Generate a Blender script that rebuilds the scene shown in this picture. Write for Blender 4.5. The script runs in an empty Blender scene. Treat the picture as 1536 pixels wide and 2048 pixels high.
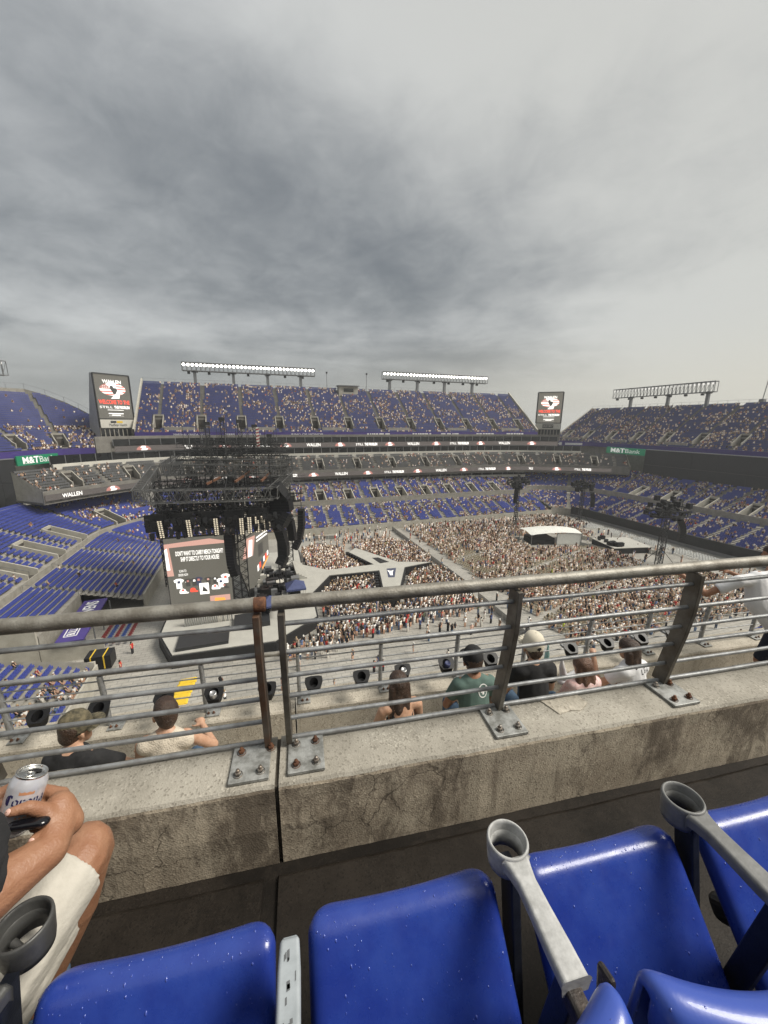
import bpy, math, random
import numpy as np
from math import sin, cos, radians, pi, atan2, sqrt, hypot
from mathutils import Vector, Matrix

random.seed(11)
rng = np.random.default_rng(11)
S = bpy.context.scene
C = S.collection

# ------------------------------------------------------------------ camera
EYE = Vector((0.0, 0.0, 31.0))
YAW, PITCH, ROLL = radians(19), radians(13), radians(0.4)
_f = Vector((sin(YAW) * cos(PITCH), cos(YAW) * cos(PITCH), -sin(PITCH)))
_r = Vector((cos(YAW), -sin(YAW), 0))
_u = _r.cross(_f)
_r2 = _r * cos(ROLL) + _u * sin(ROLL)
_u2 = _u * cos(ROLL) - _r * sin(ROLL)
cam_d = bpy.data.cameras.new('camera')
cam_d.sensor_fit = 'HORIZONTAL'
cam_d.sensor_width = 36
cam_d.lens = 18
cam_d.clip_start = 0.05
cam_d.clip_end = 5000
cam = bpy.data.objects.new('camera', cam_d)
C.objects.link(cam)
cam.matrix_world = Matrix(((_r2.x, _u2.x, -_f.x, EYE.x), (_r2.y, _u2.y, -_f.y, EYE.y),
                           (_r2.z, _u2.z, -_f.z, EYE.z), (0, 0, 0, 1)))
S.camera = cam

# ------------------------------------------------------------------ light
SUN_AZ, SUN_EL = radians(114), radians(50)      # azimuth from +y towards +x
w = bpy.data.worlds.new('World')
S.world = w
w.use_nodes = True
wn, wl = w.node_tree.nodes, w.node_tree.links
wn.clear()


def nd(tree, typ, **kw):
    n = tree.nodes.new(typ)
    for k, v in kw.items():
        setattr(n, k, v)
    return n


def math_node(tree, op, a, b=None, c=None, clamp=False):
    n = nd(tree, 'ShaderNodeMath', operation=op, use_clamp=clamp)
    for i, x in enumerate((a, b, c)):
        if x is None:
            continue
        if isinstance(x, (int, float)):
            n.inputs[i].default_value = x
        else:
            tree.links.new(x, n.inputs[i])
    return n.outputs[0]


def mix_col(tree, fac, a, b, blend='MIX'):
    n = nd(tree, 'ShaderNodeMix', data_type='RGBA', blend_type=blend)
    n.clamp_factor = True
    for sock, x in ((n.inputs[0], fac), (n.inputs[6], a), (n.inputs[7], b)):
        if isinstance(x, (int, float)):
            sock.default_value = x
        elif isinstance(x, (tuple, list)):
            sock.default_value = tuple(x) + ((1,) if len(x) == 3 else ())
        else:
            tree.links.new(x, sock)
    return n.outputs[2]


def smooth(tree, x, lo, hi):
    n = nd(tree, 'ShaderNodeMapRange', interpolation_type='SMOOTHSTEP')
    tree.links.new(x, n.inputs[0])
    n.inputs[1].default_value = lo
    n.inputs[2].default_value = hi
    return n.outputs[0]


T = w.node_tree
tc = nd(T, 'ShaderNodeTexCoord')
sep = nd(T, 'ShaderNodeSeparateXYZ')
wl.new(tc.outputs['Generated'], sep.inputs[0])
zc = math_node(T, 'MAXIMUM', sep.outputs[2], 0.0)
den = math_node(T, 'ADD', zc, 0.27)
px = math_node(T, 'DIVIDE', sep.outputs[0], den)
py = math_node(T, 'DIVIDE', sep.outputs[1], den)
# rotate so that cloud streets run away from the camera's lower left
ca, sa = cos(radians(-38)), sin(radians(-38))
qx = math_node(T, 'ADD', math_node(T, 'MULTIPLY', px, ca), math_node(T, 'MULTIPLY', py, -sa))
qy = math_node(T, 'ADD', math_node(T, 'MULTIPLY', px, sa), math_node(T, 'MULTIPLY', py, ca))


def sky_noise(sx, sy, detail, dist, off, rough=0.55):
    cb = nd(T, 'ShaderNodeCombineXYZ')
    wl.new(math_node(T, 'MULTIPLY_ADD', qx, sx, off), cb.inputs[0])
    wl.new(math_node(T, 'MULTIPLY_ADD', qy, sy, off * 1.7), cb.inputs[1])
    cb.inputs[2].default_value = off
    n = nd(T, 'ShaderNodeTexNoise')
    n.inputs['Scale'].default_value = 1.0
    n.inputs['Detail'].default_value = detail
    n.inputs['Roughness'].default_value = rough
    n.inputs['Distortion'].default_value = dist
    wl.new(cb.outputs[0], n.inputs['Vector'])
    return n.outputs[0]


big = sky_noise(0.50, 0.60, 3, 0.3, 5.7)
mid = sky_noise(2.1, 2.5, 6, 0.5, 7.3, 0.58)
fine = sky_noise(6.5, 5.4, 7, 0.4, 1.9, 0.64)
# how far a direction is from the veiled sun: the cover is thin on that side
sunv = (sin(SUN_AZ) * cos(SUN_EL), cos(SUN_AZ) * cos(SUN_EL), sin(SUN_EL))
dot = nd(T, 'ShaderNodeVectorMath', operation='DOT_PRODUCT')
wl.new(tc.outputs['Generated'], dot.inputs[0])
dot.inputs[1].default_value = sunv
sd = dot.outputs['Value']
dens = math_node(T, 'ADD', math_node(T, 'MULTIPLY', big, 0.80), math_node(T, 'MULTIPLY', mid, 0.50))
dens = math_node(T, 'ADD', dens, math_node(T, 'MULTIPLY', fine, 0.44))
dens = math_node(T, 'ADD', dens, math_node(T, 'MULTIPLY', smooth(T, sd, 0.05, 0.62), -0.50))
# the cover is lighter overhead and heaviest at middle height
dens = math_node(T, 'ADD', dens, math_node(T, 'MULTIPLY', smooth(T, sep.outputs[2], 0.48, 0.68), -0.36))
dens = math_node(T, 'ADD', dens, math_node(T, 'MULTIPLY', smooth(T, sep.outputs[2], 0.17, 0.34), 0.24))
# low layers stacked one behind the other towards the horizon
cbz = nd(T, 'ShaderNodeCombineXYZ')
wl.new(math_node(T, 'MULTIPLY', sep.outputs[0], 1.5), cbz.inputs[0])
wl.new(math_node(T, 'MULTIPLY', sep.outputs[1], 1.5), cbz.inputs[1])
wl.new(math_node(T, 'MULTIPLY', sep.outputs[2], 11.0), cbz.inputs[2])
nz = nd(T, 'ShaderNodeTexNoise')
nz.inputs['Scale'].default_value = 1.0
nz.inputs['Detail'].default_value = 5
nz.inputs['Distortion'].default_value = 0.5
wl.new(cbz.outputs[0], nz.inputs['Vector'])
lay = math_node(T, 'MULTIPLY', math_node(T, 'SUBTRACT', nz.outputs[0], 0.5), smooth(T, sep.outputs[2], 0.36, 0.12))
dens = math_node(T, 'ADD', dens, math_node(T, 'MULTIPLY', lay, 1.5))
cover = smooth(T, dens, 0.38, 1.38)
pale = mix_col(T, smooth(T, sd, 0.0, 0.7), (0.212, 0.217, 0.216), (0.208, 0.208, 0.195))
cloud = mix_col(T, cover, pale, (0.058, 0.063, 0.068))
# thick, far air near the horizon evens the cover out
hz = smooth(T, sep.outputs[2], 0.23, 0.02)
hcol = mix_col(T, smooth(T, sd, -0.25, 0.45), (0.125, 0.130, 0.128), (0.222, 0.217, 0.193))
cloud = mix_col(T, math_node(T, 'MULTIPLY', hz, 0.9), cloud, hcol)
sky = nd(T, 'ShaderNodeTexSky', sky_type='NISHITA', sun_disc=False)
sky.sun_elevation = SUN_EL
sky.sun_rotation = SUN_AZ
sky.air_density = 1.5
sky.dust_density = 4.0
bg_s = nd(T, 'ShaderNodeBackground')
bg_s.inputs[1].default_value = 0.05
wl.new(sky.outputs[0], bg_s.inputs[0])
bg_c = nd(T, 'ShaderNodeBackground')
bg_c.inputs[1].default_value = 1.0
wl.new(cloud, bg_c.inputs[0])
mx = nd(T, 'ShaderNodeMixShader')
mx.inputs[0].default_value = 0.93
wl.new(bg_s.outputs[0], mx.inputs[1])
wl.new(bg_c.outputs[0], mx.inputs[2])
wo = nd(T, 'ShaderNodeOutputWorld')
wl.new(mx.outputs[0], wo.inputs[0])

sun_d = bpy.data.lights.new('sun', 'SUN')
sun_d.energy = 1.5
sun_d.angle = radians(24)
sun_d.color = (1.0, 0.95, 0.86)
sun = bpy.data.objects.new('sun', sun_d)
C.objects.link(sun)
sun.rotation_euler = Vector(sunv).to_track_quat('Z', 'Y').to_euler()
sun['kind'] = 'helper'

S.view_settings.view_transform = 'Standard'
S.view_settings.look = 'None'
S.view_settings.exposure = 1.6
S.view_settings.gamma = 1.0
S.view_settings.use_curve_mapping = False
S.render.engine = 'CYCLES'
S.cycles.use_denoising = True
S.cycles.max_bounces = 6
S.cycles.diffuse_bounces = 3
S.cycles.glossy_bounces = 3
S.cycles.caustics_reflective = False
S.cycles.caustics_refractive = False


# ------------------------------------------------------------------ materials
def principled(name):
    m = bpy.data.materials.new(name)
    m.use_nodes = True
    t = m.node_tree
    return m, t, t.nodes['Principled BSDF']


def mat(name, col, rough=0.6, metal=0.0, var=0.0, scale=8.0, col2=None, bump=0.0, bscale=None, spec=0.5, coat=0.0, rvar=0.0):
    """a plain painted / cast / woven surface with a little uneven colour and relief of its own"""
    m, t, b = principled(name)
    b.inputs['Roughness'].default_value = rough
    b.inputs['Metallic'].default_value = metal
    b.inputs['Specular IOR Level'].default_value = spec
    b.inputs['Coat Weight'].default_value = coat
    b.inputs['Base Color'].default_value = tuple(col) + (1,)
    if var or col2:
        c = nd(t, 'ShaderNodeTexCoord')
        n = nd(t, 'ShaderNodeTexNoise')
        n.inputs['Scale'].default_value = scale
        n.inputs['Detail'].default_value = 5
        n.inputs['Roughness'].default_value = 0.62
        t.links.new(c.outputs['Object'], n.inputs['Vector'])
        f = smooth(t, n.outputs[0], 0.3, 0.7)
        c2 = col2 if col2 else tuple(x * (1 - var) for x in col)
        t.links.new(mix_col(t, f, tuple(col), tuple(c2)), b.inputs['Base Color'])
    if rvar:
        c = nd(t, 'ShaderNodeTexCoord')
        n = nd(t, 'ShaderNodeTexNoise')
        n.inputs['Scale'].default_value = scale * 2.5
        n.inputs['Detail'].default_value = 7
        n.inputs['Roughness'].default_value = 0.7
        t.links.new(c.outputs['Object'], n.inputs['Vector'])
        mr = nd(t, 'ShaderNodeMapRange')
        mr.inputs[1].default_value, mr.inputs[2].default_value = 0.3, 0.7
        mr.inputs[3].default_value, mr.inputs[4].default_value = rough - rvar, rough + rvar
        t.links.new(n.outputs[0], mr.inputs[0])
        t.links.new(mr.outputs[0], b.inputs['Roughness'])
    if bump:
        c = nd(t, 'ShaderNodeTexCoord')
        n = nd(t, 'ShaderNodeTexNoise')
        n.inputs['Scale'].default_value = bscale or scale * 6
        n.inputs['Detail'].default_value = 4
        t.links.new(c.outputs['Object'], n.inputs['Vector'])
        bp = nd(t, 'ShaderNodeBump')
        bp.inputs['Strength'].default_value = bump
        bp.inputs['Distance'].default_value = 0.01
        t.links.new(n.outputs[0], bp.inputs['Height'])
        t.links.new(bp.outputs[0], b.inputs['Normal'])
    return m


def emit(name, col, strength=1.0):
    m, t, b = principled(name)
    b.inputs['Base Color'].default_value = (0.02, 0.02, 0.02, 1)
    b.inputs['Emission Color'].default_value = tuple(col) + (1,)
    b.inputs['Emission Strength'].default_value = strength
    b.inputs['Roughness'].default_value = 0.5
    return m


def attr_mat(name, rough=0.8):
    m, t, b = principled(name)
    a = nd(t, 'ShaderNodeAttribute', attribute_name='Col')
    t.links.new(a.outputs['Color'], b.inputs['Base Color'])
    b.inputs['Roughness'].default_value = rough
    b.inputs['Specular IOR Level'].default_value = 0.2
    return m


def weathered(name, base, light, dark, stain, rough=0.85, spec=0.5, speck=60.0, crack=0.0, bump=0.35, stain_scale=1.6, drip=True):
    """bare concrete: aggregate specks, pale bloom, dark algae patches with drips, hairline cracks"""
    m, t, b = principled(name)
    c = nd(t, 'ShaderNodeTexCoord')
    V = c.outputs['Object']

    def noise(scale, detail=6, rough_=0.65, dist=0.0, vec=V):
        n = nd(t, 'ShaderNodeTexNoise')
        n.inputs['Scale'].default_value = scale
        n.inputs['Detail'].default_value = detail
        n.inputs['Roughness'].default_value = rough_
        n.inputs['Distortion'].default_value = dist
        t.links.new(vec, n.inputs['Vector'])
        return n.outputs[0]
    col = mix_col(t, smooth(t, noise(5, 8), 0.32, 0.68), base, light)
    vo = nd(t, 'ShaderNodeTexVoronoi')
    vo.inputs['Scale'].default_value = speck
    t.links.new(V, vo.inputs['Vector'])
    sepc = nd(t, 'ShaderNodeSeparateColor')
    t.links.new(vo.outputs['Color'], sepc.inputs[0])
    col = mix_col(t, math_node(t, 'MULTIPLY', smooth(t, sepc.outputs[0], 0.72, 0.95), math_node(t, 'MULTIPLY', smooth(t, noise(7, 4), 0.35, 0.65), 0.5)), col, tuple(min(1, x * 1.45) for x in light))
    col = mix_col(t, math_node(t, 'MULTIPLY', smooth(t, sepc.outputs[1], 0.80, 0.97), 0.6), col, dark)
    mp = nd(t, 'ShaderNodeMapping')
    mp.inputs['Scale'].default_value = (1, 1, 0.55 if drip else 1)
    t.links.new(V, mp.inputs[0])
    st = math_node(t, 'ADD', math_node(t, 'MULTIPLY', noise(stain_scale, 3, 0.5, 0.4, mp.outputs[0]), 0.6),
                   math_node(t, 'MULTIPLY', noise(stain_scale * 9, 8, 0.75, 0.6, mp.outputs[0]), 0.4))
    stf = smooth(t, st, stain[0], stain[1])
    if drip:
        m2 = nd(t, 'ShaderNodeMapping')
        m2.inputs['Scale'].default_value = (1, 1, 0.10)
        t.links.new(V, m2.inputs[0])
        run_ = math_node(t, 'MULTIPLY', smooth(t, noise(17, 5, 0.6, 0.3, m2.outputs[0]), 0.52, 0.72), smooth(t, noise(2.6, 3), 0.42, 0.62))
        col = mix_col(t, math_node(t, 'MULTIPLY', run_, 0.55), col, tuple(x * 1.4 for x in dark))
    col = mix_col(t, math_node(t, 'MULTIPLY', stf, stain[2]), col, dark)
    if crack:
        v2 = nd(t, 'ShaderNodeTexVoronoi', feature='DISTANCE_TO_EDGE')
        v2.inputs['Scale'].default_value = 5.5
        wv = nd(t, 'ShaderNodeVectorMath', operation='ADD')
        ns = nd(t, 'ShaderNodeTexNoise')
        ns.inputs['Scale'].default_value = 7
        ns.inputs['Detail'].default_value = 5
        t.links.new(V, ns.inputs['Vector'])
        sc = nd(t, 'ShaderNodeVectorMath', operation='SCALE')
        sc.inputs['Scale'].default_value = 0.16
        t.links.new(ns.outputs['Color'], sc.inputs[0])
        t.links.new(V, wv.inputs[0])
        t.links.new(sc.outputs[0], wv.inputs[1])
        t.links.new(wv.outputs[0], v2.inputs['Vector'])
        ck = math_node(t, 'SUBTRACT', 1.0, smooth(t, v2.outputs['Distance'], 0.0, 0.018))
        ck = math_node(t, 'MULTIPLY', ck, smooth(t, noise(2.2, 2), 0.48, 0.62))
        col = mix_col(t, math_node(t, 'MULTIPLY', ck, crack), col, tuple(x * 0.45 for x in dark))
    t.links.new(col, b.inputs['Base Color'])
    b.inputs['Roughness'].default_value = rough
    b.inputs['Specular IOR Level'].default_value = spec
    hgt = math_node(t, 'ADD', math_node(t, 'MULTIPLY', noise(90, 6), 0.6), math_node(t, 'MULTIPLY', vo.outputs['Distance'], 0.8))
    bp = nd(t, 'ShaderNodeBump')
    bp.inputs['Strength'].default_value = bump
    bp.inputs['Distance'].default_value = 0.006
    t.links.new(hgt, bp.inputs['Height'])
    t.links.new(bp.outputs[0], b.inputs['Normal'])
    return m


M = {}
M['wall_top'] = weathered('worn_concrete_top', (0.26, 0.24, 0.20), (0.36, 0.335, 0.285), (0.14, 0.125, 0.10), (0.54, 0.74, 0.5), speck=150, bump=0.28, stain_scale=3.0, drip=False)
M['wall_face'] = weathered('stained_concrete_face', (0.36, 0.30, 0.225), (0.52, 0.45, 0.345), (0.110, 0.086, 0.063), (0.47, 0.58, 0.80), speck=160, crack=0.8, bump=0.18, stain_scale=1.5)
M['curb'] = weathered('pale_concrete', (0.36, 0.325, 0.265), (0.45, 0.41, 0.34), (0.19, 0.165, 0.13), (0.55, 0.75, 0.5), speck=80, bump=0.5, stain_scale=2.0)
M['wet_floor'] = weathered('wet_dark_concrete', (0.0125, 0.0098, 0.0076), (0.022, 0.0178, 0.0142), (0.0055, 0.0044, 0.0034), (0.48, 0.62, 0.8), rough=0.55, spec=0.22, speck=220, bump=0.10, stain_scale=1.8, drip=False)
M['joint'] = mat('joint_sealant', (0.10, 0.085, 0.065), 0.8, var=0.5, scale=30)
M['galv'] = mat('galvanised_steel', (0.40, 0.41, 0.415), 0.5, 0.45, col2=(0.25, 0.25, 0.245), scale=22, bump=0.12, bscale=160)
M['galv_rail'] = mat('weathered_galvanised_tube', (0.30, 0.285, 0.25), 0.55, 0.4, col2=(0.16, 0.145, 0.12), scale=14, bump=0.2, bscale=120)
M['galv_post'] = mat('tarnished_steel_post', (0.19, 0.175, 0.15), 0.5, 0.55, col2=(0.11, 0.095, 0.075), scale=12, bump=0.15, bscale=120)
M['plate'] = mat('galvanised_plate', (0.42, 0.425, 0.41), 0.55, 0.45, col2=(0.20, 0.20, 0.185), scale=26, bump=0.15, bscale=150)
M['rust'] = mat('rusted_steel', (0.17, 0.075, 0.035), 0.85, 0.1, col2=(0.07, 0.03, 0.018), scale=40, bump=0.3, bscale=200)
M['bolt'] = mat('zinc_bolt', (0.36, 0.34, 0.31), 0.45, 0.8, col2=(0.20, 0.15, 0.11), scale=60)
M['seat_blue'] = mat('glossy_blue_plastic', (0.014, 0.032, 0.215), 0.30, 0.0, col2=(0.022, 0.050, 0.265), scale=9, bump=0.035, bscale=160, coat=0.08, rvar=.10)
M['seat_back'] = mat('faded_blue_plastic', (0.038, 0.080, 0.36), 0.36, 0.0, col2=(0.030, 0.060, 0.32), scale=6, bump=0.03, bscale=140, coat=0.2)
M['arm_pale'] = mat('worn_pale_plastic', (0.46, 0.46, 0.45), 0.55, 0, col2=(0.29, 0.29, 0.28), scale=38, bump=0.1, bscale=90)
M['arm_grey'] = mat('grey_plastic', (0.19, 0.19, 0.185), 0.5, 0, col2=(0.135, 0.135, 0.13), scale=25, bump=0.1, bscale=90)
M['arm_black'] = mat('charcoal_plastic', (0.045, 0.045, 0.045), 0.42, 0, col2=(0.065, 0.065, 0.062), scale=14, bump=0.1, bscale=90)
M['arm_blue'] = mat('bleached_steel_plastic', (0.34, 0.37, 0.39), 0.5, 0, col2=(0.25, 0.275, 0.29), scale=20)
M['navy_metal'] = mat('dark_navy_casting', (0.016, 0.019, 0.028), 0.42, 0.2, var=0.4, scale=30, bump=0.1)
M['black_plastic'] = mat('black_plastic', (0.012, 0.012, 0.013), 0.45, 0, var=0.3, scale=40, spec=0.3)
M['dark_grey'] = mat('dark_grey_plastic', (0.06, 0.062, 0.066), 0.55, 0, var=0.25, scale=20)
M['water'] = mat('water_drop', (0.06, 0.09, 0.35), 0.03, 0.0, spec=0.8)
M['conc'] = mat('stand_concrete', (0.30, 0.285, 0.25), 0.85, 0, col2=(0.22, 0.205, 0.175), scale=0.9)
M['conc_dark'] = mat('shaded_side_concrete', (0.20, 0.19, 0.17), 0.85, 0, col2=(0.14, 0.132, 0.118), scale=0.7)  # darker copy of the stand concrete, shade between seat rows put into its colour
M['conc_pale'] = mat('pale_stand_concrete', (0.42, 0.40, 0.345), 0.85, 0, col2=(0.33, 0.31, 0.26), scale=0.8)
M['white_wall'] = mat('cream_painted_wall', (0.56, 0.54, 0.48), 0.8, 0, var=0.15, scale=0.6)
M['stand_seat'] = mat('stand_seat_blue', (0.045, 0.060, 0.25), 0.4, 0, col2=(0.056, 0.076, 0.30), scale=0.5)
M['stand_seat_deep'] = mat('stand_seat_deep_blue', (0.040, 0.047, 0.150), 0.4, 0, col2=(0.050, 0.060, 0.19), scale=0.5)
M['stand_seat_grey'] = mat('stand_seat_grey', (0.075, 0.077, 0.08), 0.45, 0, col2=(0.10, 0.10, 0.10), scale=0.5)
M['crowd'] = attr_mat('clothes_and_skin', 0.85)
M['truss'] = mat('aluminium_truss', (0.15, 0.15, 0.145), 0.5, 0.5, var=0.3, scale=1.0)
M['truss_black'] = mat('black_truss', (0.032, 0.032, 0.033), 0.55, 0.2, var=0.3, scale=1.0)
M['black'] = mat('black_cloth', (0.012, 0.012, 0.013), 0.75, 0, var=0.3, scale=2)
M['doorway'] = mat('passage_shade', (0.055, 0.048, 0.040), 0.9)  # dark colour stands in for the shade inside the entrances
M['steel_pale'] = mat('pale_metal_cladding', (0.36, 0.37, 0.38), 0.5, 0.2, var=0.15, scale=.5)
M['steel_grey'] = mat('painted_steel_grey', (0.20, 0.205, 0.21), 0.5, 0.3, var=0.2, scale=1)
M['board_dark'] = mat('switched_off_board', (0.022, 0.023, 0.025), 0.55, 0, var=0.15, scale=0.2)
M['glass_dark'] = mat('dark_suite_glass', (0.018, 0.019, 0.020), 0.12, 0, var=0.3, scale=0.3)
M['floor_panel'] = None
M['white_chair'] = mat('white_plastic_chair', (0.70, 0.70, 0.67), 0.5, 0, var=0.1, scale=3)
M['beige_chair'] = mat('beige_folding_chair', (0.42, 0.36, 0.25), 0.55, 0, var=0.2, scale=3)
M['tent_white'] = mat('white_tent_cloth', (0.66, 0.66, 0.62), 0.8, 0, var=0.15, scale=1.5)
M['tent_blue'] = mat('blue_tent_cloth', (0.05, 0.065, 0.16), 0.7, 0, var=0.2, scale=2)
M['stage_deck'] = mat('grey_stage_deck', (0.42, 0.41, 0.37), 0.6, 0, var=0.12, scale=0.6)
M['purple'] = mat('purple_tarpaulin', (0.055, 0.035, 0.19), 0.55, 0, var=0.15, scale=1)
M['white_paint'] = mat('white_lettering', (0.75, 0.75, 0.73), 0.6)
M['green_sign'] = mat('green_sign_face', (0.012, 0.17, 0.085), 0.45)
M['sign_white'] = mat('brightened_sign_lettering', (0.75, 0.75, 0.73), 0.5)
for k_, c_, e_ in (('green_sign', (0.01, 0.16, 0.08), .12), ('sign_white', (1, 1, .96), .10)):  # glow added to brighten the bank signs' faces and letters
    b_ = M[k_].node_tree.nodes['Principled BSDF']
    b_.inputs['Emission Color'].default_value = c_ + (1,)
    b_.inputs['Emission Strength'].default_value = e_
M['yellow'] = mat('yellow_ramp', (0.70, 0.47, 0.03), 0.6, 0, var=0.12, scale=2)
M['lamp_on'] = emit('lit_floodlight', (1.0, 0.96, 0.86), 4.0)
M['lamp_dim'] = emit('dimmed_floodlight', (1.0, 0.97, 0.90), 0.30)
M['lamp_warm'] = emit('lit_warm_cell', (1.0, 0.86, 0.62), 0.30)
M['led_bg'] = emit('led_board_ground', (0.135, 0.125, 0.10), 0.366)
M['led_ribbon'] = emit('led_ribbon_ground', (0.105, 0.088, 0.078), 0.352)
M['led_white'] = emit('led_white', (1.0, 0.96, 0.88), 0.539)
M['led_red'] = emit('led_red', (0.95, 0.085, 0.045), 0.519)
M['led_pink'] = emit('led_pale_red', (0.80, 0.33, 0.27), 0.264)
M['led_dark'] = emit('led_dark', (0.075, 0.07, 0.06), 0.293)
M['led_orange'] = emit('led_orange', (1.0, 0.36, 0.06), 0.519)
M['led_rose'] = emit('led_rose', (0.85, 0.48, 0.38), 0.305)
M['led_blue'] = emit('led_blue_grey', (0.06, 0.07, 0.13), 0.293)
for nm, c, r in (('skin_tan', (0.31, 0.160, 0.092), 0.5), ('skin_fair', (0.50, 0.31, 0.21), 0.5), ('skin_red', (0.40, 0.20, 0.125), 0.5)):
    M[nm] = mat(nm, c, r, 0, col2=tuple(x * k for x, k in zip(c, (0.86, 0.77, 0.72))), scale=26, bump=0.22, bscale=220)
M['nail'] = mat('finger_nail', (0.60, 0.38, 0.31), 0.3)
M['cloth_black'] = mat('black_tee', (0.010, 0.010, 0.011), 0.9, 0, col2=(0.017, 0.017, 0.018), scale=18, bump=0.5, bscale=22)
M['cloth_white'] = mat('white_tee', (0.66, 0.66, 0.67), 0.9, 0, var=0.08, scale=10, bump=0.6, bscale=16)
M['cloth_cream'] = mat('cream_knit', (0.60, 0.53, 0.43), 0.95, 0, var=0.15, scale=30, bump=0.8, bscale=90)
M['cloth_green'] = mat('sage_green_tee', (0.095, 0.15, 0.13), 0.9, 0, var=0.15, scale=14, bump=0.5, bscale=20)
M['cloth_pink'] = mat('pale_pink_cloth', (0.62, 0.36, 0.34), 0.9, 0, col2=(0.70, 0.58, 0.55), scale=40, bump=0.5, bscale=30)
M['shorts_white'] = mat('off_white_twill', (0.52, 0.49, 0.43), 0.9, 0, col2=(0.43, 0.405, 0.35), scale=12, bump=0.55, bscale=28)
M['denim'] = mat('blue_denim', (0.07, 0.12, 0.19), 0.9, 0, var=0.3, scale=14, bump=0.3)
M['navy_cloth'] = mat('navy_cloth', (0.014, 0.018, 0.035), 0.9, 0, var=0.3, scale=10)
M['hair_brown'] = mat('dark_brown_hair', (0.030, 0.016, 0.010), 0.42, 0, col2=(0.055, 0.030, 0.018), scale=30, bump=1.0, bscale=120)
M['hair_auburn'] = mat('auburn_hair', (0.075, 0.036, 0.020), 0.45, 0, col2=(0.14, 0.072, 0.042), scale=26, bump=1.0, bscale=110)
M['cap_black'] = mat('black_cap', (0.012, 0.012, 0.013), 0.9, 0, var=0.3, scale=20)
M['cap_cream'] = mat('cream_cap', (0.58, 0.53, 0.43), 0.9, 0, var=0.1, scale=20)
M['camo'] = mat('camouflage_cloth', (0.15, 0.125, 0.075), 0.9, 0, col2=(0.035, 0.032, 0.02), scale=22, bump=0.3)
M['watch'] = mat('black_watch', (0.006, 0.006, 0.008), 0.12, 0)
M['can'] = mat('can_white', (0.62, 0.62, 0.66), 0.22, 0.35, var=0.05, scale=10, coat=0.3)
M['can_metal'] = mat('can_aluminium', (0.72, 0.71, 0.68), 0.22, 1.0)
M['ink_navy'] = mat('navy_ink', (0.018, 0.018, 0.085), 0.4)
M['ink_copper'] = mat('copper_ink', (0.50, 0.24, 0.13), 0.4)


def mk_floor():
    m, t, b = principled('floor_cover_panels')
    c = nd(t, 'ShaderNodeTexCoord')
    br = nd(t, 'ShaderNodeTexBrick')
    br.inputs['Scale'].default_value = 0.42
    br.inputs['Color1'].default_value = (0.33, 0.315, 0.28, 1)
    br.inputs['Color2'].default_value = (0.39, 0.37, 0.33, 1)
    br.inputs['Mortar'].default_value = (0.23, 0.22, 0.20, 1)
    br.inputs['Mortar Size'].default_value = 0.02
    t.links.new(c.outputs['Object'], br.inputs['Vector'])
    n = nd(t, 'ShaderNodeTexNoise')
    n.inputs['Scale'].default_value = 0.16
    n.inputs['Detail'].default_value = 9
    n.inputs['Roughness'].default_value = 0.7
    t.links.new(c.outputs['Object'], n.inputs['Vector'])
    t.links.new(mix_col(t, math_node(t, 'MULTIPLY', smooth(t, n.outputs[0], 0.35, 0.7), 0.55), br.outputs['Color'], (0.17, 0.165, 0.15)), b.inputs['Base Color'])
    n2 = nd(t, 'ShaderNodeTexNoise')
    n2.inputs['Scale'].default_value = 0.09
    n2.inputs['Detail'].default_value = 6
    t.links.new(c.outputs['Object'], n2.inputs['Vector'])
    rr = nd(t, 'ShaderNodeMapRange')
    t.links.new(n2.outputs[0], rr.inputs[0])
    rr.inputs[1].default_value = 0.35
    rr.inputs[2].default_value = 0.65
    rr.inputs[3].default_value = 0.30
    rr.inputs[4].default_value = 0.62
    t.links.new(rr.outputs[0], b.inputs['Roughness'])
    return m


M['floor_panel'] = mk_floor()


# ------------------------------------------------------------------ helpers
AZ = radians(6.8)                       # our block of the upper deck is turned this far
NV = Vector((sin(AZ), cos(AZ), 0))      # out over the field
UV = Vector((cos(AZ), -sin(AZ), 0))     # along our row


def near(u, v, z):
    """our row's own axes (along the row, outwards, up from eye level) to the world"""
    return EYE + UV * u + NV * v + Vector((0, 0, z))


BASE = {}                               # thing -> (base in its own axes)


def props(o, label=None, cat=None, group=None, kind=None):
    for k, v in (('label', label), ('category', cat), ('group', group), ('kind', kind)):
        if v:
            o[k] = v
    return o


def thing(name, label, cat, base=(0, 0, 0), group=None, frame='world', kind=None):
    o = bpy.data.objects.new(name, None)
    o.empty_display_size = 0.2
    C.objects.link(o)
    if frame == 'near':
        o.location = near(*base)
        o.rotation_euler = (0, 0, -AZ)
    else:
        o.location = base
    BASE[o.name] = Vector(base)
    return props(o, label, cat, group, kind)


def add_obj(name, me, parent=None, mt=None, frame='world', loc=(0, 0, 0), rot=(0, 0, 0)):
    o = bpy.data.objects.new(name, me)
    C.objects.link(o)
    if mt is not None and me is not None and len(me.materials) == 0:
        me.materials.append(M[mt] if isinstance(mt, str) else mt)
    o.location = loc
    o.rotation_euler = rot
    if parent is not None:
        o.parent = parent
    return o


def root_of(o):
    while o.parent is not None:
        o = o.parent
    return o


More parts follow.
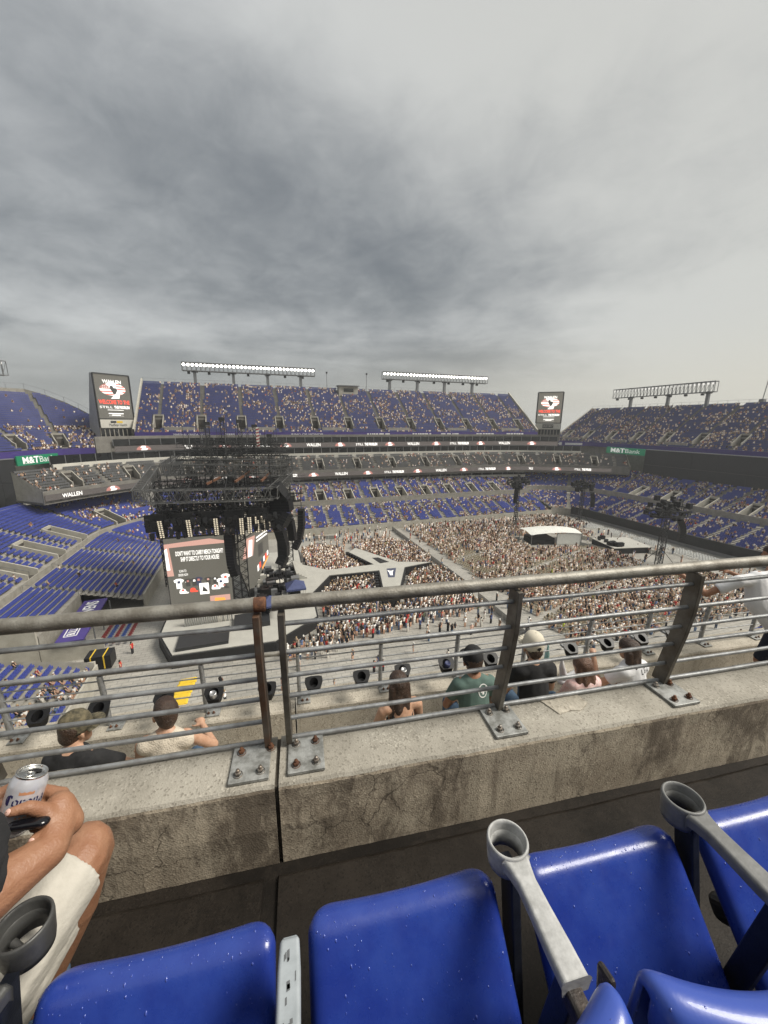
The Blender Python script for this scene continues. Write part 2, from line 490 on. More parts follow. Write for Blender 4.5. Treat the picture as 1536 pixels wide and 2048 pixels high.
class MB:
    """collects boxes, bars, tubes and sheets; build() links them as one mesh object"""

    def __init__(self):
        self.v, self.f, self.smooth = [], [], []

    def poly(self, pts, sm=False):
        i = len(self.v)
        self.v += [tuple(p) for p in pts]
        self.f.append(tuple(range(i, i + len(pts))))
        self.smooth.append(sm)

    def faces(self, verts, faces, sm=False):
        i = len(self.v)
        self.v += [tuple(p) for p in verts]
        self.f += [tuple(i + k for k in f) for f in faces]
        self.smooth += [sm] * len(faces)

    def box(self, lo, hi):
        (x0, y0, z0), (x1, y1, z1) = lo, hi
        self.faces([(x0, y0, z0), (x1, y0, z0), (x1, y1, z0), (x0, y1, z0), (x0, y0, z1), (x1, y0, z1), (x1, y1, z1), (x0, y1, z1)],
                   [(3, 2, 1, 0), (4, 5, 6, 7), (0, 1, 5, 4), (1, 2, 6, 5), (2, 3, 7, 6), (3, 0, 4, 7)])
        return self

    def obox(self, c, ax, ay, az):
        """box about centre c with half-axis vectors"""
        c, ax, ay, az = (Vector(k) for k in (c, ax, ay, az))
        vs = [c + ax * a + ay * b + az * d for d in (-1, 1) for a, b in ((-1, -1), (1, -1), (1, 1), (-1, 1))]
        self.faces(vs, [(3, 2, 1, 0), (4, 5, 6, 7), (0, 1, 5, 4), (1, 2, 6, 5), (2, 3, 7, 6), (3, 0, 4, 7)])
        return self

    def bar(self, a, b, wd, hd=None, n=4, sm=None):
        """straight bar from a to b; n=4 square, else round"""
        self.tube([a, b], [wd / 2, wd / 2], n, hd=(hd / wd if hd else 1), sm=(n > 4) if sm is None else sm)
        return self

    def tube(self, pts, rad, n=10, caps=True, hd=1.0, sm=True, up=None):
        pts = [Vector(p) for p in pts]
        if not isinstance(rad, (list, tuple)):
            rad = [rad] * len(pts)
        rings = []
        for i, p in enumerate(pts):
            d = (pts[min(i + 1, len(pts) - 1)] - pts[max(i - 1, 0)])
            if d.length < 1e-9:
                d = Vector((0, 0, 1))
            d.normalize()
            ref = Vector(up) if up else (Vector((0, 0, 1)) if abs(d.z) < 0.93 else Vector((0, 1, 0)))
            s = d.cross(ref).normalized()
            t = s.cross(d).normalized()
            off = pi / n if n == 4 else 0
            k = 1.41421 if n == 4 else 1
            rings.append([p + s * (rad[i] * k * cos(2 * pi * j / n + off)) + t * (rad[i] * k * hd * sin(2 * pi * j / n + off)) for j in range(n)])
        vs = [q for r_ in rings for q in r_]
        fs = []
        for i in range(len(pts) - 1):
            for j in range(n):
                a, b_ = i * n + j, i * n + (j + 1) % n
                fs.append((a, b_, b_ + n, a + n))
        self.faces(vs, fs, sm)
        if caps:
            self.faces(rings[0], [tuple(range(n))[::-1]])
            self.faces(rings[-1], [tuple(range(n))])
        return self

    def lathe(self, c, prof, n=24, axis=(0, 0, 1), sm=True, ax=None):
        """profile of (radius, height) turned about axis through c"""
        axis = Vector(axis).normalized()
        ref = Vector((1, 0, 0)) if abs(axis.x) < 0.9 else Vector((0, 1, 0))
        s = (ref - axis * ref.dot(axis)).normalized()
        t = axis.cross(s)
        c = Vector(c)
        vs = [c + axis * h + (s * cos(2 * pi * j / n) + t * sin(2 * pi * j / n)) * r for r, h in prof for j in range(n)]
        fs = []
        for i in range(len(prof) - 1):
            for j in range(n):
                a, b_ = i * n + j, i * n + (j + 1) % n
                fs.append((a, b_, b_ + n, a + n))
        self.faces(vs, fs, sm)
        return self

    def prism(self, pts, z0, z1):
        """flat outline (x, y) raised from z0 to z1, counter-clockwise"""
        n = len(pts)
        vs = [(p[0], p[1], z0) for p in pts] + [(p[0], p[1], z1) for p in pts]
        self.faces(vs, [tuple(range(n))[::-1], tuple(range(n, 2 * n))] + [(i, (i + 1) % n, n + (i + 1) % n, n + i) for i in range(n)])
        return self

    def mesh(self, name, off=(0, 0, 0)):
        me = bpy.data.meshes.new(name)
        ox, oy, oz = off
        me.from_pydata([(x - ox, y - oy, z - oz) for x, y, z in self.v], [], self.f)
        if any(self.smooth):
            me.polygons.foreach_set('use_smooth', self.smooth)
        me.update()
        return me

    def build(self, name, mt, parent=None, frame='world', label=None, kind=None, cat=None, group=None, base=None):
        """as a part: coordinates are those of the thing's own axes. As a thing: 'base' becomes its origin"""
        if parent is not None:
            off = BASE[root_of(parent).name]
            o = add_obj(name, self.mesh(name, off), parent, mt)
        else:
            b = base or (0, 0, 0)
            o = add_obj(name, self.mesh(name, b), None, mt)
            if frame == 'near':
                o.location = near(*b)
                o.rotation_euler = (0, 0, -AZ)
            else:
                o.location = b
            BASE[o.name] = Vector(b)
        return props(o, label, cat, group, kind)


def quads_mesh(name, V, Q, col=None, sm=False):
    """large all-quad mesh straight from arrays"""
    V = np.asarray(V, dtype=np.float32).reshape(-1, 3)
    Q = np.asarray(Q, dtype=np.int32).reshape(-1, 4)
    me = bpy.data.meshes.new(name)
    me.vertices.add(len(V))
    me.vertices.foreach_set('co', V.ravel())
    me.loops.add(Q.size)
    me.loops.foreach_set('vertex_index', Q.ravel())
    me.polygons.add(len(Q))
    me.polygons.foreach_set('loop_start', np.arange(0, Q.size, 4, dtype=np.int32))
    me.polygons.foreach_set('loop_total', np.full(len(Q), 4, dtype=np.int32))
    if sm:
        me.polygons.foreach_set('use_smooth', np.ones(len(Q), dtype=bool))
    if col is not None:
        a = me.attributes.new('Col', 'FLOAT_COLOR', 'FACE')
        c4 = np.ones((len(Q), 4), dtype=np.float32)
        c4[:, :3] = col
        a.data.foreach_set('color', c4.ravel())
    me.update(calc_edges=True)
    return me


def stamp(baseV, baseQ, pos, rot, scale=None):
    """copies of one small quad mesh as arrays: pos (n,3), rot about z (n,)"""
    pos = np.asarray(pos, float)
    rot = np.asarray(rot, float)
    n, m = len(pos), len(baseV)
    sc = np.ones((n, 3)) if scale is None else np.asarray(scale, float).reshape(n, -1) * np.ones((1, 3))
    B = baseV[None] * sc[:, None]
    c, s = np.cos(rot)[:, None], np.sin(rot)[:, None]
    V = np.stack([B[..., 0] * c - B[..., 1] * s + pos[:, None, 0], B[..., 0] * s + B[..., 1] * c + pos[:, None, 1], B[..., 2] + pos[:, None, 2]], -1)
    Q = baseQ[None] + (np.arange(n) * m)[:, None, None]
    return V.reshape(-1, 3), Q.reshape(-1, 4)


_text_cache = {}


def text_mesh(s, extrude=0.0, offset=0.0, align='CENTER', shear=0.0):
    key = (s, extrude, offset, align, shear)
    if key in _text_cache:
        return _text_cache[key]
    cu = bpy.data.curves.new('lettering', 'FONT')
    cu.body = s
    cu.align_x = align
    cu.align_y = 'CENTER'
    cu.extrude = extrude
    cu.offset = offset
    cu.shear = shear
    cu.resolution_u = 3
    o = bpy.data.objects.new('lettering', cu)
    C.objects.link(o)
    dg = bpy.context.evaluated_depsgraph_get()
    me = bpy.data.meshes.new_from_object(o.evaluated_get(dg))
    me.materials.clear()
    bpy.data.objects.remove(o)
    bpy.data.curves.remove(cu)
    _text_cache[key] = me
    return me


def letter(s, parent, origin, ex, ey, size, mt, width=None, name='lettering', offset=0.0, label=None, align='CENTER'):
    """flat lettering lying in the plane (ex, ey) at origin (in the root thing's axes)"""
    src = text_mesh(s, 0.0, offset, align)
    me = src.copy()
    ex, ey = Vector(ex).normalized(), Vector(ey).normalized()
    xs = [v.co.x for v in me.vertices]
    k = 1.0 if not width else width / ((max(xs) - min(xs)) * size)
    off = Vector(origin) - BASE[root_of(parent).name]
    for v in me.vertices:
        v.co = off + ex * (v.co.x * size * k) + ey * (v.co.y * size)
    o = add_obj(name, me, parent, mt)
    if label:
        o['label'] = label
    return o


def copy_tree(o, parent=None):
    c = o.copy()
    C.objects.link(c)
    c.parent = parent
    for ch in list(o.children):
        copy_tree(ch, c)
    return c


def capsule(vs, fs, p0, p1, r0, r1, n=12, flat0=False, flat1=False, squash=None):
    """tapered rounded limb appended to vs / fs; squash=(dir, k) flattens along dir"""
    p0, p1 = Vector(p0), Vector(p1)
    d = p1 - p0
    L = d.length
    d = d / L if L > 1e-6 else Vector((0, 0, 1))
    ref = Vector((0, 0, 1)) if abs(d.z) < 0.9 else Vector((0, 1, 0))
    s = d.cross(ref).normalized()
    t = s.cross(d)
    rows = []
    if flat0:
        rows.append((p0, r0 * 0.001))
        rows.append((p0, r0))
    else:
        for a in (-88, -65, -42, -20):
            rows.append((p0 + d * (r0 * sin(radians(a))), r0 * cos(radians(a))))
        rows.append((p0, r0))
    if flat1:
        rows.append((p1, r1))
        rows.append((p1, r1 * 0.001))
    else:
        rows.append((p1, r1))
        for a in (20, 42, 65, 88):
            rows.append((p1 + d * (r1 * sin(radians(a))), r1 * cos(radians(a))))
    i0 = len(vs)
    for c, r in rows:
        for j in range(n):
            off = s * (r * cos(2 * pi * j / n)) + t * (r * sin(2 * pi * j / n))
            if squash:
                q = Vector(squash[0]).normalized()
                off = off - q * (off.dot(q) * (1 - squash[1]))
            vs.append(c + off)
    for i in range(len(rows) - 1):
        for j in range(n):
            a, b = i0 + i * n + j, i0 + i * n + (j + 1) % n
            fs.append((a, b, b + n, a + n))
    fs.append(tuple(i0 + j for j in range(n))[::-1])
    k = i0 + (len(rows) - 1) * n
    fs.append(tuple(k + j for j in range(n)))


def flesh(name, limbs, parent, mt, voxel=0.012, smooth_it=4, label=None, xf=None):
    """one continuous surface grown over tapered limbs: (p0, p1, r0, r1[, opts])"""
    vs, fs = [], []
    for lb in limbs:
        opt = lb[4] if len(lb) > 4 else {}
        capsule(vs, fs, lb[0], lb[1], lb[2], lb[3], **opt)
    if xf:
        vs = [xf(p) for p in vs]
    off = BASE[root_of(parent).name]
    me = bpy.data.meshes.new(name)
    me.from_pydata([tuple(Vector(p) - off) for p in vs], [], fs)
    o = bpy.data.objects.new(name, me)
    C.objects.link(o)
    r = o.modifiers.new('r', 'REMESH')
    r.mode = 'VOXEL'
    r.voxel_size = voxel
    r.use_smooth_shade = True
    if smooth_it:
        s = o.modifiers.new('s', 'SMOOTH')
        s.factor = 0.5
        s.iterations = smooth_it
    dg = bpy.context.evaluated_depsgraph_get()
    me2 = bpy.data.meshes.new_from_object(o.evaluated_get(dg))
    bpy.data.objects.remove(o)
    bpy.data.meshes.remove(me)
    me2.name = name
    me2.materials.clear()
    me2.polygons.foreach_set('use_smooth', [True] * len(me2.polygons))
    p = add_obj(name, me2, parent, mt)
    if label:
        p['label'] = label
    return p
# ------------------------------------------------------------------ the bowl
class Path:
    """a line on the ground seen from above; outwards is to its left"""

    def __init__(self, pts, soften=0):
        P = [np.array(p, float) for p in pts]
        for _ in range(soften):
            Q = [P[0]]
            for a, b in zip(P[:-1], P[1:]):
                Q += [a * .75 + b * .25, a * .25 + b * .75]
            P = Q + [P[-1]]
        P = np.array(P)
        keep = np.r_[True, np.linalg.norm(np.diff(P, axis=0), axis=1) > 1e-4]
        P = P[keep]
        d = np.diff(P, axis=0)
        ln = np.linalg.norm(d, axis=1)
        t = d / ln[:, None]
        nr = np.stack([-t[:, 1], t[:, 0]], 1)
        vn = np.vstack([nr[:1], nr[:-1] + nr[1:], nr[-1:]])
        vn /= np.linalg.norm(vn, axis=1)[:, None]
        cosang = np.ones(len(P))
        cosang[1:-1] = (vn[1:-1] * nr[:-1]).sum(1)
        self.P, self.N = P, vn / cosang[:, None]
        self.s = np.r_[0, np.cumsum(ln)]

    def at(self, s, d=0.0):
        s = np.asarray(s, float)
        p = np.stack([np.interp(s, self.s, self.P[:, k]) for k in (0, 1)], -1)
        n = np.stack([np.interp(s, self.s, self.N[:, k]) for k in (0, 1)], -1)
        d = np.asarray(d, float)
        q = p + n * (d[..., None] if d.ndim else d)
        return q, n / np.linalg.norm(n, axis=-1, keepdims=True)

    def near_s(self, xy):
        ss = np.linspace(0, self.s[-1], 2000)
        p, _ = self.at(ss)
        return float(ss[np.argmin(((p - np.array(xy)) ** 2).sum(1))])


def arc(c, r, a0, a1, n=14):
    return [(c[0] + r * cos(radians(a)), c[1] + r * sin(radians(a))) for a in np.linspace(a0, a1, n)]


SEAT_V, SEAT_Q = [], []


def _sq(*pts):
    i = len(SEAT_V)
    SEAT_V.extend(pts)
    SEAT_Q.append((i, i + 1, i + 2, i + 3))


_w = 0.225
_sq((-_w, .14, .40), (_w, .14, .40), (_w, .22, .86), (-_w, .22, .86))          # front of the back
_sq((-_w, .22, .86), (_w, .22, .86), (_w, .27, .85), (-_w, .27, .85))
_sq((_w, .19, .38), (-_w, .19, .38), (-_w, .27, .85), (_w, .27, .85))
_sq((-_w, -.02, .40), (_w, -.02, .40), (_w, .03, .70), (-_w, .03, .70))        # tipped-up pan
_sq((-_w, .03, .70), (_w, .03, .70), (_w, .10, .69), (-_w, .10, .69))
SEAT_V, SEAT_Q = np.array(SEAT_V, float), np.array(SEAT_Q, int)

# a seated onlooker: trunk, head, lap
SIT_V, SIT_Q, SIT_K = [], [], []


def _taper(V, Q, K, lo, hi, kinds, closed_top=True):
    (x0, y0, z0, wx0, wy0), (x1, y1, z1, wx1, wy1) = lo, hi
    i = len(V)
    for (x, y, z, a, b) in ((x0, y0, z0, wx0, wy0), (x1, y1, z1, wx1, wy1)):
        V.extend([(x - a, y - b, z), (x + a, y - b, z), (x + a, y + b, z), (x - a, y + b, z)])
    for a, b in ((0, 1), (1, 2), (2, 3), (3, 0)):
        Q.append((i + a, i + b, i + 4 + b, i + 4 + a))
        K.append(kinds[0])
    if closed_top:
        Q.append((i + 4, i + 5, i + 6, i + 7))
        K.append(kinds[1])


_taper(SIT_V, SIT_Q, SIT_K, (0, .05, .42, .17, .11), (0, .06, .98, .21, .10), (0, 0))      # trunk
_taper(SIT_V, SIT_Q, SIT_K, (0, .05, 1.00, .075, .085), (0, .04, 1.16, .085, .10), (1, 2))  # face
_taper(SIT_V, SIT_Q, SIT_K, (0, .06, 1.15, .09, .105), (0, .06, 1.25, .06, .07), (2, 2))    # hair
_taper(SIT_V, SIT_Q, SIT_K, (-.09, -.38, .06, .07, .08), (-.09, -.18, .52, .08, .20), (3, 3))
_taper(SIT_V, SIT_Q, SIT_K, (.09, -.38, .06, .07, .08), (.09, -.18, .52, .08, .20), (3, 3))
_taper(SIT_V, SIT_Q, SIT_K, (-.20, -.16, .52, .05, .05), (-.24, .03, .94, .05, .06), (4, 0))
_taper(SIT_V, SIT_Q, SIT_K, (.20, -.16, .52, .05, .05), (.24, .03, .94, .05, .06), (4, 0))
SIT_V, SIT_Q, SIT_K = np.array(SIT_V), np.array(SIT_Q), np.array(SIT_K)

TOPS = np.array([(.80, .79, .76), (.68, .66, .62), (.76, .73, .64), (.02, .02, .022), (.03, .03, .035), (.018, .018, .02), (.40, .03, .03),
                 (.30, .04, .04), (.06, .08, .18), (.12, .17, .30), (.22, .16, .11), (.36, .28, .20), (.50, .34, .28), (.10, .12, .08), (.45, .40, .33), (.28, .27, .26)])
TOP_P = np.array([22, 12, 7, 16, 8, 14, 3.4, 1.4, 4, 4, 3, 3, 4, 2, 3, 4])
TOP_P = TOP_P / TOP_P.sum()
TOP_NAMES = ['white', 'off-white', 'cream', 'black', 'charcoal', 'black', 'red', 'dark red', 'navy', 'blue', 'brown', 'tan', 'pink', 'olive', 'beige', 'grey']
SKINS = np.array([(.56, .36, .25), (.49, .30, .20), (.60, .41, .30), (.33, .175, .105), (.16, .08, .05)])
HAIRS = np.array([(.03, .018, .012), (.02, .014, .01), (.10, .06, .035), (.26, .18, .10), (.34, .26, .16), (.60, .58, .54), (.03, .03, .03)])
LEGS = np.array([(.05, .075, .13), (.10, .15, .24), (.02, .02, .022), (.45, .28, .20), (.46, .29, .20), (.42, .26, .18), (.55, .52, .46)])
LEG_NAMES = ['dark jeans', 'blue jeans', 'black trousers', 'bare legs', 'bare legs', 'bare legs', 'pale shorts']


def dress(n):
    k = rng.choice(len(TOPS), n, p=TOP_P)
    sk = rng.choice(len(SKINS), n, p=[.3, .28, .2, .12, .10])
    hr = rng.integers(0, len(HAIRS), n)
    lg = rng.integers(0, len(LEGS), n)
    j = rng.uniform(.82, 1.12, (n, 1))
    cols = np.stack([TOPS[k] * j, SKINS[sk], HAIRS[hr], LEGS[lg], SKINS[sk]], 1)
    return cols, k, lg


def crowd_mesh(name, bV, bQ, bK, pos, rot, scale=None, dim=1.0):
    cols, _, _ = dress(len(pos))
    cols = cols * dim
    V, Q = stamp(bV, bQ, pos, rot, scale)
    col = cols[:, bK].reshape(-1, 3)
    return quads_mesh(name, V, Q, col)


def value_noise(a, b, seed, sc):
    r = np.random.default_rng(seed)
    g = r.random((64, 64))
    x, y = np.asarray(a) / sc, np.asarray(b) / sc
    i, j = np.floor(x).astype(int), np.floor(y).astype(int)
    fx, fy = x - i, y - j
    fx, fy = fx * fx * (3 - 2 * fx), fy * fy * (3 - 2 * fy)
    q = lambda u, v: g[u % 64, v % 64]
    return (q(i, j) * (1 - fx) + q(i + 1, j) * fx) * (1 - fy) + (q(i, j + 1) * (1 - fx) + q(i + 1, j + 1) * fx) * fy


def stand(root, path, sa, sb, rows, tread, aisles=(), voms=(), seat_mt='stand_seat', occ=0.3, concrete='conc', clip=None, front=None,
          pitch=0.50, singles=0, cell=5.0, seed=1, thick=0.9, wall_mt=None, occ_fn=None):
    """rows: (offset, height) of every tread, from the front; a tread with height only is a walkway (third item False)"""
    ob = BASE[root.name]
    curv = np.abs(np.diff(path.N, axis=0)).sum(1).max() > 0.02
    ss = list(np.arange(sa, sb, 0.5 if curv else 3.0)) + [sb]
    for (s0, hw, ra, rb) in voms:
        ss += [s0 - hw, s0 + hw]
    ss = np.unique(np.clip(np.round(ss, 3), sa, sb))
    mid = (ss[:-1] + ss[1:]) / 2
    TV, TQ = [], []
    nq = 0

    def quad_strip(d0, z0, d1, z1, ok):
        nonlocal nq
        a, _ = path.at(ss, d0)
        b, _ = path.at(ss, d1)
        for i in np.nonzero(ok)[0]:
            TV.extend([(*a[i], z0), (*a[i + 1], z0), (*b[i + 1], z1), (*b[i], z1)])
            TQ.append((nq, nq + 1, nq + 2, nq + 3))
            nq += 4
    dmax = np.full(len(mid), 1e9) if clip is None else np.array([clip(s) for s in mid])
    seat_pos, seat_rot, who_pos, who_rot = [], [], [], []
    zprev = rows[0][1] - thick if front is None else front
    for i, rw in enumerate(rows):
        d, z = rw[0], rw[1]
        has = len(rw) < 3 or rw[2]
        dn = rows[i + 1][0] if i + 1 < len(rows) else d + tread
        ok = dmax >= d
        for (s0, hw, ra, rb) in voms:
            if ra <= i < rb:
                ok &= ~((mid > s0 - hw) & (mid < s0 + hw))
        quad_strip(d, zprev, d, z, ok)
        quad_strip(d, z, dn, z, ok)
        zprev = z
        if not has:
            continue
        fine_s = np.arange(sa, sb + 1e-6, 0.1)
        p, n = path.at(fine_s, d + tread * 0.55)
        L = np.r_[0, np.cumsum(np.linalg.norm(np.diff(p, axis=0), axis=1))]
        l = np.arange(0.4, L[-1] - 0.3, pitch)
        s_at = np.interp(l, L, fine_s)
        keep = np.ones(len(l), bool)
        for a in aisles:
            keep &= np.abs(l - np.interp(a, fine_s, L)) > 0.62
        for (s0, hw, ra, rb) in voms:
            if ra - 1 <= i < rb + 1:
                keep &= np.abs(l - np.interp(s0, fine_s, L)) > (np.interp(s0 + hw, fine_s, L) - np.interp(s0, fine_s, L)) + 0.45
        if clip is not None:
            keep &= np.array([clip(s) for s in s_at]) >= d + 0.1
        s_at, l = s_at[keep], l[keep]
        if not len(s_at):
            continue
        p, n = path.at(s_at, d + tread * 0.55)
        rz = np.arctan2(n[:, 1], n[:, 0]) - pi / 2
        pz = np.c_[p, np.full(len(p), z)]
        pr = (value_noise(s_at + 31 * seed, np.full(len(s_at), i * tread * 2.2), seed, cell) + value_noise(s_at + 17 * seed, np.full(len(s_at), i * tread * 1.8), seed + 50, cell * .4)) / 2
        want = occ if occ_fn is None else np.array([occ_fn(s, i) for s in s_at])
        pr2 = np.clip((pr - 0.5) * 2.3 + 0.5, 0.04, 1)
        sit = rng.random(len(p)) < np.clip(want * 2 * pr2, 0, 0.93)
        seat_pos.append(pz[~sit])
        seat_rot.append(rz[~sit])
        who_pos.append(pz[sit])
        who_rot.append(rz[sit])
    # solid underside at the back so that the deck has a body
    dl, zl = rows[-1][0] + tread, rows[-1][1]
    quad_strip(dl, zl, dl, rows[0][1] - thick, dmax >= dl)
    V = np.array(TV) - np.array(ob)
    o = add_obj('terrace', quads_mesh('terrace', V, np.array(TQ)), root, concrete)
    seat_pos, seat_rot = np.vstack(seat_pos), np.concatenate(seat_rot)
    who_pos, who_rot = np.vstack(who_pos), np.concatenate(who_rot)
    if singles:
        e = np.array([0, 0, 31.0])
        vis = in_view(seat_pos)
        dist = np.linalg.norm(seat_pos - e, axis=1) + np.where(vis, 0, 1e5)
        order = np.argsort(dist)
        one = order[:singles]
        rest = order[singles:]
        me = quads_mesh('seat', SEAT_V, SEAT_Q)
        me.materials.append(M[seat_mt])
        for k in one:
            add_obj('seat', me, root, None, loc=tuple(seat_pos[k] - np.array(ob)), rot=(0, 0, seat_rot[k]))
        seat_pos, seat_rot = seat_pos[rest], seat_rot[rest]
    V, Q = stamp(SEAT_V, SEAT_Q, seat_pos, seat_rot)
    o = add_obj('seats', quads_mesh('seats', V - np.array(ob), Q), root, seat_mt)
    props(o, kind='stuff')
    # entrances
    for (s0, hw, ra, rb) in voms:
        rb_ = min(rb, len(rows) - 1)
        da, za, db, zb = rows[ra][0], rows[ra][1] - 0.15, rows[rb_][0], rows[rb_][1]
        if clip is not None and clip(s0) < db:
            continue
        m = MB()
        d_ = MB()
        (p0,), (n0,) = (k.reshape(1, 2) for k in path.at(s0, 0.0))
        n3 = Vector((n0[0], n0[1], 0))
        t3 = Vector((n0[1], -n0[0], 0))
        c0 = Vector((p0[0], p0[1], 0))
        wide = (np.linalg.norm(path.at(s0 + hw, da)[0] - path.at(s0 - hw, da)[0])) / 2
        for sg in (-1, 1):
            for o0, o1 in ((wide - .12, wide + .14),):
                prof = [(da - .1, za - 1.2), (db + .2, za - 1.2), (db + .2, zb + 1.0), (da + .9, rows[ra][1] + 1.25), (da - .1, za + 1.0)]
                vs = [c0 + t3 * (sg * q) + n3 * a + Vector((0, 0, b)) for q in (o0, o1) for a, b in prof]
                k = len(prof)
                m.faces(vs, [tuple(range(k)), tuple(range(k, 2 * k))[::-1]] + [(i, i + k, (i + 1) % k + k, (i + 1) % k) for i in range(k)])
        m.obox(c0 + n3 * (db + .25) + Vector((0, 0, (zb + zb + 1.0) / 2 + .1)), t3 * wide, n3 * .18, Vector((0, 0, .5)))
        ent = m.build('entrance_wall', 'conc_pale' if concrete != 'conc_dark' else 'conc', root)
        d_.obox(c0 + n3 * (db + .1) + Vector((0, 0, (za + zb + .6) / 2)), t3 * (wide - .13), n3 * .04, Vector((0, 0, (zb + .5 - za) / 2)))
        d_.obox(c0 + n3 * ((da + db) / 2) + Vector((0, 0, za - .06)), t3 * (wide - .13), n3 * ((db - da) / 2), Vector((0, 0, .04)))
        d_.build('doorway', 'doorway', ent)
    return who_pos, who_rot


def in_view(P):
    P = np.asarray(P) - np.array(EYE)
    f = P @ np.array(_f)
    x = P @ np.array(_r2) / np.maximum(f, .01)
    y = P @ np.array(_u2) / np.maximum(f, .01)
    return (f > 0) & (np.abs(x) < 1.02) & (np.abs(y) < 1.36)


def strip(path, sa, sb, d0, z0, z1, depth, step=1.0, m=None):
    """a straight-faced band following the path: front face at d0, depth behind it"""
    m = m or MB()
    ss = np.linspace(sa, sb, max(2, int((sb - sa) / step) + 1))
    a, _ = path.at(ss, d0)
    b, _ = path.at(ss, d0 + depth)
    for i in range(len(ss) - 1):
        f0, f1 = a[i], a[i + 1]
        g0, g1 = b[i], b[i + 1]
        m.poly([(*f0, z0), (*f1, z0), (*f1, z1), (*f0, z1)])
        m.poly([(*f0, z1), (*f1, z1), (*g1, z1), (*g0, z1)])
        m.poly([(*g0, z0), (*g1, z0), (*f1, z0), (*f0, z0)])
        m.poly([(*g1, z0), (*g0, z0), (*g0, z1), (*g1, z1)])
    for k, (f, g) in enumerate(((a[0], b[0]), (a[-1], b[-1]))):
        m.poly([(*f, z0), (*f, z1), (*g, z1), (*g, z0)])
    return m


def fence(root, path, sa, sb, d, z, h=1.2, every=2.4, name='top_fence', mt='steel_grey', mesh=True):
    m = MB()
    ss = np.arange(sa, sb, every)
    p, _ = path.at(ss, d)
    for q in p:
        m.bar((*q, z), (*q, z + h), .07)
    for k in range(len(p) - 1):
        for zz in (z + h, z + h * .5):
            m.bar((*p[k], zz), (*p[k + 1], zz), .05)
    return props(m.build(name, mt, root), kind='stuff')


def led_row(root, path, sa, sb, d, zc, h, every, face_mt='led_ribbon', start=0, name='led_ribbon'):
    """a ribbon screen with the repeated picture marks on it"""
    rb = strip(path, sa, sb, d, zc - h / 2, zc + h / 2, .25).build(name, face_mt, root)
    i = start
    s = sa + every * .6
    while s < sb - every * .4:
        (p,), (n,) = (k.reshape(1, 2) for k in path.at(s, d))
        ex = Vector((n[1], -n[0], 0))
        o = Vector((p[0] - n[0] * .03, p[1] - n[1] * .03, zc))
        k = i % 4
        if k == 1:
            letter('WALLEN', rb, o, ex, (0, 0, 1), h * .95, 'led_white', width=h * 3.2, offset=.02)
        elif k == 3:
            letter('STILL', rb, o - ex * (h * 1.5), ex, (0, 0, 1), h * .75, 'led_white', width=h * 1.9, offset=.01)
            letter('THE PROBLEM', rb, o + ex * (h * 1.35), ex, (0, 0, 1), h * .85, 'led_white', width=h * 3.2, offset=.05)
        else:
            m = MB()
            pts = [o + ex * (h * 1.25 * cos(a)) + Vector((0, 0, -h * .33 + h * .85 * sin(a))) for a in np.linspace(0, pi, 11)]
            m.poly(pts)
            e = m.build('flag_mark', 'led_pink', rb)
            m = MB()
            q = o - Vector((n[0], n[1], 0)) * .03
            m.poly([q + ex * (h * a) + Vector((0, 0, h * b)) for a, b in ((-.55, -.38), (.45, -.38), (.75, -.1), (.3, .05), (.35, .42), (-.3, .45), (-.6, .15), (-.25, -.05))])
            m.build('white_mark', 'led_white', e)
        s += every
        i += 1
    return rb


def glazing(root, path, sa, sb, d, z0, z1, every=3.0, name='suite_window', frame_mt='steel_grey', post=.16):
    """recessed dark panes one by one between posts"""
    n = max(1, int(round((sb - sa) / every)))
    ss = np.linspace(sa, sb, n + 1)
    a, nn = path.at(ss, d)
    fr = MB()
    for i in range(n):
        m = MB()
        A, B = Vector((*a[i], 0)), Vector((*a[i + 1], 0))
        t = (B - A).normalized()
        m.poly([A + t * .1 + Vector((0, 0, z0)), B - t * .1 + Vector((0, 0, z0)), B - t * .1 + Vector((0, 0, z1)), A + t * .1 + Vector((0, 0, z1))])
        m.build(name, 'glass_dark', root)
    for i in range(n + 1):
        q = Vector((a[i][0] - nn[i][0] * .1, a[i][1] - nn[i][1] * .1, 0))
        fr.bar(q + Vector((0, 0, z0)), q + Vector((0, 0, z1)), post)
    props(fr.build('window_posts', frame_mt, root), kind='stuff')


all_sit_pos, all_sit_rot = [], []


def seat_people(wp, wr):
    all_sit_pos.append(wp)
    all_sit_rot.append(wr)


# ground outside and the covered playing field
m = MB()
m.poly([(-660, -630, -1.0), (740, -630, -1.0), (740, 770, -1.0), (-660, 770, -1.0)])
props(m.build('ground', 'conc_dark'), kind='structure')
m = MB()
m.box((-45, 12, -.3), (128, 122, 0))
props(m.build('field_floor', 'floor_panel'), kind='structure')

# -------- lower bowl
LOW = Path([(-19, 44), (-19, 97)] + arc((-11, 97), 8, 180, 90)[1:] + [(98, 105)] + arc((98, 97), 8, 90, 0)[1:] + [(107, 62), (110, 30)])
s_corner = LOW.near_s((-16.6, 102.6))
s_far0, s_far1 = LOW.near_s((-11, 105)), LOW.near_s((98, 105))
s_right = LOW.near_s((105, 99))


def sy(y):
    return LOW.near_s((-19, y))


def tiers(n1, walk, n2, tread, z0, r1, step, r2):
    rows = [(i * tread, z0 + i * r1) for i in range(n1)]
    d, z = n1 * tread, z0 + (n1 - 1) * r1
    rows.append((d, z, False))
    rows += [(d + walk + i * tread, z + step + i * r2) for i in range(n2)]
    return rows


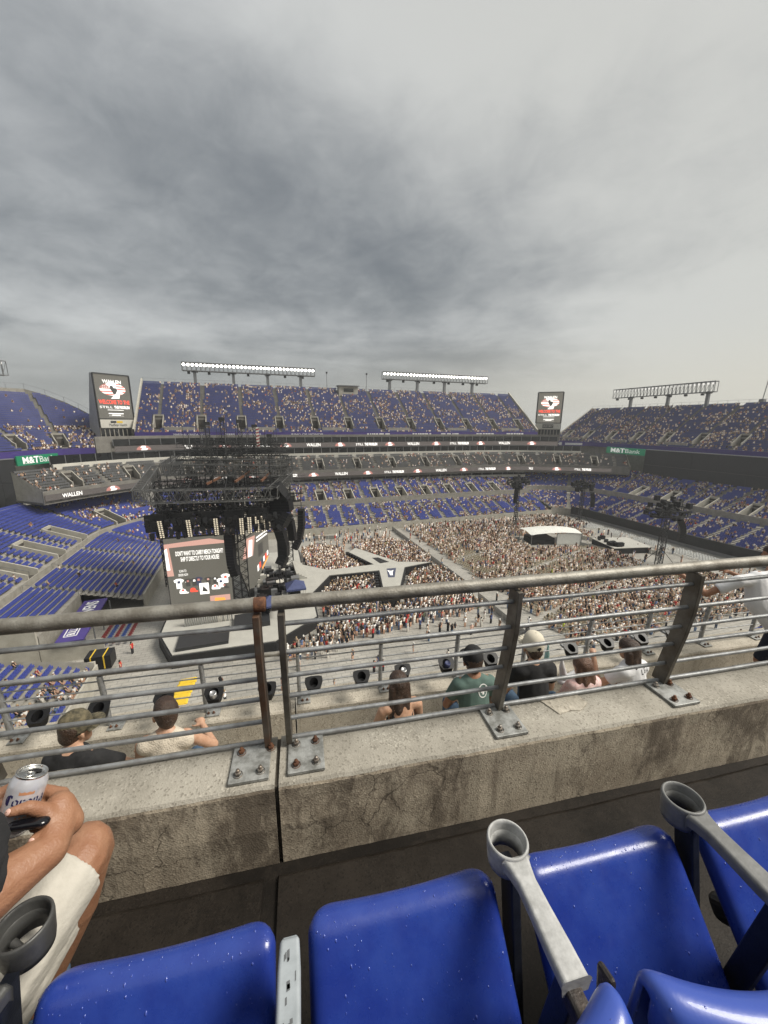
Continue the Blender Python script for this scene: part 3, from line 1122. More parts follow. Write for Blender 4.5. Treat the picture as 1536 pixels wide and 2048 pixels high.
low_left = thing('lower_grandstand', 'nearly empty blue lower stand beside the stage, under the switched-off board', 'grandstand', (-19, 80, 0))
rowsL = tiers(17, 1.5, 19, 0.86, 1.7, .22, .9, .33)
vomL = [(sy(y), 1.5, 18, 25) for y in (74, 84.5, 95)] + [(LOW.near_s((-17.5, 100.8)), .45, 18, 25)]
aisL = [sy(y) for y in (69.2, 79.2, 89.7)] + [LOW.near_s((-18.6, 99.2))]


def occL(s, i):
    return 0.012 if s < sy(100) else 0.35


wp, wr = stand(low_left, LOW, sy(70), LOW.near_s((-15.5, 103.7)), rowsL, .86, aisL, vomL, 'stand_seat', singles=300, occ_fn=occL, seed=3, front=0)
seat_people(wp, wr)
# the shortened rows behind the purple tarpaulin
low_left2 = thing('lower_grandstand', 'short block of blue seats behind the purple tarpaulin', 'grandstand', (-28, 62, 0))
rowsL2 = [(r[0], r[1]) if len(r) < 3 else r for r in rowsL[10:]]
wp, wr = stand(low_left2, LOW, sy(56.6), sy(70), rowsL2, .86, [], [(sy(63.5), 1.4, 8, 15)], 'stand_seat', singles=200, occ=0.01, seed=4, front=0)
seat_people(wp, wr)
strip(LOW, sy(56.6), LOW.near_s((-15.5, 103.7)), 17 * .86 + 1.25, rowsL[17][1], rowsL[18][1] + .15, .2).build('walkway_wall', 'conc', low_left)
strip(LOW, sy(70.2), LOW.near_s((-15.5, 103.7)), -.25, 0, 2.5, .22).build('front_wall', 'conc_pale', low_left)
# handrails on the steps
hm = MB()
for y in (69.6, 79.2, 89.7):
    for i in range(1, 17, 3):
        a = Vector((-19 - i * .86, y, 1.7 + i * .22))
        hm.bar(a, a + Vector((0, 0, .9)), .05)
        b = a + Vector((-.86 * 2, 0, .44))
        hm.bar(b, b + Vector((0, 0, .9)), .05)
        hm.bar(a + Vector((0, 0, .9)), b + Vector((0, 0, .9)), .05)
    for i in range(0, 17, 2):
        a = Vector((-19.6 - 17 * .86 - 1.5 - i * .86, y + 5, rowsL[18][1] + i * .30))
        hm.bar(a, a + Vector((0, 0, .9)), .05)
        hm.bar(a + Vector((0, 0, .9)), a + Vector((-1.72, 0, 1.5)), .05)
props(hm.build('handrails', 'steel_grey', low_left), kind='stuff')

# near corner block on the other side of the players' tunnel
NEARC = Path(arc((-8, 37), 11.5, 265, 180) + [(-19.5, 44), (-19.5, 50)])
low_near = thing('lower_grandstand', 'curved blue corner stand below us with a few people, seen through the railing', 'grandstand', (-19, 45, 0))
rowsN = [(i * .86, 1.7 + i * .24) for i in range(22)]
aisN = [NEARC.near_s((-19.5, 43.5)), NEARC.near_s((-17, 29))]


def occN(s, i):
    return .42 if i < 5 else (.10 if i < 14 else .05)


wp, wr = stand(low_near, NEARC, 0.2, NEARC.s[-1], rowsN, .86, aisN, [], 'stand_seat', singles=300, occ_fn=occN, seed=9, front=0, cell=3)
seat_people(wp, wr)
strip(NEARC, 0.2, NEARC.s[-1], -.25, 0, 2.4, .22).build('front_wall', 'conc_pale', low_near)
m = MB()
m.box((-45, 50.02, 0), (-19.6, 50.5, 2.6))
m.poly([(-38.5, 50.03, 2.6), (-19.6, 50.03, 2.6), (-19.6, 50.03, 2.7), (-38.5, 50.03, 7)])
m.build('tunnel_wall', 'conc_pale', low_near)
m = MB()
m.box((-45, 56.1, 0), (-27.6, 56.5, 5.6))
m.box((-27.5, 56.1, 0), (-20.5, 56.3, 2.6))
m.build('tunnel_wall', 'conc_pale', low_left2)

low_far = thing('lower_grandstand', 'crowded blue lower stand along the far touchline', 'grandstand', (41, 105, 0))
rowsF = tiers(13, 1.6, 13, 0.84, 1.7, .30, 1.4, .36)
stepF = 9.1
vomF = [(s_far0 + 4 + i * stepF, 1.35, 14, 20) for i in range(12)]
aisF = [s_far0 + 4 + i * stepF for i in range(12)] + [s_far0 + 4 + (i + .5) * stepF for i in range(12)]
wp, wr = stand(low_far, LOW, LOW.near_s((-15.0, 104.0)), s_far1, rowsF, .84, aisF, vomF, 'stand_seat', occ=.36, seed=5, front=0, cell=7)
seat_people(wp, wr)
strip(LOW, LOW.near_s((-15.0, 104.0)), s_far1, -.25, 0, 2.0, .22).build('front_wall', 'conc_pale', low_far)
strip(LOW, LOW.near_s((-15.0, 104.0)), s_far1, 13 * .84 + 1.3, rowsF[13][1], rowsF[14][1] + .8, .2).build('walkway_wall', 'conc', low_far)

low_right = thing('lower_grandstand', 'crowded blue lower stand behind the black barrier, under the other dark board', 'grandstand', (106, 80, 0))
rowsR = tiers(15, 2.0, 20, 0.86, 2.6, .24, 1.4, .31)
stepR = 10.5
vomR = [(s_far1 + 6 + i * stepR, 1.2 if i else .5, 16, 23) for i in range(1, 6)]
aisR = [s_far1 + 6 + i * stepR for i in range(0, 6)] + [s_far1 + 11.2 + i * stepR for i in range(0, 6)]
wp, wr = stand(low_right, LOW, s_far1, LOW.s[-1], rowsR, .86, aisR, vomR, 'stand_seat', occ=.33, seed=6, front=0, cell=7)
seat_people(wp, wr)
strip(LOW, s_far1, LOW.s[-1], 15 * .86 + 1.7, rowsR[15][1], rowsR[16][1] + .8, .2).build('walkway_wall', 'conc', low_right)
strip(LOW, LOW.near_s((104, 102)), LOW.s[-1], -1.2, .9, 3.4, .5).build('barrier_cloth', 'black', low_right)
strip(LOW, LOW.near_s((104, 102)), LOW.s[-1], -1.0, 0, .9, .3).build('barrier_foot', 'steel_grey', low_right)

NEARS = Path([(108, 31.5), (40, 30.5), (28, 30)])
low_us = thing('lower_grandstand', 'strip of blue seats with people on our own side, just past the kerb', 'grandstand', (70, 30, 0))
wp, wr = stand(low_us, NEARS, 0.2, NEARS.s[-1], [(i * .86, 1.6 + i * .24) for i in range(10)], .86, [], [], 'stand_seat', occ=.6, seed=12, front=0)
seat_people(wp, wr)

# -------- club level
CLUB = Path([(-43.4, 102.0), (-37, 110.5), (-28, 119.5), (-15, 124.6), (10, 126), (41, 126.3), (72, 126), (97, 124.3), (110, 118.5), (124, 110), (131.5, 104)], soften=2)
sc0, sc1 = 0.0, CLUB.s[-1]
club = thing('club_stand', 'grey-seated club stand running round the far side between two lit ribbons', 'grandstand', (41, 126, 13))
rowsC = [(1.0 + i * .88, 15.0 + i * .52) for i in range(9)]
stepC = 13.0
vomC = [(s, 1.1, 2, 6) for s in np.arange(9, sc1 - 4, stepC)]
aisC = [s for s in np.arange(9, sc1 - 4, stepC)] + [s + stepC / 2 for s in np.arange(9, sc1 - 10, stepC)]
wp, wr = stand(club, CLUB, sc0, sc1, rowsC, .88, aisC, vomC, 'stand_seat_grey', occ=.16, seed=8, front=13.4, concrete='conc_dark', cell=6)
seat_people(wp, wr)
strip(CLUB, sc0, sc1, .4, 13.4, 15.9, .2).build('parapet', 'conc_dark', club)
led_row(club, CLUB, sc0 + .3, sc1 - 6, .1, 14.4, 1.35, 9.3, start=1)
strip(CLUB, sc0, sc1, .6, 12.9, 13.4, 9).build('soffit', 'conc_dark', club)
m = MB()
for s in (sc0, sc1):
    (p0,), (n0,) = (k.reshape(1, 2) for k in CLUB.at(s))
    q = [Vector((p0[0] + n0[0] * d, p0[1] + n0[1] * d, 0)) for d in (0.1, 9.4)]
    m = MB()
    m.poly([q[0] + Vector((0, 0, 12.9)), q[1] + Vector((0, 0, 12.9)), q[1] + Vector((0, 0, 20.0)), q[0] + Vector((0, 0, 16.0))])
    m.build('end_wall', 'conc_pale', club)
# wall and dark boxes under the club
fs0, fs1 = CLUB.near_s((-20, 123)), CLUB.near_s((101, 123))
strip(CLUB, fs0, fs1, 2.0, 10.9, 11.8, .4).build('white_band', 'white_wall', club)
glazing(club, CLUB, fs0, fs1, 2.6, 11.8, 13.0, 4.4, name='box_window')
# above the club: white band, suites, ribbon, suites
b0, b1 = sc0 + 8, sc1 - 15
strip(CLUB, b0, b1, 9.0, 19.4, 20.7, .5).build('white_band', 'white_wall', club)
s_a, s_b = CLUB.near_s((-30, 118)), CLUB.near_s((112, 117))
glazing(club, CLUB, b0, b1, 10.2, 20.6, 22.7, 3.1)
strip(CLUB, s_a - 3, s_b + .5, 10.6, 22.4, 27.0, .6).build('suite_wall', 'conc_dark', club)
led_row(club, CLUB, s_a, s_b, 9.3, 23.55, 1.5, 9.3, start=0)
glazing(club, CLUB, s_a, s_b, 10.1, 24.4, 26.2, 3.1)
strip(CLUB, s_a, s_b, 9.5, 22.5, 22.75, 1.2).build('ledge', 'steel_grey', club)

# -------- upper decks
UPF = Path([(-33, 137), (-20, 137.6), (41, 138), (102, 137.6), (116, 137)], soften=1)
up_far = thing('upper_grandstand', 'tall blue upper deck on the far side under two lit floodlight gantries', 'grandstand', (41, 138, 26))
rowsU = [(i * .80, 27.6 + i * .585) for i in range(29)]
stepU = 12.4
svU = [6 + i * stepU for i in range(12)]
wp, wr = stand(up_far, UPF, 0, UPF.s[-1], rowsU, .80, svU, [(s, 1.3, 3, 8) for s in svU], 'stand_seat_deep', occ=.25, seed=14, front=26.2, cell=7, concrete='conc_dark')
seat_people(wp, wr)
fsc = strip(UPF, 0, UPF.s[-1], -.35, 26.3, 27.9, .3).build('fascia', 'purple', up_far)
for s, tx in ((16, 'MARSHAL YANDA 2007-2019'), (31, 'TERRELL SUGGS 2003-2018'), (52, 'RING OF HONOR')):
    (p0,), (n0,) = (k.reshape(1, 2) for k in UPF.at(s, -.40))
    letter(tx, fsc, (p0[0], p0[1], 27.1), (n0[1], -n0[0], 0), (0, 0, 1), .85, 'white_paint', width=11)
m = MB()
for s in (78, 96, 108, 124, 138):                 # names too far off to read
    x = s - 4
    while x < s + 4:
        w_ = rng.uniform(.4, 1.3)
        (p0,), (n0,) = (k.reshape(1, 2) for k in UPF.at(x, -.41))
        m.obox((p0[0], p0[1], 27.1), (w_ / 2, 0, 0), (0, .01, 0), (0, 0, .28))
        x += w_ + .3
props(m.build('worn_lettering', 'white_paint', fsc), kind='stuff')
m = MB()
for i in range(0, 11, 2):
    (p0,), (n0,) = (k.reshape(1, 2) for k in UPF.at(svU[i] + stepU / 2, 1.2))
    m.obox((p0[0], p0[1], 28.7), (stepU / 2 - 1.9, 0, 0), (0, .35, 0), (0, 0, .75))
m.build('camera_wall', 'conc', up_far)
fence(up_far, UPF, 0, UPF.s[-1], 29 * .80 + .2, rowsU[-1][1], 1.9, 3.2)
for s in (0, UPF.s[-1]):
    m = MB()
    (p0,), (n0,) = (k.reshape(1, 2) for k in UPF.at(s))
    sg = -1 if s == 0 else 1
    a = Vector((p0[0], p0[1], 26.0))
    b = a + Vector((n0[0] * 23.6, n0[1] * 23.6, 0))
    for off in (0, .5):
        o_ = Vector((sg * off, 0, 0))
        m.poly([a + o_, b + o_, b + o_ + Vector((0, 0, 19.8)), a + o_ + Vector((0, 0, 2.8))])
    o_ = Vector((sg * .5, 0, 0))
    m.poly([a + Vector((0, 0, 2.8)), b + Vector((0, 0, 19.8)), b + o_ + Vector((0, 0, 19.8)), a + o_ + Vector((0, 0, 2.8))])
    m.build('end_wall', 'conc_pale', up_far)

UPR = Path([(139, 153), (140, 120), (140.5, 62)])
up_right = thing('upper_grandstand', 'blue upper deck above the dark board and the green sign at the far end', 'grandstand', (140, 100, 22))
rowsUR = [(i * .80, 23.4 + i * .52) for i in range(29)]
svR = [5 + i * 11.5 for i in range(8)]
wp, wr = stand(up_right, UPR, 0, UPR.s[-1], rowsUR, .80, svR, [(s, 1.3, 3, 8) for s in svR], 'stand_seat_deep', occ=.28, seed=15, front=21.6, cell=7, concrete='conc_dark')
seat_people(wp, wr)
strip(UPR, 0, UPR.s[-1], -.35, 22.0, 23.7, .3).build('fascia', 'purple', up_right)
strip(UPR, 0, UPR.s[-1], .4, 12, 22.0, 2.0).build('under_wall', 'conc_dark', up_right)
m = MB()
for i in range(0, 6, 2):
    (p0,), (n0,) = (k.reshape(1, 2) for k in UPR.at(svR[i] + 5.75, 1.2))
    m.obox((p0[0], p0[1], 24.4), (0, 3.9, 0), (.35, 0, 0), (0, 0, .75))
m.build('camera_wall', 'conc', up_right)
fence(up_right, UPR, 0, UPR.s[-1], 29 * .80 + .2, rowsUR[-1][1], 1.9, 3.2)
(p0,), (n0,) = (k.reshape(1, 2) for k in UPR.at(0))
m = MB()
a = Vector((p0[0], p0[1], 21.6))
b = a + Vector((n0[0] * 23.6, n0[1] * 23.6, 0))
m.poly([a, b, b + Vector((0, 0, 17.6)), a + Vector((0, 0, 2.8))])
m.poly([a + Vector((0, .5, 0)), b + Vector((0, .5, 0)), b + Vector((0, .5, 17.6)), a + Vector((0, .5, 2.8))])
m.poly([a + Vector((0, 0, 2.8)), b + Vector((0, 0, 17.6)), b + Vector((0, .5, 17.6)), a + Vector((0, .5, 2.8))])
m.build('end_wall', 'conc_pale', up_right)

UPL = Path([(-66, 100), (-58, 116), (-51.5, 129), (-44, 133.4), (-36.0, 134.6)], soften=1)
up_left = thing('upper_grandstand', 'half empty blue upper deck left of the tilted screen tower, behind the green sign', 'grandstand', (-52, 126, 22))
sL_end = UPL.s[-1]


def clipL(s):
    k = (sL_end - s) / sL_end
    return min(24.0, 1.0 + 1.75 * (sL_end - s))


svL = [8 + i * 9.2 for i in range(5)]
wp, wr = stand(up_left, UPL, 0, sL_end, [(i * .80, 23.4 + i * .54) for i in range(29)], .80, svL, [(s, 1.2, 2, 6) for s in svL], 'stand_seat_deep',
               occ_fn=lambda s, i: .42 if (i < 11 and s > 28) else .02, seed=16, front=21.6, clip=clipL, cell=6, concrete='conc_dark')
seat_people(wp, wr)
strip(UPL, 0, sL_end, -.35, 21.9, 23.6, .3).build('fascia', 'purple', up_left)
m = MB()
ss = np.linspace(0, sL_end, 30)
for k in range(29):
    d0, d1 = clipL(ss[k]) + .8, clipL(ss[k + 1]) + .8
    a = UPL.at(ss[k], d0)[0]
    b = UPL.at(ss[k + 1], d1)[0]
    z0, z1 = 23.4 + d0 / .8 * .54, 23.4 + d1 / .8 * .54
    m.poly([(*a, 20), (*b, 20), (*b, z1 + .3), (*a, z0 + .3)])
m.build('back_wall', 'conc', up_left)
m = MB()
for k in range(29):
    d0, d1 = clipL(ss[k]) + .8, clipL(ss[k + 1]) + .8
    a = UPL.at(ss[k], d0)[0]
    b = UPL.at(ss[k + 1], d1)[0]
    z0, z1 = 23.6 + d0 / .8 * .54, 23.6 + d1 / .8 * .54
    m.bar((*a, z0), (*a, z0 + 1.6), .07)
    m.bar((*a, z0 + 1.6), (*b, z1 + 1.6), .05)
props(m.build('top_fence', 'steel_grey', up_left), kind='stuff')
(p0,), (n0,) = (k.reshape(1, 2) for k in UPL.at(sL_end - 26, 22))
m = MB()
m.obox((p0[0], p0[1], 38.0), (3.6 * -n0[1], 3.6 * n0[0], 0), (n0[0] * 1.2, n0[1] * 1.2, 0), (0, 0, 1.6))
m.build('plant_room', 'conc', up_left)
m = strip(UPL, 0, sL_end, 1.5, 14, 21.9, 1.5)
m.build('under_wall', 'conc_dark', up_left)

# every seated onlooker in the far stands reads as one crowd
wp, wr = np.vstack(all_sit_pos), np.concatenate(all_sit_rot)
ok = in_view(wp)
wp, wr = wp[ok], wr[ok]
wr = wr + rng.uniform(-.5, .5, len(wr))
me = crowd_mesh('seated_crowd', SIT_V, SIT_Q, SIT_K, wp, wr, rng.uniform(.78, .94, len(wp)), np.array([.78, .62, .8, .7, .62])[None, :, None])
o = add_obj('seated_crowd', me, None, 'crowd')
props(o, 'seated spectators filling parts of the stands round the field', 'crowd', kind='stuff')
print('seated', len(wp))
# ------------------------------------------------------------------ boards, signs, gantries
Zv = Vector((0, 0, 1))


def emblem(par, o, ex, k, nrm):
    """the oval flag with a white-haired head in front of it"""
    o, ex, nrm = Vector(o), Vector(ex).normalized(), Vector(nrm).normalized()
    P = lambda a, b, lift: o + ex * (a * k) + Zv * (b * k) + nrm * lift
    rings = MB()
    rings.poly([P(1.0 * cos(t), .52 * sin(t), .03) for t in np.linspace(0, 2 * pi, 33)[:-1]])
    f = rings.build('flag_oval', 'led_white', par)
    st = MB()
    for b in (-.42, -.20, .02, .24, .44):
        w0 = 1.0 * sqrt(max(0, 1 - ((b - .045) / .52) ** 2))
        w1 = 1.0 * sqrt(max(0, 1 - ((b + .045) / .52) ** 2))
        x0 = -1 if b < .02 else -.05
        st.poly([P(max(x0, -w0), b - .045, .05), P(w0, b - .045, .05), P(w1, b + .045, .05), P(max(x0, -w1), b + .045, .05)])
    st.build('red_stripes', 'led_red', f)
    cn = MB()
    pts = [(-.93, .02), (-.1, .02), (-.1, .5)] + [(-1.0 * cos(t), .52 * sin(t)) for t in np.linspace(1.35, .12, 7)]
    cn.poly([P(a, b, .055) for a, b in pts])
    cn.build('star_field', 'led_pink', f)
    sm_ = MB()
    for i in range(5):
        for j in range(3):
            a, b = -.78 + i * .15 + (j % 2) * .06, .12 + j * .13
            if (a / .95) ** 2 + (b / .5) ** 2 < 1:
                sm_.poly([P(a + .04 * cos(t), b + .04 * sin(t), .065) for t in (0, pi / 2, pi, 3 * pi / 2)])
    sm_.build('stars', 'led_white', f)
    h = MB()
    h.poly([P(a, b, .075) for a, b in ((-.25, -.78), (.02, -.50), (-.12, -.1), (-.28, .2), (-.5, .42), (-.2, .62), (.1, .66), (.3, .45), (.28, .1), (.42, -.1), (.75, -.2), (.5, -.35), (.42, -.75))])
    h.build('white_head', 'led_white', f)
    h = MB()
    h.poly([P(a, b, .085) for a, b in ((-.2, .28), (0, .3), (.05, .12), (.28, .1), (.34, -.05), (.2, -.35), (.02, -.45), (-.08, -.2), (-.22, .05))])
    h.build('dark_face', 'led_dark', f)


def board_words(par, o, ex, nrm, w, h):
    o, ex, nrm = Vector(o), Vector(ex).normalized(), Vector(nrm).normalized()
    L = lambda b: o + Zv * (b * h) + nrm * .06
    letter('WALLEN', par, L(.335), ex, Zv, h * .105, 'led_white', width=w * .52, offset=.03)
    emblem(par, o + Zv * (h * .17), ex, w * .36, nrm)
    letter('WELCOME TO THE', par, L(-.12), ex, Zv, h * .125, 'led_red', width=w * .86, offset=.035)
    letter('STILL', par, L(-.235) - ex * (w * .25), ex, Zv, h * .07, 'led_white', width=w * .36, offset=.005)
    letter('THE PROBLEM', par, L(-.235) + ex * (w * .19), ex, Zv, h * .085, 'led_white', width=w * .44, offset=.05)
    for b, wd, hh in ((-.295, .45, .012), (-.375, .42, .022), (-.41, .25, .018), (-.428, .42, .005)):
        m = MB()
        c = L(b)
        m.poly([c - ex * (wd * w / 2) - Zv * (hh * h / 2), c + ex * (wd * w / 2) - Zv * (hh * h / 2), c + ex * (wd * w / 2) + Zv * (hh * h / 2), c - ex * (wd * w / 2) + Zv * (hh * h / 2)])
        m.build('small_print', 'led_white', par)


def screen_tower(A, B, z0, z1, label, side, sign):
    """upright screen between ground points A and B (left, right as we see it)"""
    A, B = Vector((*A, 0)), Vector((*B, 0))
    ex = (B - A).normalized()
    nrm = Vector((ex.y, -ex.x, 0))
    w_, h_ = (B - A).length, z1 - z0
    t = thing('screen_tower', label, 'scoreboard', tuple((A + B) / 2 + Zv * 20))
    m = MB()
    m.poly([A + Zv * z0, B + Zv * z0, B + Zv * z1, A + Zv * z1])
    scr = m.build('screen', 'led_bg', t)
    c = (A + B) / 2 + Zv * ((z0 + z1) / 2)
    board_words(scr, c, ex, nrm, w_, h_)
    m = MB()
    for p, q in ((A, B),):
        for a, b in ((A + Zv * z0, A + Zv * z1), (B + Zv * z0, B + Zv * z1), (A + Zv * z0, B + Zv * z0), (A + Zv * z1, B + Zv * z1)):
            m.bar(a + nrm * .05, b + nrm * .05, .35)
    m.build('frame', 'board_dark', t)
    m = MB()                                            # the wedge behind it
    bk = -nrm
    for sgn, P_ in ((-1, A), (1, B)):
        o_ = ex * (sgn * .2)
        m.poly([P_ + o_ + Zv * (z1 + .1), P_ + o_ + Zv * 22, P_ + o_ + bk * 7 + Zv * 22, P_ + o_ + bk * 6 + Zv * (z0 - 1), P_ + o_ + bk * 1.2 + Zv * (z1 + .1)])
    m.poly([A + bk * 1.2 + Zv * z1, B + bk * 1.2 + Zv * z1, B + bk * 7 + Zv * 22, A + bk * 7 + Zv * 22])
    m.poly([A + Zv * z1, B + Zv * z1, B + bk * 1.2 + Zv * z1, A + bk * 1.2 + Zv * z1])
    m.build('housing', 'steel_pale', t)
    k = .96
    m = MB()
    m.obox((A + B) / 2 + Zv * (z0 - 1.35) + nrm * .1, ex * (w_ / 2 * k), nrm * .2, Zv * 1.2)
    sg = m.build('sign_panel', 'white_wall', t)
    if sign == 'MedStar Health':
        letter(sign, sg, (A + B) / 2 + Zv * (z0 - 1.75) + nrm * .34, ex, Zv, 1.15, 'board_dark', width=w_ * .5)
        m = MB()
        m.obox((A + B) / 2 + Zv * (z0 - .85) + nrm * .33 - ex * 1.2, ex * .75, nrm * .01, Zv * .28)
        m.build('logo_bar', 'board_dark', sg)
        m = MB()
        m.obox((A + B) / 2 + Zv * (z0 - .85) + nrm * .33 + ex * .5, ex * .8, nrm * .01, Zv * .28)
        m.build('logo_bar', 'yellow', sg)
    else:
        m = MB()
        m.obox((A + B) / 2 + Zv * (z0 - 1.3) + nrm * .33, ex * 2.2, nrm * .02, Zv * .75)
        bb = m.build('name_plate', 'board_dark', sg)
        letter(sign, bb, (A + B) / 2 + Zv * (z0 - 1.3) + nrm * .37, ex, Zv, 1.2, 'white_wall', width=4.0, offset=.02)
    m = MB()
    m.obox((A + B) / 2 + Zv * (z0 - 4.2) - nrm * .25, ex * (w_ / 2), nrm * .2, Zv * 1.7)
    m.obox((A + B) / 2 + Zv * (z0 - 6.2) + nrm * .5, ex * (w_ / 2), nrm * 1.0, Zv * .35)
    m.obox((A + B) / 2 + Zv * (z0 - 8.6) - nrm * .3, ex * (w_ / 2), nrm * .1, Zv * 2.0)
    bd = m.build('cabin', 'conc', t)
    for i in range(8):
        c = A + ex * (w_ * (i + .5) / 8) + Zv * (z0 - 4.0)
        m = MB()
        m.obox(c + nrm * .0, ex * (w_ / 16 * .72), nrm * .06, Zv * 1.15)
        m.build('window', 'glass_dark', bd)
    m = MB()
    m.obox((A + B) / 2 + Zv * (z0 - 8.3) - nrm * .15, ex * (w_ / 2 * .8), nrm * .1, Zv * 1.2)
    m.build('opening', 'black', bd)
    return t


screen_tower((-41.4, 136.1), (-33.9, 142.1), 31.7, 44.5, 'tilted-looking lit screen tower reading WELCOME TO THE, with pale sloping side wall', 1, 'MedStar Health')
screen_tower((120.5, 143.8), (128.3, 137.3), 31.6, 44.6, 'smaller lit screen tower over the OLD BAY plate at the far corner', -1, 'OLD BAY')


def wide_board(A, B, z0, z1, label):
    A, B = Vector((*A, 0)), Vector((*B, 0))
    ex = (B - A).normalized()
    nrm = Vector((ex.y, -ex.x, 0))
    t = thing('wide_board', label, 'scoreboard', tuple((A + B) / 2 + Zv * z0))
    n = 8
    for i in range(n):
        for j in range(2):
            m = MB()
            c = A + ex * ((B - A).length * (i + .5) / n) + Zv * (z0 + (z1 - z0) * (j + .5) / 2)
            m.obox(c, ex * ((B - A).length / n / 2 - .02), nrm * .5, Zv * ((z1 - z0) / 4 - .02))
            m.build('panel', 'board_dark', t)
    m = MB()
    m.obox((A + B) / 2 + Zv * (z1 + .12), ex * ((B - A).length / 2), nrm * .6, Zv * .1)
    m.obox((A + B) / 2 + Zv * ((z1 + z0) / 2) - nrm * .62, ex * ((B - A).length / 2 - .1), nrm * .1, Zv * ((z1 - z0) / 2))
    m.build('top_rim', 'steel_grey', t)


wide_board((137.2, 103.2), (138.2, 40), 11.6, 22.2, 'long dark switched-off board below the far end upper deck')
wide_board((-68, 92), (-54.2, 116.2), 11.0, 22.0, 'dark switched-off board cut off by the picture edge, above empty seats')


def bank_sign(A, B, z0, z1, label):
    A, B = Vector((*A, 0)), Vector((*B, 0))
    ex = (B - A).normalized()
    nrm = Vector((ex.y, -ex.x, 0))
    t = thing('bank_sign', label, 'sign', tuple((A + B) / 2 + Zv * z0))
    w_, h_ = (B - A).length, z1 - z0
    m = MB()
    m.obox((A + B) / 2 + Zv * ((z0 + z1) / 2), ex * (w_ / 2), nrm * .2, Zv * (h_ / 2))
    pn = m.build('panel', 'green_sign', t)
    c = (A + B) / 2 + Zv * ((z0 + z1) / 2) + nrm * .23
    letter('M&T', pn, c - ex * (w_ * .19), ex, Zv, h_ * .92, 'sign_white', width=w_ * .38, offset=.035)
    letter('Bank', pn, c + ex * (w_ * .20), ex, Zv, h_ * .92, 'sign_white', width=w_ * .37, offset=-.008)
    m = MB()                                            # serifs of the heavy letters
    for a in (-.36, -.305, -.235, -.18, -.055):
        m.obox(c + ex * (w_ * a) - Zv * (h_ * .31) + nrm * .01, ex * (w_ * .022), nrm * .01, Zv * (h_ * .025))
    m.build('letter_feet', 'white_paint', pn)
    m = MB()
    for k in range(6):
        p = A + ex * (w_ * (k + .5) / 6) - nrm * .22
        m.bar(p + Zv * (z0 + .2), p - nrm * 1.5 + Zv * (z0 + .2), .12)
    m.build('brackets', 'steel_grey', t)


bank_sign((-54.6, 118.6), (-50.0, 128.6), 20.1, 22.5, 'green M&T Bank sign beside the dark board at the picture edge')
bank_sign((137.0, 120.0), (136.6, 103.4), 20.0, 22.4, 'green M&T Bank sign at the far end, above grey seats')


def flat_sign(name, label, A, B, z0, z1, mt, bars):
    A, B = Vector((*A, 0)), Vector((*B, 0))
    ex = (B - A).normalized()
    nrm = Vector((ex.y, -ex.x, 0))
    t = thing(name, label, 'sign', tuple((A + B) / 2 + Zv * z0))
    m = MB()
    m.obox((A + B) / 2 + Zv * ((z0 + z1) / 2), (B - A) / 2, nrm * .12, Zv * ((z1 - z0) / 2))
    p = m.build('panel', mt, t)
    m = MB()
    for a0, a1, b, hh in bars:
        c = A + (B - A) * ((a0 + a1) / 2) + Zv * (z0 + (z1 - z0) * b) + nrm * .14
        m.obox(c, (B - A) * ((a1 - a0) / 2), nrm * .01, Zv * ((z1 - z0) * hh / 2))
    m.build('lettering', 'white_paint', p)


M['teal'] = mat('teal_sign_face', (0.03, 0.20, 0.24), 0.5)
flat_sign('teal_sign', 'teal sign with white lettering below the tilted screen tower', (-37.6, 130.0), (-27.5, 133.6), 22.4, 24.3, 'teal',
          [(.05, .4, .68, .22), (.45, .5, .7, .5), (.55, .92, .7, .18), (.05, .15, .25, .18), (.2, .35, .25, .18), (.42, .65, .25, .18), (.7, .92, .25, .18)])
flat_sign('blue_sign', 'small blue sign with a white mark below the OLD BAY plate', (117.6, 129.5), (128.5, 123.2), 22.6, 24.2, 'purple',
          [(.08, .16, .5, .7), (.22, .3, .5, .7), (.14, .24, .5, .3), (.4, .92, .62, .22), (.4, .92, .32, .22)])


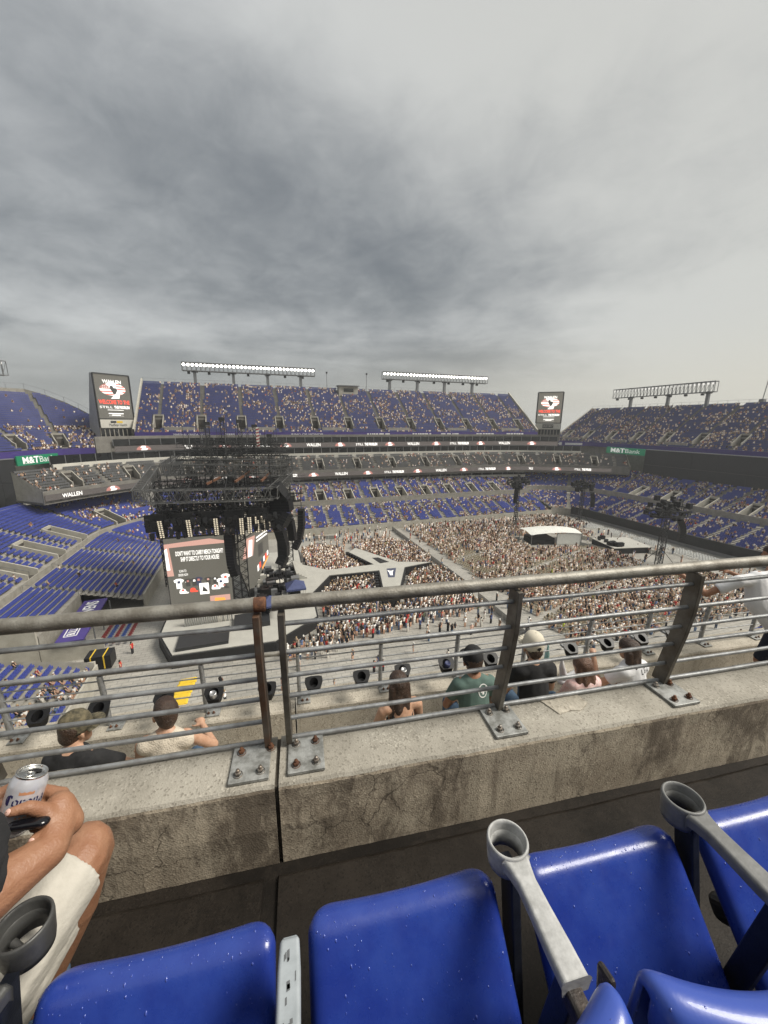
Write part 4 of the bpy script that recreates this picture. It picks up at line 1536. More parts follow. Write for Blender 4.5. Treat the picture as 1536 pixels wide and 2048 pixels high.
def gantry(A, B, z0, z1, posts, zbase, label, lit, nlamp=34):
    A, B = Vector((*A, 0)), Vector((*B, 0))
    ex = (B - A).normalized()
    nrm = Vector((ex.y, -ex.x, 0))
    W = (B - A).length
    t = thing('floodlight_gantry', label, 'floodlights', tuple((A + B) / 2 + Zv * zbase), 'floodlight gantries on the upper decks')
    for p in posts:
        c = A + ex * p
        m = MB()
        m.bar(c + Zv * zbase, c + Zv * (z0 + .3), 1.0)
        m.obox(c + Zv * (z0 - .3), ex * 1.1, nrm * .5, Zv * .25)
        m.build('post', 'steel_grey', t)
    m = MB()
    for d in (-.9, .9):
        for z in (z0, z1):
            m.bar(A + nrm * d + Zv * z, B + nrm * d + Zv * z, .3)
    n = int(W / 1.5)
    for i in range(n + 1):
        c = A + ex * (W * i / n)
        for d in (-.9, .9):
            m.bar(c + nrm * d + Zv * z0, c + nrm * d + Zv * z1, .16)
        if i < n:
            c2 = A + ex * (W * (i + 1) / n)
            m.bar(c + nrm * .9 + Zv * z0, c2 + nrm * .9 + Zv * z1, .1)
        m.bar(c - nrm * .9 + Zv * z0, c + nrm * .9 + Zv * z0, .12)
    m.obox((A + B) / 2 + Zv * (z0 + .05), ex * (W / 2), nrm * .9, Zv * .06)
    m.build('frame', 'steel_grey', t)
    hs, ln = MB(), MB()
    hs.lathe((0, 0, 0), [(.02, .55), (.3, .5), (.52, .1), (.56, -.02), (.5, -.04)], 10, axis=(0, 1, 0))
    ln.lathe((0, 0, 0), [(.5, -.05), (.001, -.08)], 10, axis=(0, 1, 0))
    hm, lm = hs.mesh('floodlight'), ln.mesh('lens')
    hm.materials.append(M['steel_grey'])
    lm.materials.append(M['lamp_on'] if lit == 2 else M['lamp_dim'])
    rz = atan2(ex.y, ex.x)
    for i in range(nlamp):
        c = A + ex * (W * (i + .5) / nlamp) + nrm * .7 + Zv * (z1 - .75) - BASE[t.name]
        h = add_obj('floodlight', hm, t, None, loc=tuple(c), rot=(.5, 0, rz))
        l = add_obj('lens', lm, h, None)
    m = MB()
    for i in range(7):
        c = A + ex * (W * (i + .3) / 7) + Zv * (z0 - .7)
        m.obox(c, ex * .45, nrm * .4, Zv * .4)
        m.bar(c, c + Zv * .7, .1)
    m.build('hung_speakers', 'board_dark', t)


gantry((-21.6, 163), (26.2, 163), 49.2, 52.0, [4, 17.2, 29.6, 42.2], 44.0, 'lit floodlight gantry on four posts above the far deck, nearer the tilted screen tower', 2)
gantry((55, 163), (106.4, 163), 49.4, 52.3, [3.3, 16.2, 29.5, 43.8], 44.2, 'lit floodlight gantry on four posts above the far deck, nearer the OLD BAY screen tower', 2)
gantry((166, 145.2), (166, 101.9), 43.4, 47.2, [9, 26, 41], 38, 'floodlight gantry on three posts above the far end deck', 1, 26)
gantry((-104, 114), (-74.2, 165.6), 45.4, 49.8, [6, 22, 46], 38, 'floodlight gantry end peeping in at the picture edge', 1, 20)

t = thing('rooftop_cabin', 'small concrete cabin on top of the far upper deck between the gantries', 'cabin', (38.8, 159, 41))
m = MB()
m.box((34.9, 157.6, 40.5), (42.7, 161, 45.4))
m.build('wall', 'conc_pale', t)
m = MB()
m.box((34.5, 156.9, 45.42), (43.1, 161.4, 45.75))
m.build('roof', 'steel_grey', t)
m = MB()
m.box((36.8, 157.52, 43.2), (40.8, 157.58, 44.6))
m.build('window', 'glass_dark', t)
for x, y, hh, lb in ((30.5, 160, 9.2, 'thin mast beside the rooftop cabin, nearer the tilted screen tower'), (47, 160, 9.5, 'thin mast beside the rooftop cabin, nearer the OLD BAY screen tower')):
    t = thing('mast', lb, 'mast', (x, y, 44))
    m = MB()
    m.bar((x, y, 43.9), (x, y, 44 + hh * .75), .16)
    m.build('pole', 'steel_grey', t)
    m = MB()
    m.obox((x, y - .2, 44 + hh * .7), (.3, 0, 0), (0, .3, 0), (0, 0, .3))
    m.build('head', 'board_dark', t)
t = thing('mast', 'thin mast on a small box above the far end deck', 'mast', (164, 86, 38))
m = MB()
m.bar((164, 86, 37.9), (164.5, 85.6, 47.0), .18)
m.build('pole', 'steel_grey', t)
m = MB()
m.box((163.4, 85.2, 37.9), (164.8, 86.6, 39.8))
m.build('box', 'steel_grey', t)

# ------------------------------------------------------------------ stage
stage = thing('concert_stage', 'wide grey concert stage with an arrow-shaped walkway out into the crowd', 'stage', (8, 66, 0))
OUT = [(-14, 56), (-11.5, 50), (1.5, 49.3), (8.2, 54.6), (8.7, 63.1), (13.1, 70.1), (22.8, 69.6), (20.9, 61.7), (19.6, 57.6), (22.5, 56.8), (24.5, 61.0), (28.9, 69.7), (35.6, 71.0),
       (28.7, 73.5), (22.2, 85.8), (19.6, 82.8), (22.7, 73.6), (13.4, 73.5), (8.7, 78.2), (9.2, 88), (-14, 88)]
m = MB()
m.prism(OUT, 0.02, 1.72)
m.build('skirt', 'black', stage)


def inset(poly, d):
    n = len(poly)
    out = []
    for i in range(n):
        a, b, c = (np.array(poly[(i + k) % n], float) for k in (-1, 0, 1))
        u1, u2 = (b - a) / np.linalg.norm(b - a), (c - b) / np.linalg.norm(c - b)
        n1, n2 = np.array([-u1[1], u1[0]]), np.array([-u2[1], u2[0]])
        bis = (n1 + n2)
        bis /= max(.35, np.dot(bis, n1)) if abs(np.dot(bis, n1)) > 1e-6 else 1
        out.append(tuple(b + bis * d))
    return out


m = MB()
m.prism(inset(OUT, .28), 1.73, 1.85)
m.build('deck', 'stage_deck', stage)
m = MB()
for poly in ([(23.9, 77.2), (24.5, 73.5), (26.6, 73.7), (25.2, 77.1)],):
    m.prism(poly, 1.86, 1.9)
m.build('pit_shade', 'black', stage)  # black sheet on the deck, standing in for the dark of a recess
m = MB()
m.prism([(23.6, 65.7), (24.8, 65.4), (26.8, 69.9), (24.8, 70.1)], 1.86, 1.89)
pn = m.build('floor_screen', 'led_blue', stage)
m = MB()
m.poly([(24.3, 66.6, 1.9), (24.8, 66.4, 1.9), (25.3, 68.0, 1.9), (25.9, 68.9, 1.9), (25.2, 68.6, 1.9), (24.6, 69.2, 1.9), (24.6, 68.0, 1.9)])
m.build('skull_mark', 'led_white', pn)
for k, (a, b) in enumerate((((22.4, 69.2), (19.4, 58.2)), ((19.4, 82.4), (22.2, 74.2)))):
    m = MB()
    for i in range(9):
        f = (i + .5) / 9
        x, y = a[0] + (b[0] - a[0]) * f, a[1] + (b[1] - a[1]) * f
        m.box((x - .5, y - .35, 1.5), (x + .1, y + .35, 2.1))
    m.build('footlights', 'black_plastic', stage)
# steps and risers by the backline
m = MB()
for i in range(4):
    m.box((6.6 + i * .5, 70 + 0, 1.86), (7.1 + i * .5, 78, 3.1 - i * .3))
m.build('steps', 'stage_deck', stage)
m = MB()
m.box((-11, 50.8, 1.86), (-4.6, 55, 2.3))
m.box((-4, 54, 1.86), (1.0, 57.5, 2.6))
m.build('riser', 'board_dark', stage)

gear = thing('equipment_pile', 'dark pile of stage equipment and cases behind the two blue tents', 'equipment', (4, 66, 1.86))
gm = [MB(), MB(), MB()]
for _ in range(130):
    x, y = rng.uniform(-1.5, 6.3), rng.uniform(58.5, 78)
    s = rng.uniform(.25, .8, 3)
    k = rng.choice(3, p=[.62, .24, .14])
    gm[k].box((x - s[0], y - s[1], 1.87), (x + s[0], y + s[1], 1.87 + s[2] * 2.2))
for g, mt, nmn in zip(gm, ('black_plastic', 'steel_grey', 'white_wall'), ('black_cases', 'grey_cases', 'pale_covers')):
    props(g.build(nmn, mt, gear), kind='stuff')
sl = thing('silver_slat_wall', 'row of upright silver slats standing below the side screen', 'panel', (-8, 57.6, 1.8))
for i in range(22):
    x = -10.8 + i * .30
    m = MB()
    m.box((x, 57.4, 1.86), (x + .2, 57.6, 4.4))
    m.build('slat', 'can_metal' if i in (15, 16, 18, 20) else 'plate', sl)


def small_tent(x, y, z, w_, label):
    t = thing('canopy_tent', label, 'tent', (x, y, z), 'blue canopy tents on the stage edge')
    h = 2.3
    for a, b in ((-1, -1), (1, -1), (1, 1), (-1, 1)):
        m = MB()
        m.bar((x + a * w_, y + b * w_, z), (x + a * w_, y + b * w_, z + h), .07)
        m.build('leg', 'white_wall', t)
    m = MB()
    ap = (x, y, z + h + 1.1)
    c = [(x + a * (w_ + .1), y + b * (w_ + .1), z + h) for a, b in ((-1, -1), (1, -1), (1, 1), (-1, 1))]
    for i in range(4):
        m.poly([c[i], c[(i + 1) % 4], ap])
        a_, b_ = Vector(c[i]), Vector(c[(i + 1) % 4])
        m.poly([a_, b_, b_ - Zv * .3, a_ - Zv * .3])
    m.build('canopy', 'tent_blue', t)


small_tent(5.6, 62.0, 1.86, 1.5, 'blue canopy tent standing free on the stage deck')
small_tent(1.2, 57.0, 1.86, 1.4, 'blue canopy tent half hidden by the gap between the two railings')

# side screen and main screen
ss_ = thing('side_screen', 'big lit screen beside the stage showing T-shirts and caps for sale', 'screen', (-8.4, 60, 2))
m = MB()
A, B = Vector((-12.8, 60.2, 0)), Vector((-4.1, 59.8, 0))
ex = (B - A).normalized()
nr = Vector((ex.y, -ex.x, 0))
W = (B - A).length
S2 = lambda a, b, l=.0: A + ex * (a * W) + Zv * (2.6 + b * 12.0) + nr * l
m.poly([S2(0, 0), S2(1, 0), S2(1, 1), S2(0, 1)])
sc_ = m.build('screen', 'led_bg', ss_)
m = MB()
m.obox((A + B) / 2 + Zv * 8.6 - nr * .35, ex * (W / 2 + .1), nr * .3, Zv * 6.1)
m.build('frame', 'board_dark', ss_)


def patch(par, pts, mt, lift=.04, name='picture_patch'):
    m = MB()
    m.poly([S2(a, b, lift) for a, b in pts])
    return m.build(name, mt, par)


patch(sc_, [(0, .93), (.7, .97), (.95, .93), (.95, .90), (.3, .89), (0, .88)], 'led_rose')
patch(sc_, [(0, .52), (.10, .52), (.07, .9), (0, .88)], 'led_rose')
patch(sc_, [(0, .60), (.055, .60), (.04, .88), (0, .86)], 'led_white', .05)
patch(sc_, [(.62, .06), (.95, .06), (.95, .21), (.62, .21)], 'led_rose', .045)
patch(sc_, [(.68, .09), (.88, .09), (.86, .17), (.70, .18)], 'led_orange', .05)
letter("DON'T WANT TO CARRY MERCH TONIGHT?", sc_, S2(.53, .80, .06), ex, Zv, .95, 'led_white', width=W * .74, offset=.02)
letter('SHIP IT DIRECTLY TO YOUR HOUSE!', sc_, S2(.53, .725, .06), ex, Zv, .95, 'led_white', width=W * .60, offset=.02)
letter('SCAN TO', sc_, S2(.24, .575, .06), ex, Zv, .55, 'led_white', width=W * .11)
letter('ORDER NOW', sc_, S2(.24, .525, .06), ex, Zv, .55, 'led_white', width=W * .15)
patch(sc_, [(.22, .47), (.25, .44), (.25, .455), (.29, .44), (.27, .42), (.255, .43), (.235, .455)], 'led_white')
TEE = [(-.5, .35), (-.2, .5), (.2, .5), (.5, .35), (.4, .1), (.28, .16), (.28, -.5), (-.28, -.5), (-.28, .16), (-.4, .1)]
CAP = [(-.5, -.1), (-.38, .3), (0, .42), (.3, .3), (.42, -.02), (.75, -.15), (.6, -.28), (-.4, -.24)]
for (a, b, k, shape, mt) in ((.16, .33, .21, TEE, 'led_white'), (.30, .335, .16, TEE, 'led_dark'), (.40, .335, .16, TEE, 'led_dark'), (.47, .34, .18, TEE, 'led_blue'),
                             (.62, .335, .16, TEE, 'led_dark'), (.73, .335, .14, TEE, 'led_dark'), (.90, .345, .20, TEE, 'led_white'), (.82, .29, .2, TEE, 'led_white'),
                             (.21, .22, .16, CAP, 'led_white'), (.37, .225, .14, CAP, 'led_red'), (.72, .235, .16, CAP, 'led_white'), (.87, .235, .15, CAP, 'led_dark')):
    b = b + .085
    q = patch(sc_, [(a + x * k * .75, b + y * k * .62) for x, y in shape], mt, .055, name='shirt_picture' if shape is TEE else 'cap_picture')
    if mt in ('led_dark', 'led_white', 'led_blue'):
        m = MB()
        m.poly([S2(a + x * k * .12, b + .02 + y * k * .08, .07) for x, y in ((-1, -1), (1, -1), (.8, 1), (-.8, 1))])
        m.build('print', ('led_red', 'led_blue', 'led_pink')[int(a * 100) % 3] if mt != 'led_dark' else ('led_pink', 'led_white', 'led_rose')[int(a * 100) % 3], q)
patch(sc_, [(.47, .245), (.62, .245), (.62, .395), (.47, .395)], 'led_white', .06, name='poster_picture')
patch(sc_, [(.51, .285), (.6, .275), (.585, .305), (.53, .355)], 'led_dark', .07, name='poster_picture')

ms = thing('main_screen', 'angled pointed stage screen seen nearly edge-on beside the speaker columns', 'screen', (0, 66, 3))
A, B = Vector((-3.25, 60.3, 0)), Vector((2.0, 73.6, 0))
ex = (B - A).normalized()
nr = Vector((ex.y, -ex.x, 0))
W = (B - A).length
m = MB()
S2 = lambda a, b, l=.0: A + ex * (a * W) + Zv * b + nr * l
m.poly([S2(0, 10.2), S2(.30, 2.2), S2(.62, 4.0), S2(1, 6.3), S2(1, 12.0), S2(.55, 12.6), S2(.04, 12.7)])
sc_ = m.build('screen', 'led_bg', ms)
patch(sc_, [(.15, 9.5), (.45, 8.8), (.55, 12), (.3, 12.4)], 'led_rose')
patch(sc_, [(.30, 9.2), (.42, 8.9), (.46, 11.6), (.36, 11.9)], 'led_white', .05)
patch(sc_, [(.62, 7.6), (.78, 7.7), (.78, 9.9), (.62, 9.9)], 'led_dark', .05)
for a, b in ((.58, 10.6), (.58, 11.2)):
    patch(sc_, [(a, b), (a + .38, b - .1), (a + .38, b + .2), (a, b + .3)], 'led_white', .05)
for i, mt in enumerate(('led_white', 'led_red', 'led_blue', 'led_white', 'led_red', 'led_white')):
    patch(sc_, [(.56 + i * .07, 5.2 + i * .25), (.61 + i * .07, 5.3 + i * .25), (.61 + i * .07, 6.4 + i * .2), (.56 + i * .07, 6.3 + i * .2)], mt, .05)
patch(sc_, [(.72, 4.7), (.95, 6.0), (.95, 6.4), (.72, 5.2)], 'led_orange', .045)
m = MB()
for a, b in ((0, 10.2), (.30, 2.2), (.62, 4.0), (1, 6.3)):
    m.bar(S2(a, b, -.3), S2(a, 13.5, -.3), .3)
m.poly([S2(0, 10.2, -.25), S2(.30, 2.2, -.25), S2(.62, 4.0, -.25), S2(1, 6.3, -.25), S2(1, 12.0, -.25), S2(.55, 12.6, -.25), S2(.04, 12.7, -.25)])
m.build('frame', 'board_dark', ms)


# the rig
def truss(m, a, b, w_=1.0, h_=1.6, bay=1.6, th=.11, di=.07):
    a, b = Vector(a), Vector(b)
    d = (b - a)
    L = d.length
    d.normalize()
    ref = Zv if abs(d.z) < .9 else Vector((0, 1, 0))
    s = d.cross(ref).normalized()
    u = s.cross(d)
    cs = [s * (x * w_ / 2) + u * (y * h_ / 2) for x, y in ((-1, -1), (1, -1), (1, 1), (-1, 1))]
    for c in cs:
        m.bar(a + c, b + c, th)
    n = max(1, int(round(L / bay)))
    for i in range(n):
        p, q = a + d * (L * i / n), a + d * (L * (i + 1) / n)
        k = (p + q) / 2
        for j in range(4):
            c0, c1 = cs[j], cs[(j + 1) % 4]
            m.bar(p + c0, k + c1, di)
            m.bar(k + c1, q + c0, di)


M['truss_mid'] = mat('dull_truss', (0.085, 0.085, 0.083), 0.55, 0.4, var=0.5, scale=.6)
rig = thing('stage_rig', 'towering lattice of grey and black trusses, lamps and cables over the stage', 'stage rig', (-6, 68, 0))
X0, X1, Y0, Y1 = -14.6, 2.6, 57.5, 79.0
for a, b, mt in (((X0, Y0, 21.3), (-3.2, Y0, 21.0), 'truss'), ((-3.2, Y0, 21.0), (X1, Y0 + .5, 20.8), 'truss'), ((X1, Y0 + .5, 20.8), (6.2, 70, 21.6), 'truss'), ((6.2, 70, 21.6), (6.6, Y1, 21.6), 'truss'),
                 ((X0 - 2.0, Y1, 22.4), (6.6, Y1, 22.0), 'truss'), ((X0, Y0, 21.3), (X0 - 2.0, Y1, 22.3), 'truss'),
                 ((-9.6, Y0, 20.6), (-10.4, Y1, 21.6), 'truss_black'), ((-3.4, Y0, 20.6), (-3.6, Y1, 21.6), 'truss_black'),
                 ((X0, 64.5, 20.4), (4.4, 64.5, 20.4), 'truss_black'), ((X0 - 1, 71, 20.8), (5.8, 71, 20.8), 'truss_black'),
                 ((-12.6, 66, 23.9), (5.0, 66, 23.2), 'truss'), ((-12.6, 66, 23.9), (-12.8, 78, 24.2), 'truss'), ((5.0, 66, 23.2), (6.2, 78, 23.6), 'truss'), ((-6.5, 66, 23.6), (-6.5, 78, 24), 'truss_black'), ((-.5, 66, 23.4), (-.5, 78, 24), 'truss_black'), ((-9.2, 71, 26.2), (6.2, 71, 25.9), 'truss_black'), ((-9.4, 76, 26.6), (6.6, 76, 26.4), 'truss_black'), ((-9.0, 71, 27.4), (6.0, 71, 27.1), 'truss_black'), ((-11.5, 70, 25.6), (6.6, 70.5, 25.2), 'truss_black'), ((-11, 74, 26.6), (6.4, 74, 26.3), 'truss_black'), ((-8.8, 68, 24.4), (5.5, 68, 24.0), 'truss'),
                 ((-13.8, 60, 16.6), (2.6, 60, 15.9), 'truss_black'), ((-14.5, 66, 16.6), (3.2, 66, 15.9), 'truss_black'), ((-15, 73, 16.0), (3.8, 73, 15.4), 'truss_black')):
    m = MB()
    truss(m, a, b, 1.2, 1.7 if mt == 'truss' else 1.3)
    m.build('truss', mt, rig)
for x, y, zt in ((-3.4, Y0 + 2.6, 20.5), (-2.3, Y0 + 4.6, 20.5), (X0 - 2, Y1, 21.5), (6.3, Y1 - 1, 21.2), (-3.6, Y1 - 1, 21), (3.8, 65.0, 20)):
    m = MB()
    truss(m, (x, y, 0.1), (x, y, zt), 1.1, 1.1, 1.4, .13, .08)
    m.build('tower_leg', 'truss_black', rig)
for x, y, zt in ((-6.4, 69, 30.6), (-4.2, 70, 31.3), (-1.6, 71, 31.0), (.8, 70.5, 30.2), (3.2, 72, 28.6)):
    m = MB()
    truss(m, (x, y, 20.5), (x, y, zt), .55, .55, .9, .1, .05)
    m.obox((x, y, zt + .2), (.45, 0, 0), (0, .45, 0), (0, 0, .25))
    m.build('mast', 'truss_black', rig)
m = MB()
for _ in range(620):
    x, y, z = rng.uniform(X0, 4.5), rng.uniform(Y0 + .5, Y1 - 1), rng.uniform(14.6, 20.6)
    k = rng.integers(0, 3)
    d = Vector((1, 0, 0)) if k == 0 else (Vector((0, 1, 0)) if k == 1 else Zv)
    m.bar(Vector((x, y, z)), Vector((x, y, z)) + d * rng.uniform(.8, 4.0), rng.uniform(.06, .16))
props(m.build('cable_tangle', 'black_plastic', rig), kind='stuff')
m = MB()
for _ in range(560):
    z = rng.uniform(21, 28)
    q_ = (28.5 - z) / 7.5
    x, y = -3.2 + rng.uniform(-1, 1) * (7.5 + 3.0 * q_), 71 + rng.uniform(-1, 1) * (3.5 + 5 * q_)
    k = rng.integers(0, 3)
    d = Vector((1, 0, 0)) if k == 0 else (Vector((0, 1, 0)) if k == 1 else Zv)
    m.bar(Vector((x, y, z)), Vector((x, y, z)) + d * rng.uniform(.8, 3.0), rng.uniform(.05, .10))
props(m.build('upper_tangle', 'truss_mid', rig), kind='stuff')
fx = MB()
fx.box((-.28, -.25, -.35), (.28, .25, .35))
fx.lathe((0, 0, -.35), [(.22, 0), (.27, -.3), (.2, -.34), (.001, -.34)], 8)
fxm = fx.mesh('moving_light')
fxm.materials.append(M['black_plastic'])
for j, (y, z) in enumerate(((58.2, 17.4), (58.2, 15.9), (62, 17.8), (66, 17.2), (70, 17.6))):
    for i in range(22):
        c = Vector((X0 + .6 + i * .80 + (j % 2) * .4, y, z + rng.uniform(-.25, .25))) - BASE[rig.name]
        add_obj('moving_light', fxm, rig, None, loc=tuple(c), rot=(rng.uniform(-.4, .4), rng.uniform(-.3, .3), 0))
for i in range(5):
    x = -13.2 + i * 3.4
    m = MB()
    m.obox((x, 59.2, 17.2), (1.35, 0, 0), (0, .12, 0), (0, 0, 1.25))
    m.build('dark_panel', 'black', rig)
for k, (x, y, z, tilt) in enumerate(((-12.4, 58.0, 16.6, .3), (-8.9, 57.9, 16.5, .2), (-5.4, 57.8, 16.5, .1), (-2.0, 57.7, 16.3, 0), (-.9, 58.0, 16.3, 0), (.15, 58.5, 16.2, 0), (1.0, 59.2, 16.1, 0), (1.8, 60.2, 16.0, 0))):
    m = MB()
    m.obox((x, y, z), (.36, 0, 0), (0, .12, 0), (-tilt * .3, 0, 1.25))
    pl = m.build('strip_light', 'black_plastic', rig)
    m = MB()
    for i in range(9):
        for a in (-1, 1):
            zc = z - 1.1 + i * .275
            xo = -tilt * .3 * ((zc - z) / 1.25)
            m.obox((x + a * .16 + xo, y - .14, zc), (.10, 0, 0), (0, .02, 0), (0, 0, .085))
    m.build('lit_cells', 'lamp_warm', pl)
m = MB()
for a, b in (((-2.6, 62, 22.2), (.9, 72, 23.4)), ((-6.6, 62, 22.0), (-4.6, 66, 22.6)), ((1.2, 63, 22), (2.8, 68, 22.6))):
    m.bar(a, b, .28)
m.build('timber_beam', 'rust', rig)
M['flag_red'] = mat('flag_red_cloth', (.26, .03, .035), .8)
fl = thing('flag', 'small striped flag hanging from a mast of the stage rig', 'flag', (1.0, 71.2, 27))
m = MB()
for i in range(6):
    m.poly([(1.0 + .12 * (i % 2), 70.0, 26.9 + i * .55), (1.5 + .1 * (i % 2), 70.05, 26.9 + i * .55), (1.5 - .05 * (i % 2), 70.05, 27.45 + i * .55), (1.0, 70.0, 27.45 + i * .55)])
m.build('cloth', 'white_wall', fl)
m = MB()
for i in range(6):
    m.poly([(1.0 + .12 * (i % 2), 69.97, 26.95 + i * .55), (1.5 + .1 * (i % 2), 70.0, 27.1 + i * .55), (1.5, 70.0, 27.3 + i * .55), (1.0, 69.97, 27.15 + i * .55)])
m.build('stripes', 'flag_red', fl)


def line_array(pts, wd, label, mt='black_plastic', dp=.5):
    """hung column of speaker boxes following a curve"""
    t = thing('line_array', label, 'loudspeaker', pts[0])
    P = [Vector(p) for p in pts]
    n = 15
    cum = [0]
    for a, b in zip(P[:-1], P[1:]):
        cum.append(cum[-1] + (b - a).length)
    def at(f):
        d = f * cum[-1]
        for i in range(len(P) - 1):
            if d <= cum[i + 1] + 1e-6:
                k = (d - cum[i]) / (cum[i + 1] - cum[i])
                return P[i].lerp(P[i + 1], k)
        return P[-1]
    for i in range(n):
        a, b = at(i / n), at((i + .97) / n)
        d = (b - a) / 2
        s = Vector((1, 0, 0)) if abs(d.normalized().x) < .8 else Vector((0, 0, 1))
        s = (Vector((.85, -.5, 0)))
        f = d.normalized().cross(s).normalized()
        s = f.cross(d.normalized()).normalized()
        m = MB()
        m.obox((a + b) / 2, d, s * (wd / 2), f * dp)
        m.build('speaker_box', mt, t)
    m = MB()
    m.bar(P[0] + Zv * .2, P[0] + Zv * 4.5, .12)
    m.obox(P[0] + Zv * .25, Vector((.6, 0, 0)), Vector((0, .5, 0)), Zv * .12)
    m.build('hanger', 'truss_black', t)


line_array([(2.9, 61.6, 16.0), (3.6, 61.8, 13.8), (4.1, 62, 11.5), (4.0, 62, 9.6), (3.3, 61.8, 8.2)], 1.5, 'big curved column of black loudspeakers hanging by the pointed screen', dp=.55)
line_array([(-3.95, 59.2, 14.7), (-3.9, 59.0, 12), (-3.8, 58.8, 9.8), (-3.4, 58.6, 8.4)], 1.3, 'black loudspeaker column hanging at the edge of the side screen', dp=.35)
line_array([(5.6, 66, 14.6), (5.8, 66, 12.6), (5.9, 66, 11.0)], 1.2, 'short straight column of black loudspeakers between two curved ones')
line_array([(8.3, 72.4, 14.8), (8.2, 72.2, 11.6), (7.6, 72, 9.2), (6.6, 71.8, 7.4)], 1.1, 'thin curved column of black loudspeakers farthest from the rig')
line_array([(2.5, 60.4, 21.4), (3.9, 60.9, 19.4), (4.1, 61, 17.4), (3.0, 60.6, 15.6)], 3.2, 'bulky black loudspeaker cluster under the corner of the truss roof', dp=.8)

# ------------------------------------------------------------------ things on the field
tt = thing('sound_tent', 'white-roofed mixing tent on the field among the chairs', 'tent', (75, 80, 0))
ang = radians(-12)
cx, cy = Vector((cos(ang), sin(ang), 0)), Vector((-sin(ang), cos(ang), 0))
c0 = Vector((75.2, 80.0, 0))
m = MB()
nn = 8
for i in range(nn):
    a0, a1 = -1 + 2 * i / nn, -1 + 2 * (i + 1) / nn
    z0, z1 = 3.9 - .5 * a0 * a0 + .06 * (i % 2), 3.9 - .5 * a1 * a1 + .06 * ((i + 1) % 2)
    for b0, b1, dz0, dz1 in ((-1, 0, -.5, 0), (0, 1, 0, -.5)):
        m.poly([c0 + cx * (7.2 * a0) + cy * (3.4 * b0) + Zv * (z0 + dz0), c0 + cx * (7.2 * a1) + cy * (3.4 * b0) + Zv * (z1 + dz0),
                c0 + cx * (7.2 * a1) + cy * (3.4 * b1) + Zv * (z1 + dz1), c0 + cx * (7.2 * a0) + cy * (3.4 * b1) + Zv * (z0 + dz1)])
m.build('roof', 'tent_white', tt)
m = MB()
m.obox(c0 + cx * 3.6 - cy * 3.2 + Zv * 1.6, cx * 3.4, cy * .05, Zv * 1.5)
m.build('side_cloth', 'tent_white', tt)
m = MB()
m.obox(c0 - cx * 3.4 - cy * .5 + Zv * .9, cx * 3.2, cy * 2.2, Zv * .8)
m.build('desks', 'black_plastic', tt)
for a in (-1, 0, 1):
    for b in (-1, 1):
        m = MB()
        q = c0 + cx * (7.0 * a) + cy * (3.3 * b)
        m.bar(q, q + Zv * 3.1, .12)
        m.build('pole', 'steel_grey', tt)

pf = thing('camera_platform', 'low square platform with black sides and grey top behind the mixing tent', 'platform', (89, 69, 0))
c0 = Vector((88.5, 69.6, 0))
m = MB()
m.obox(c0 + Zv * .72, cx * 5.0, cy * 4.2, Zv * .7)
m.build('side', 'black', pf)
m = MB()
m.obox(c0 + Zv * 1.5, cx * 5.1, cy * 4.3, Zv * .06)
m.build('deck', 'stage_deck', pf)
m = MB()
for _ in range(26):
    a, b, s = rng.uniform(-4.6, -2.0), rng.uniform(-3.6, 3.6), rng.uniform(.2, .5)
    m.obox(c0 + cx * a + cy * b + Zv * (1.57 + s), cx * s, cy * s, Zv * s)
props(m.build('cases', 'black_plastic', pf), kind='stuff')

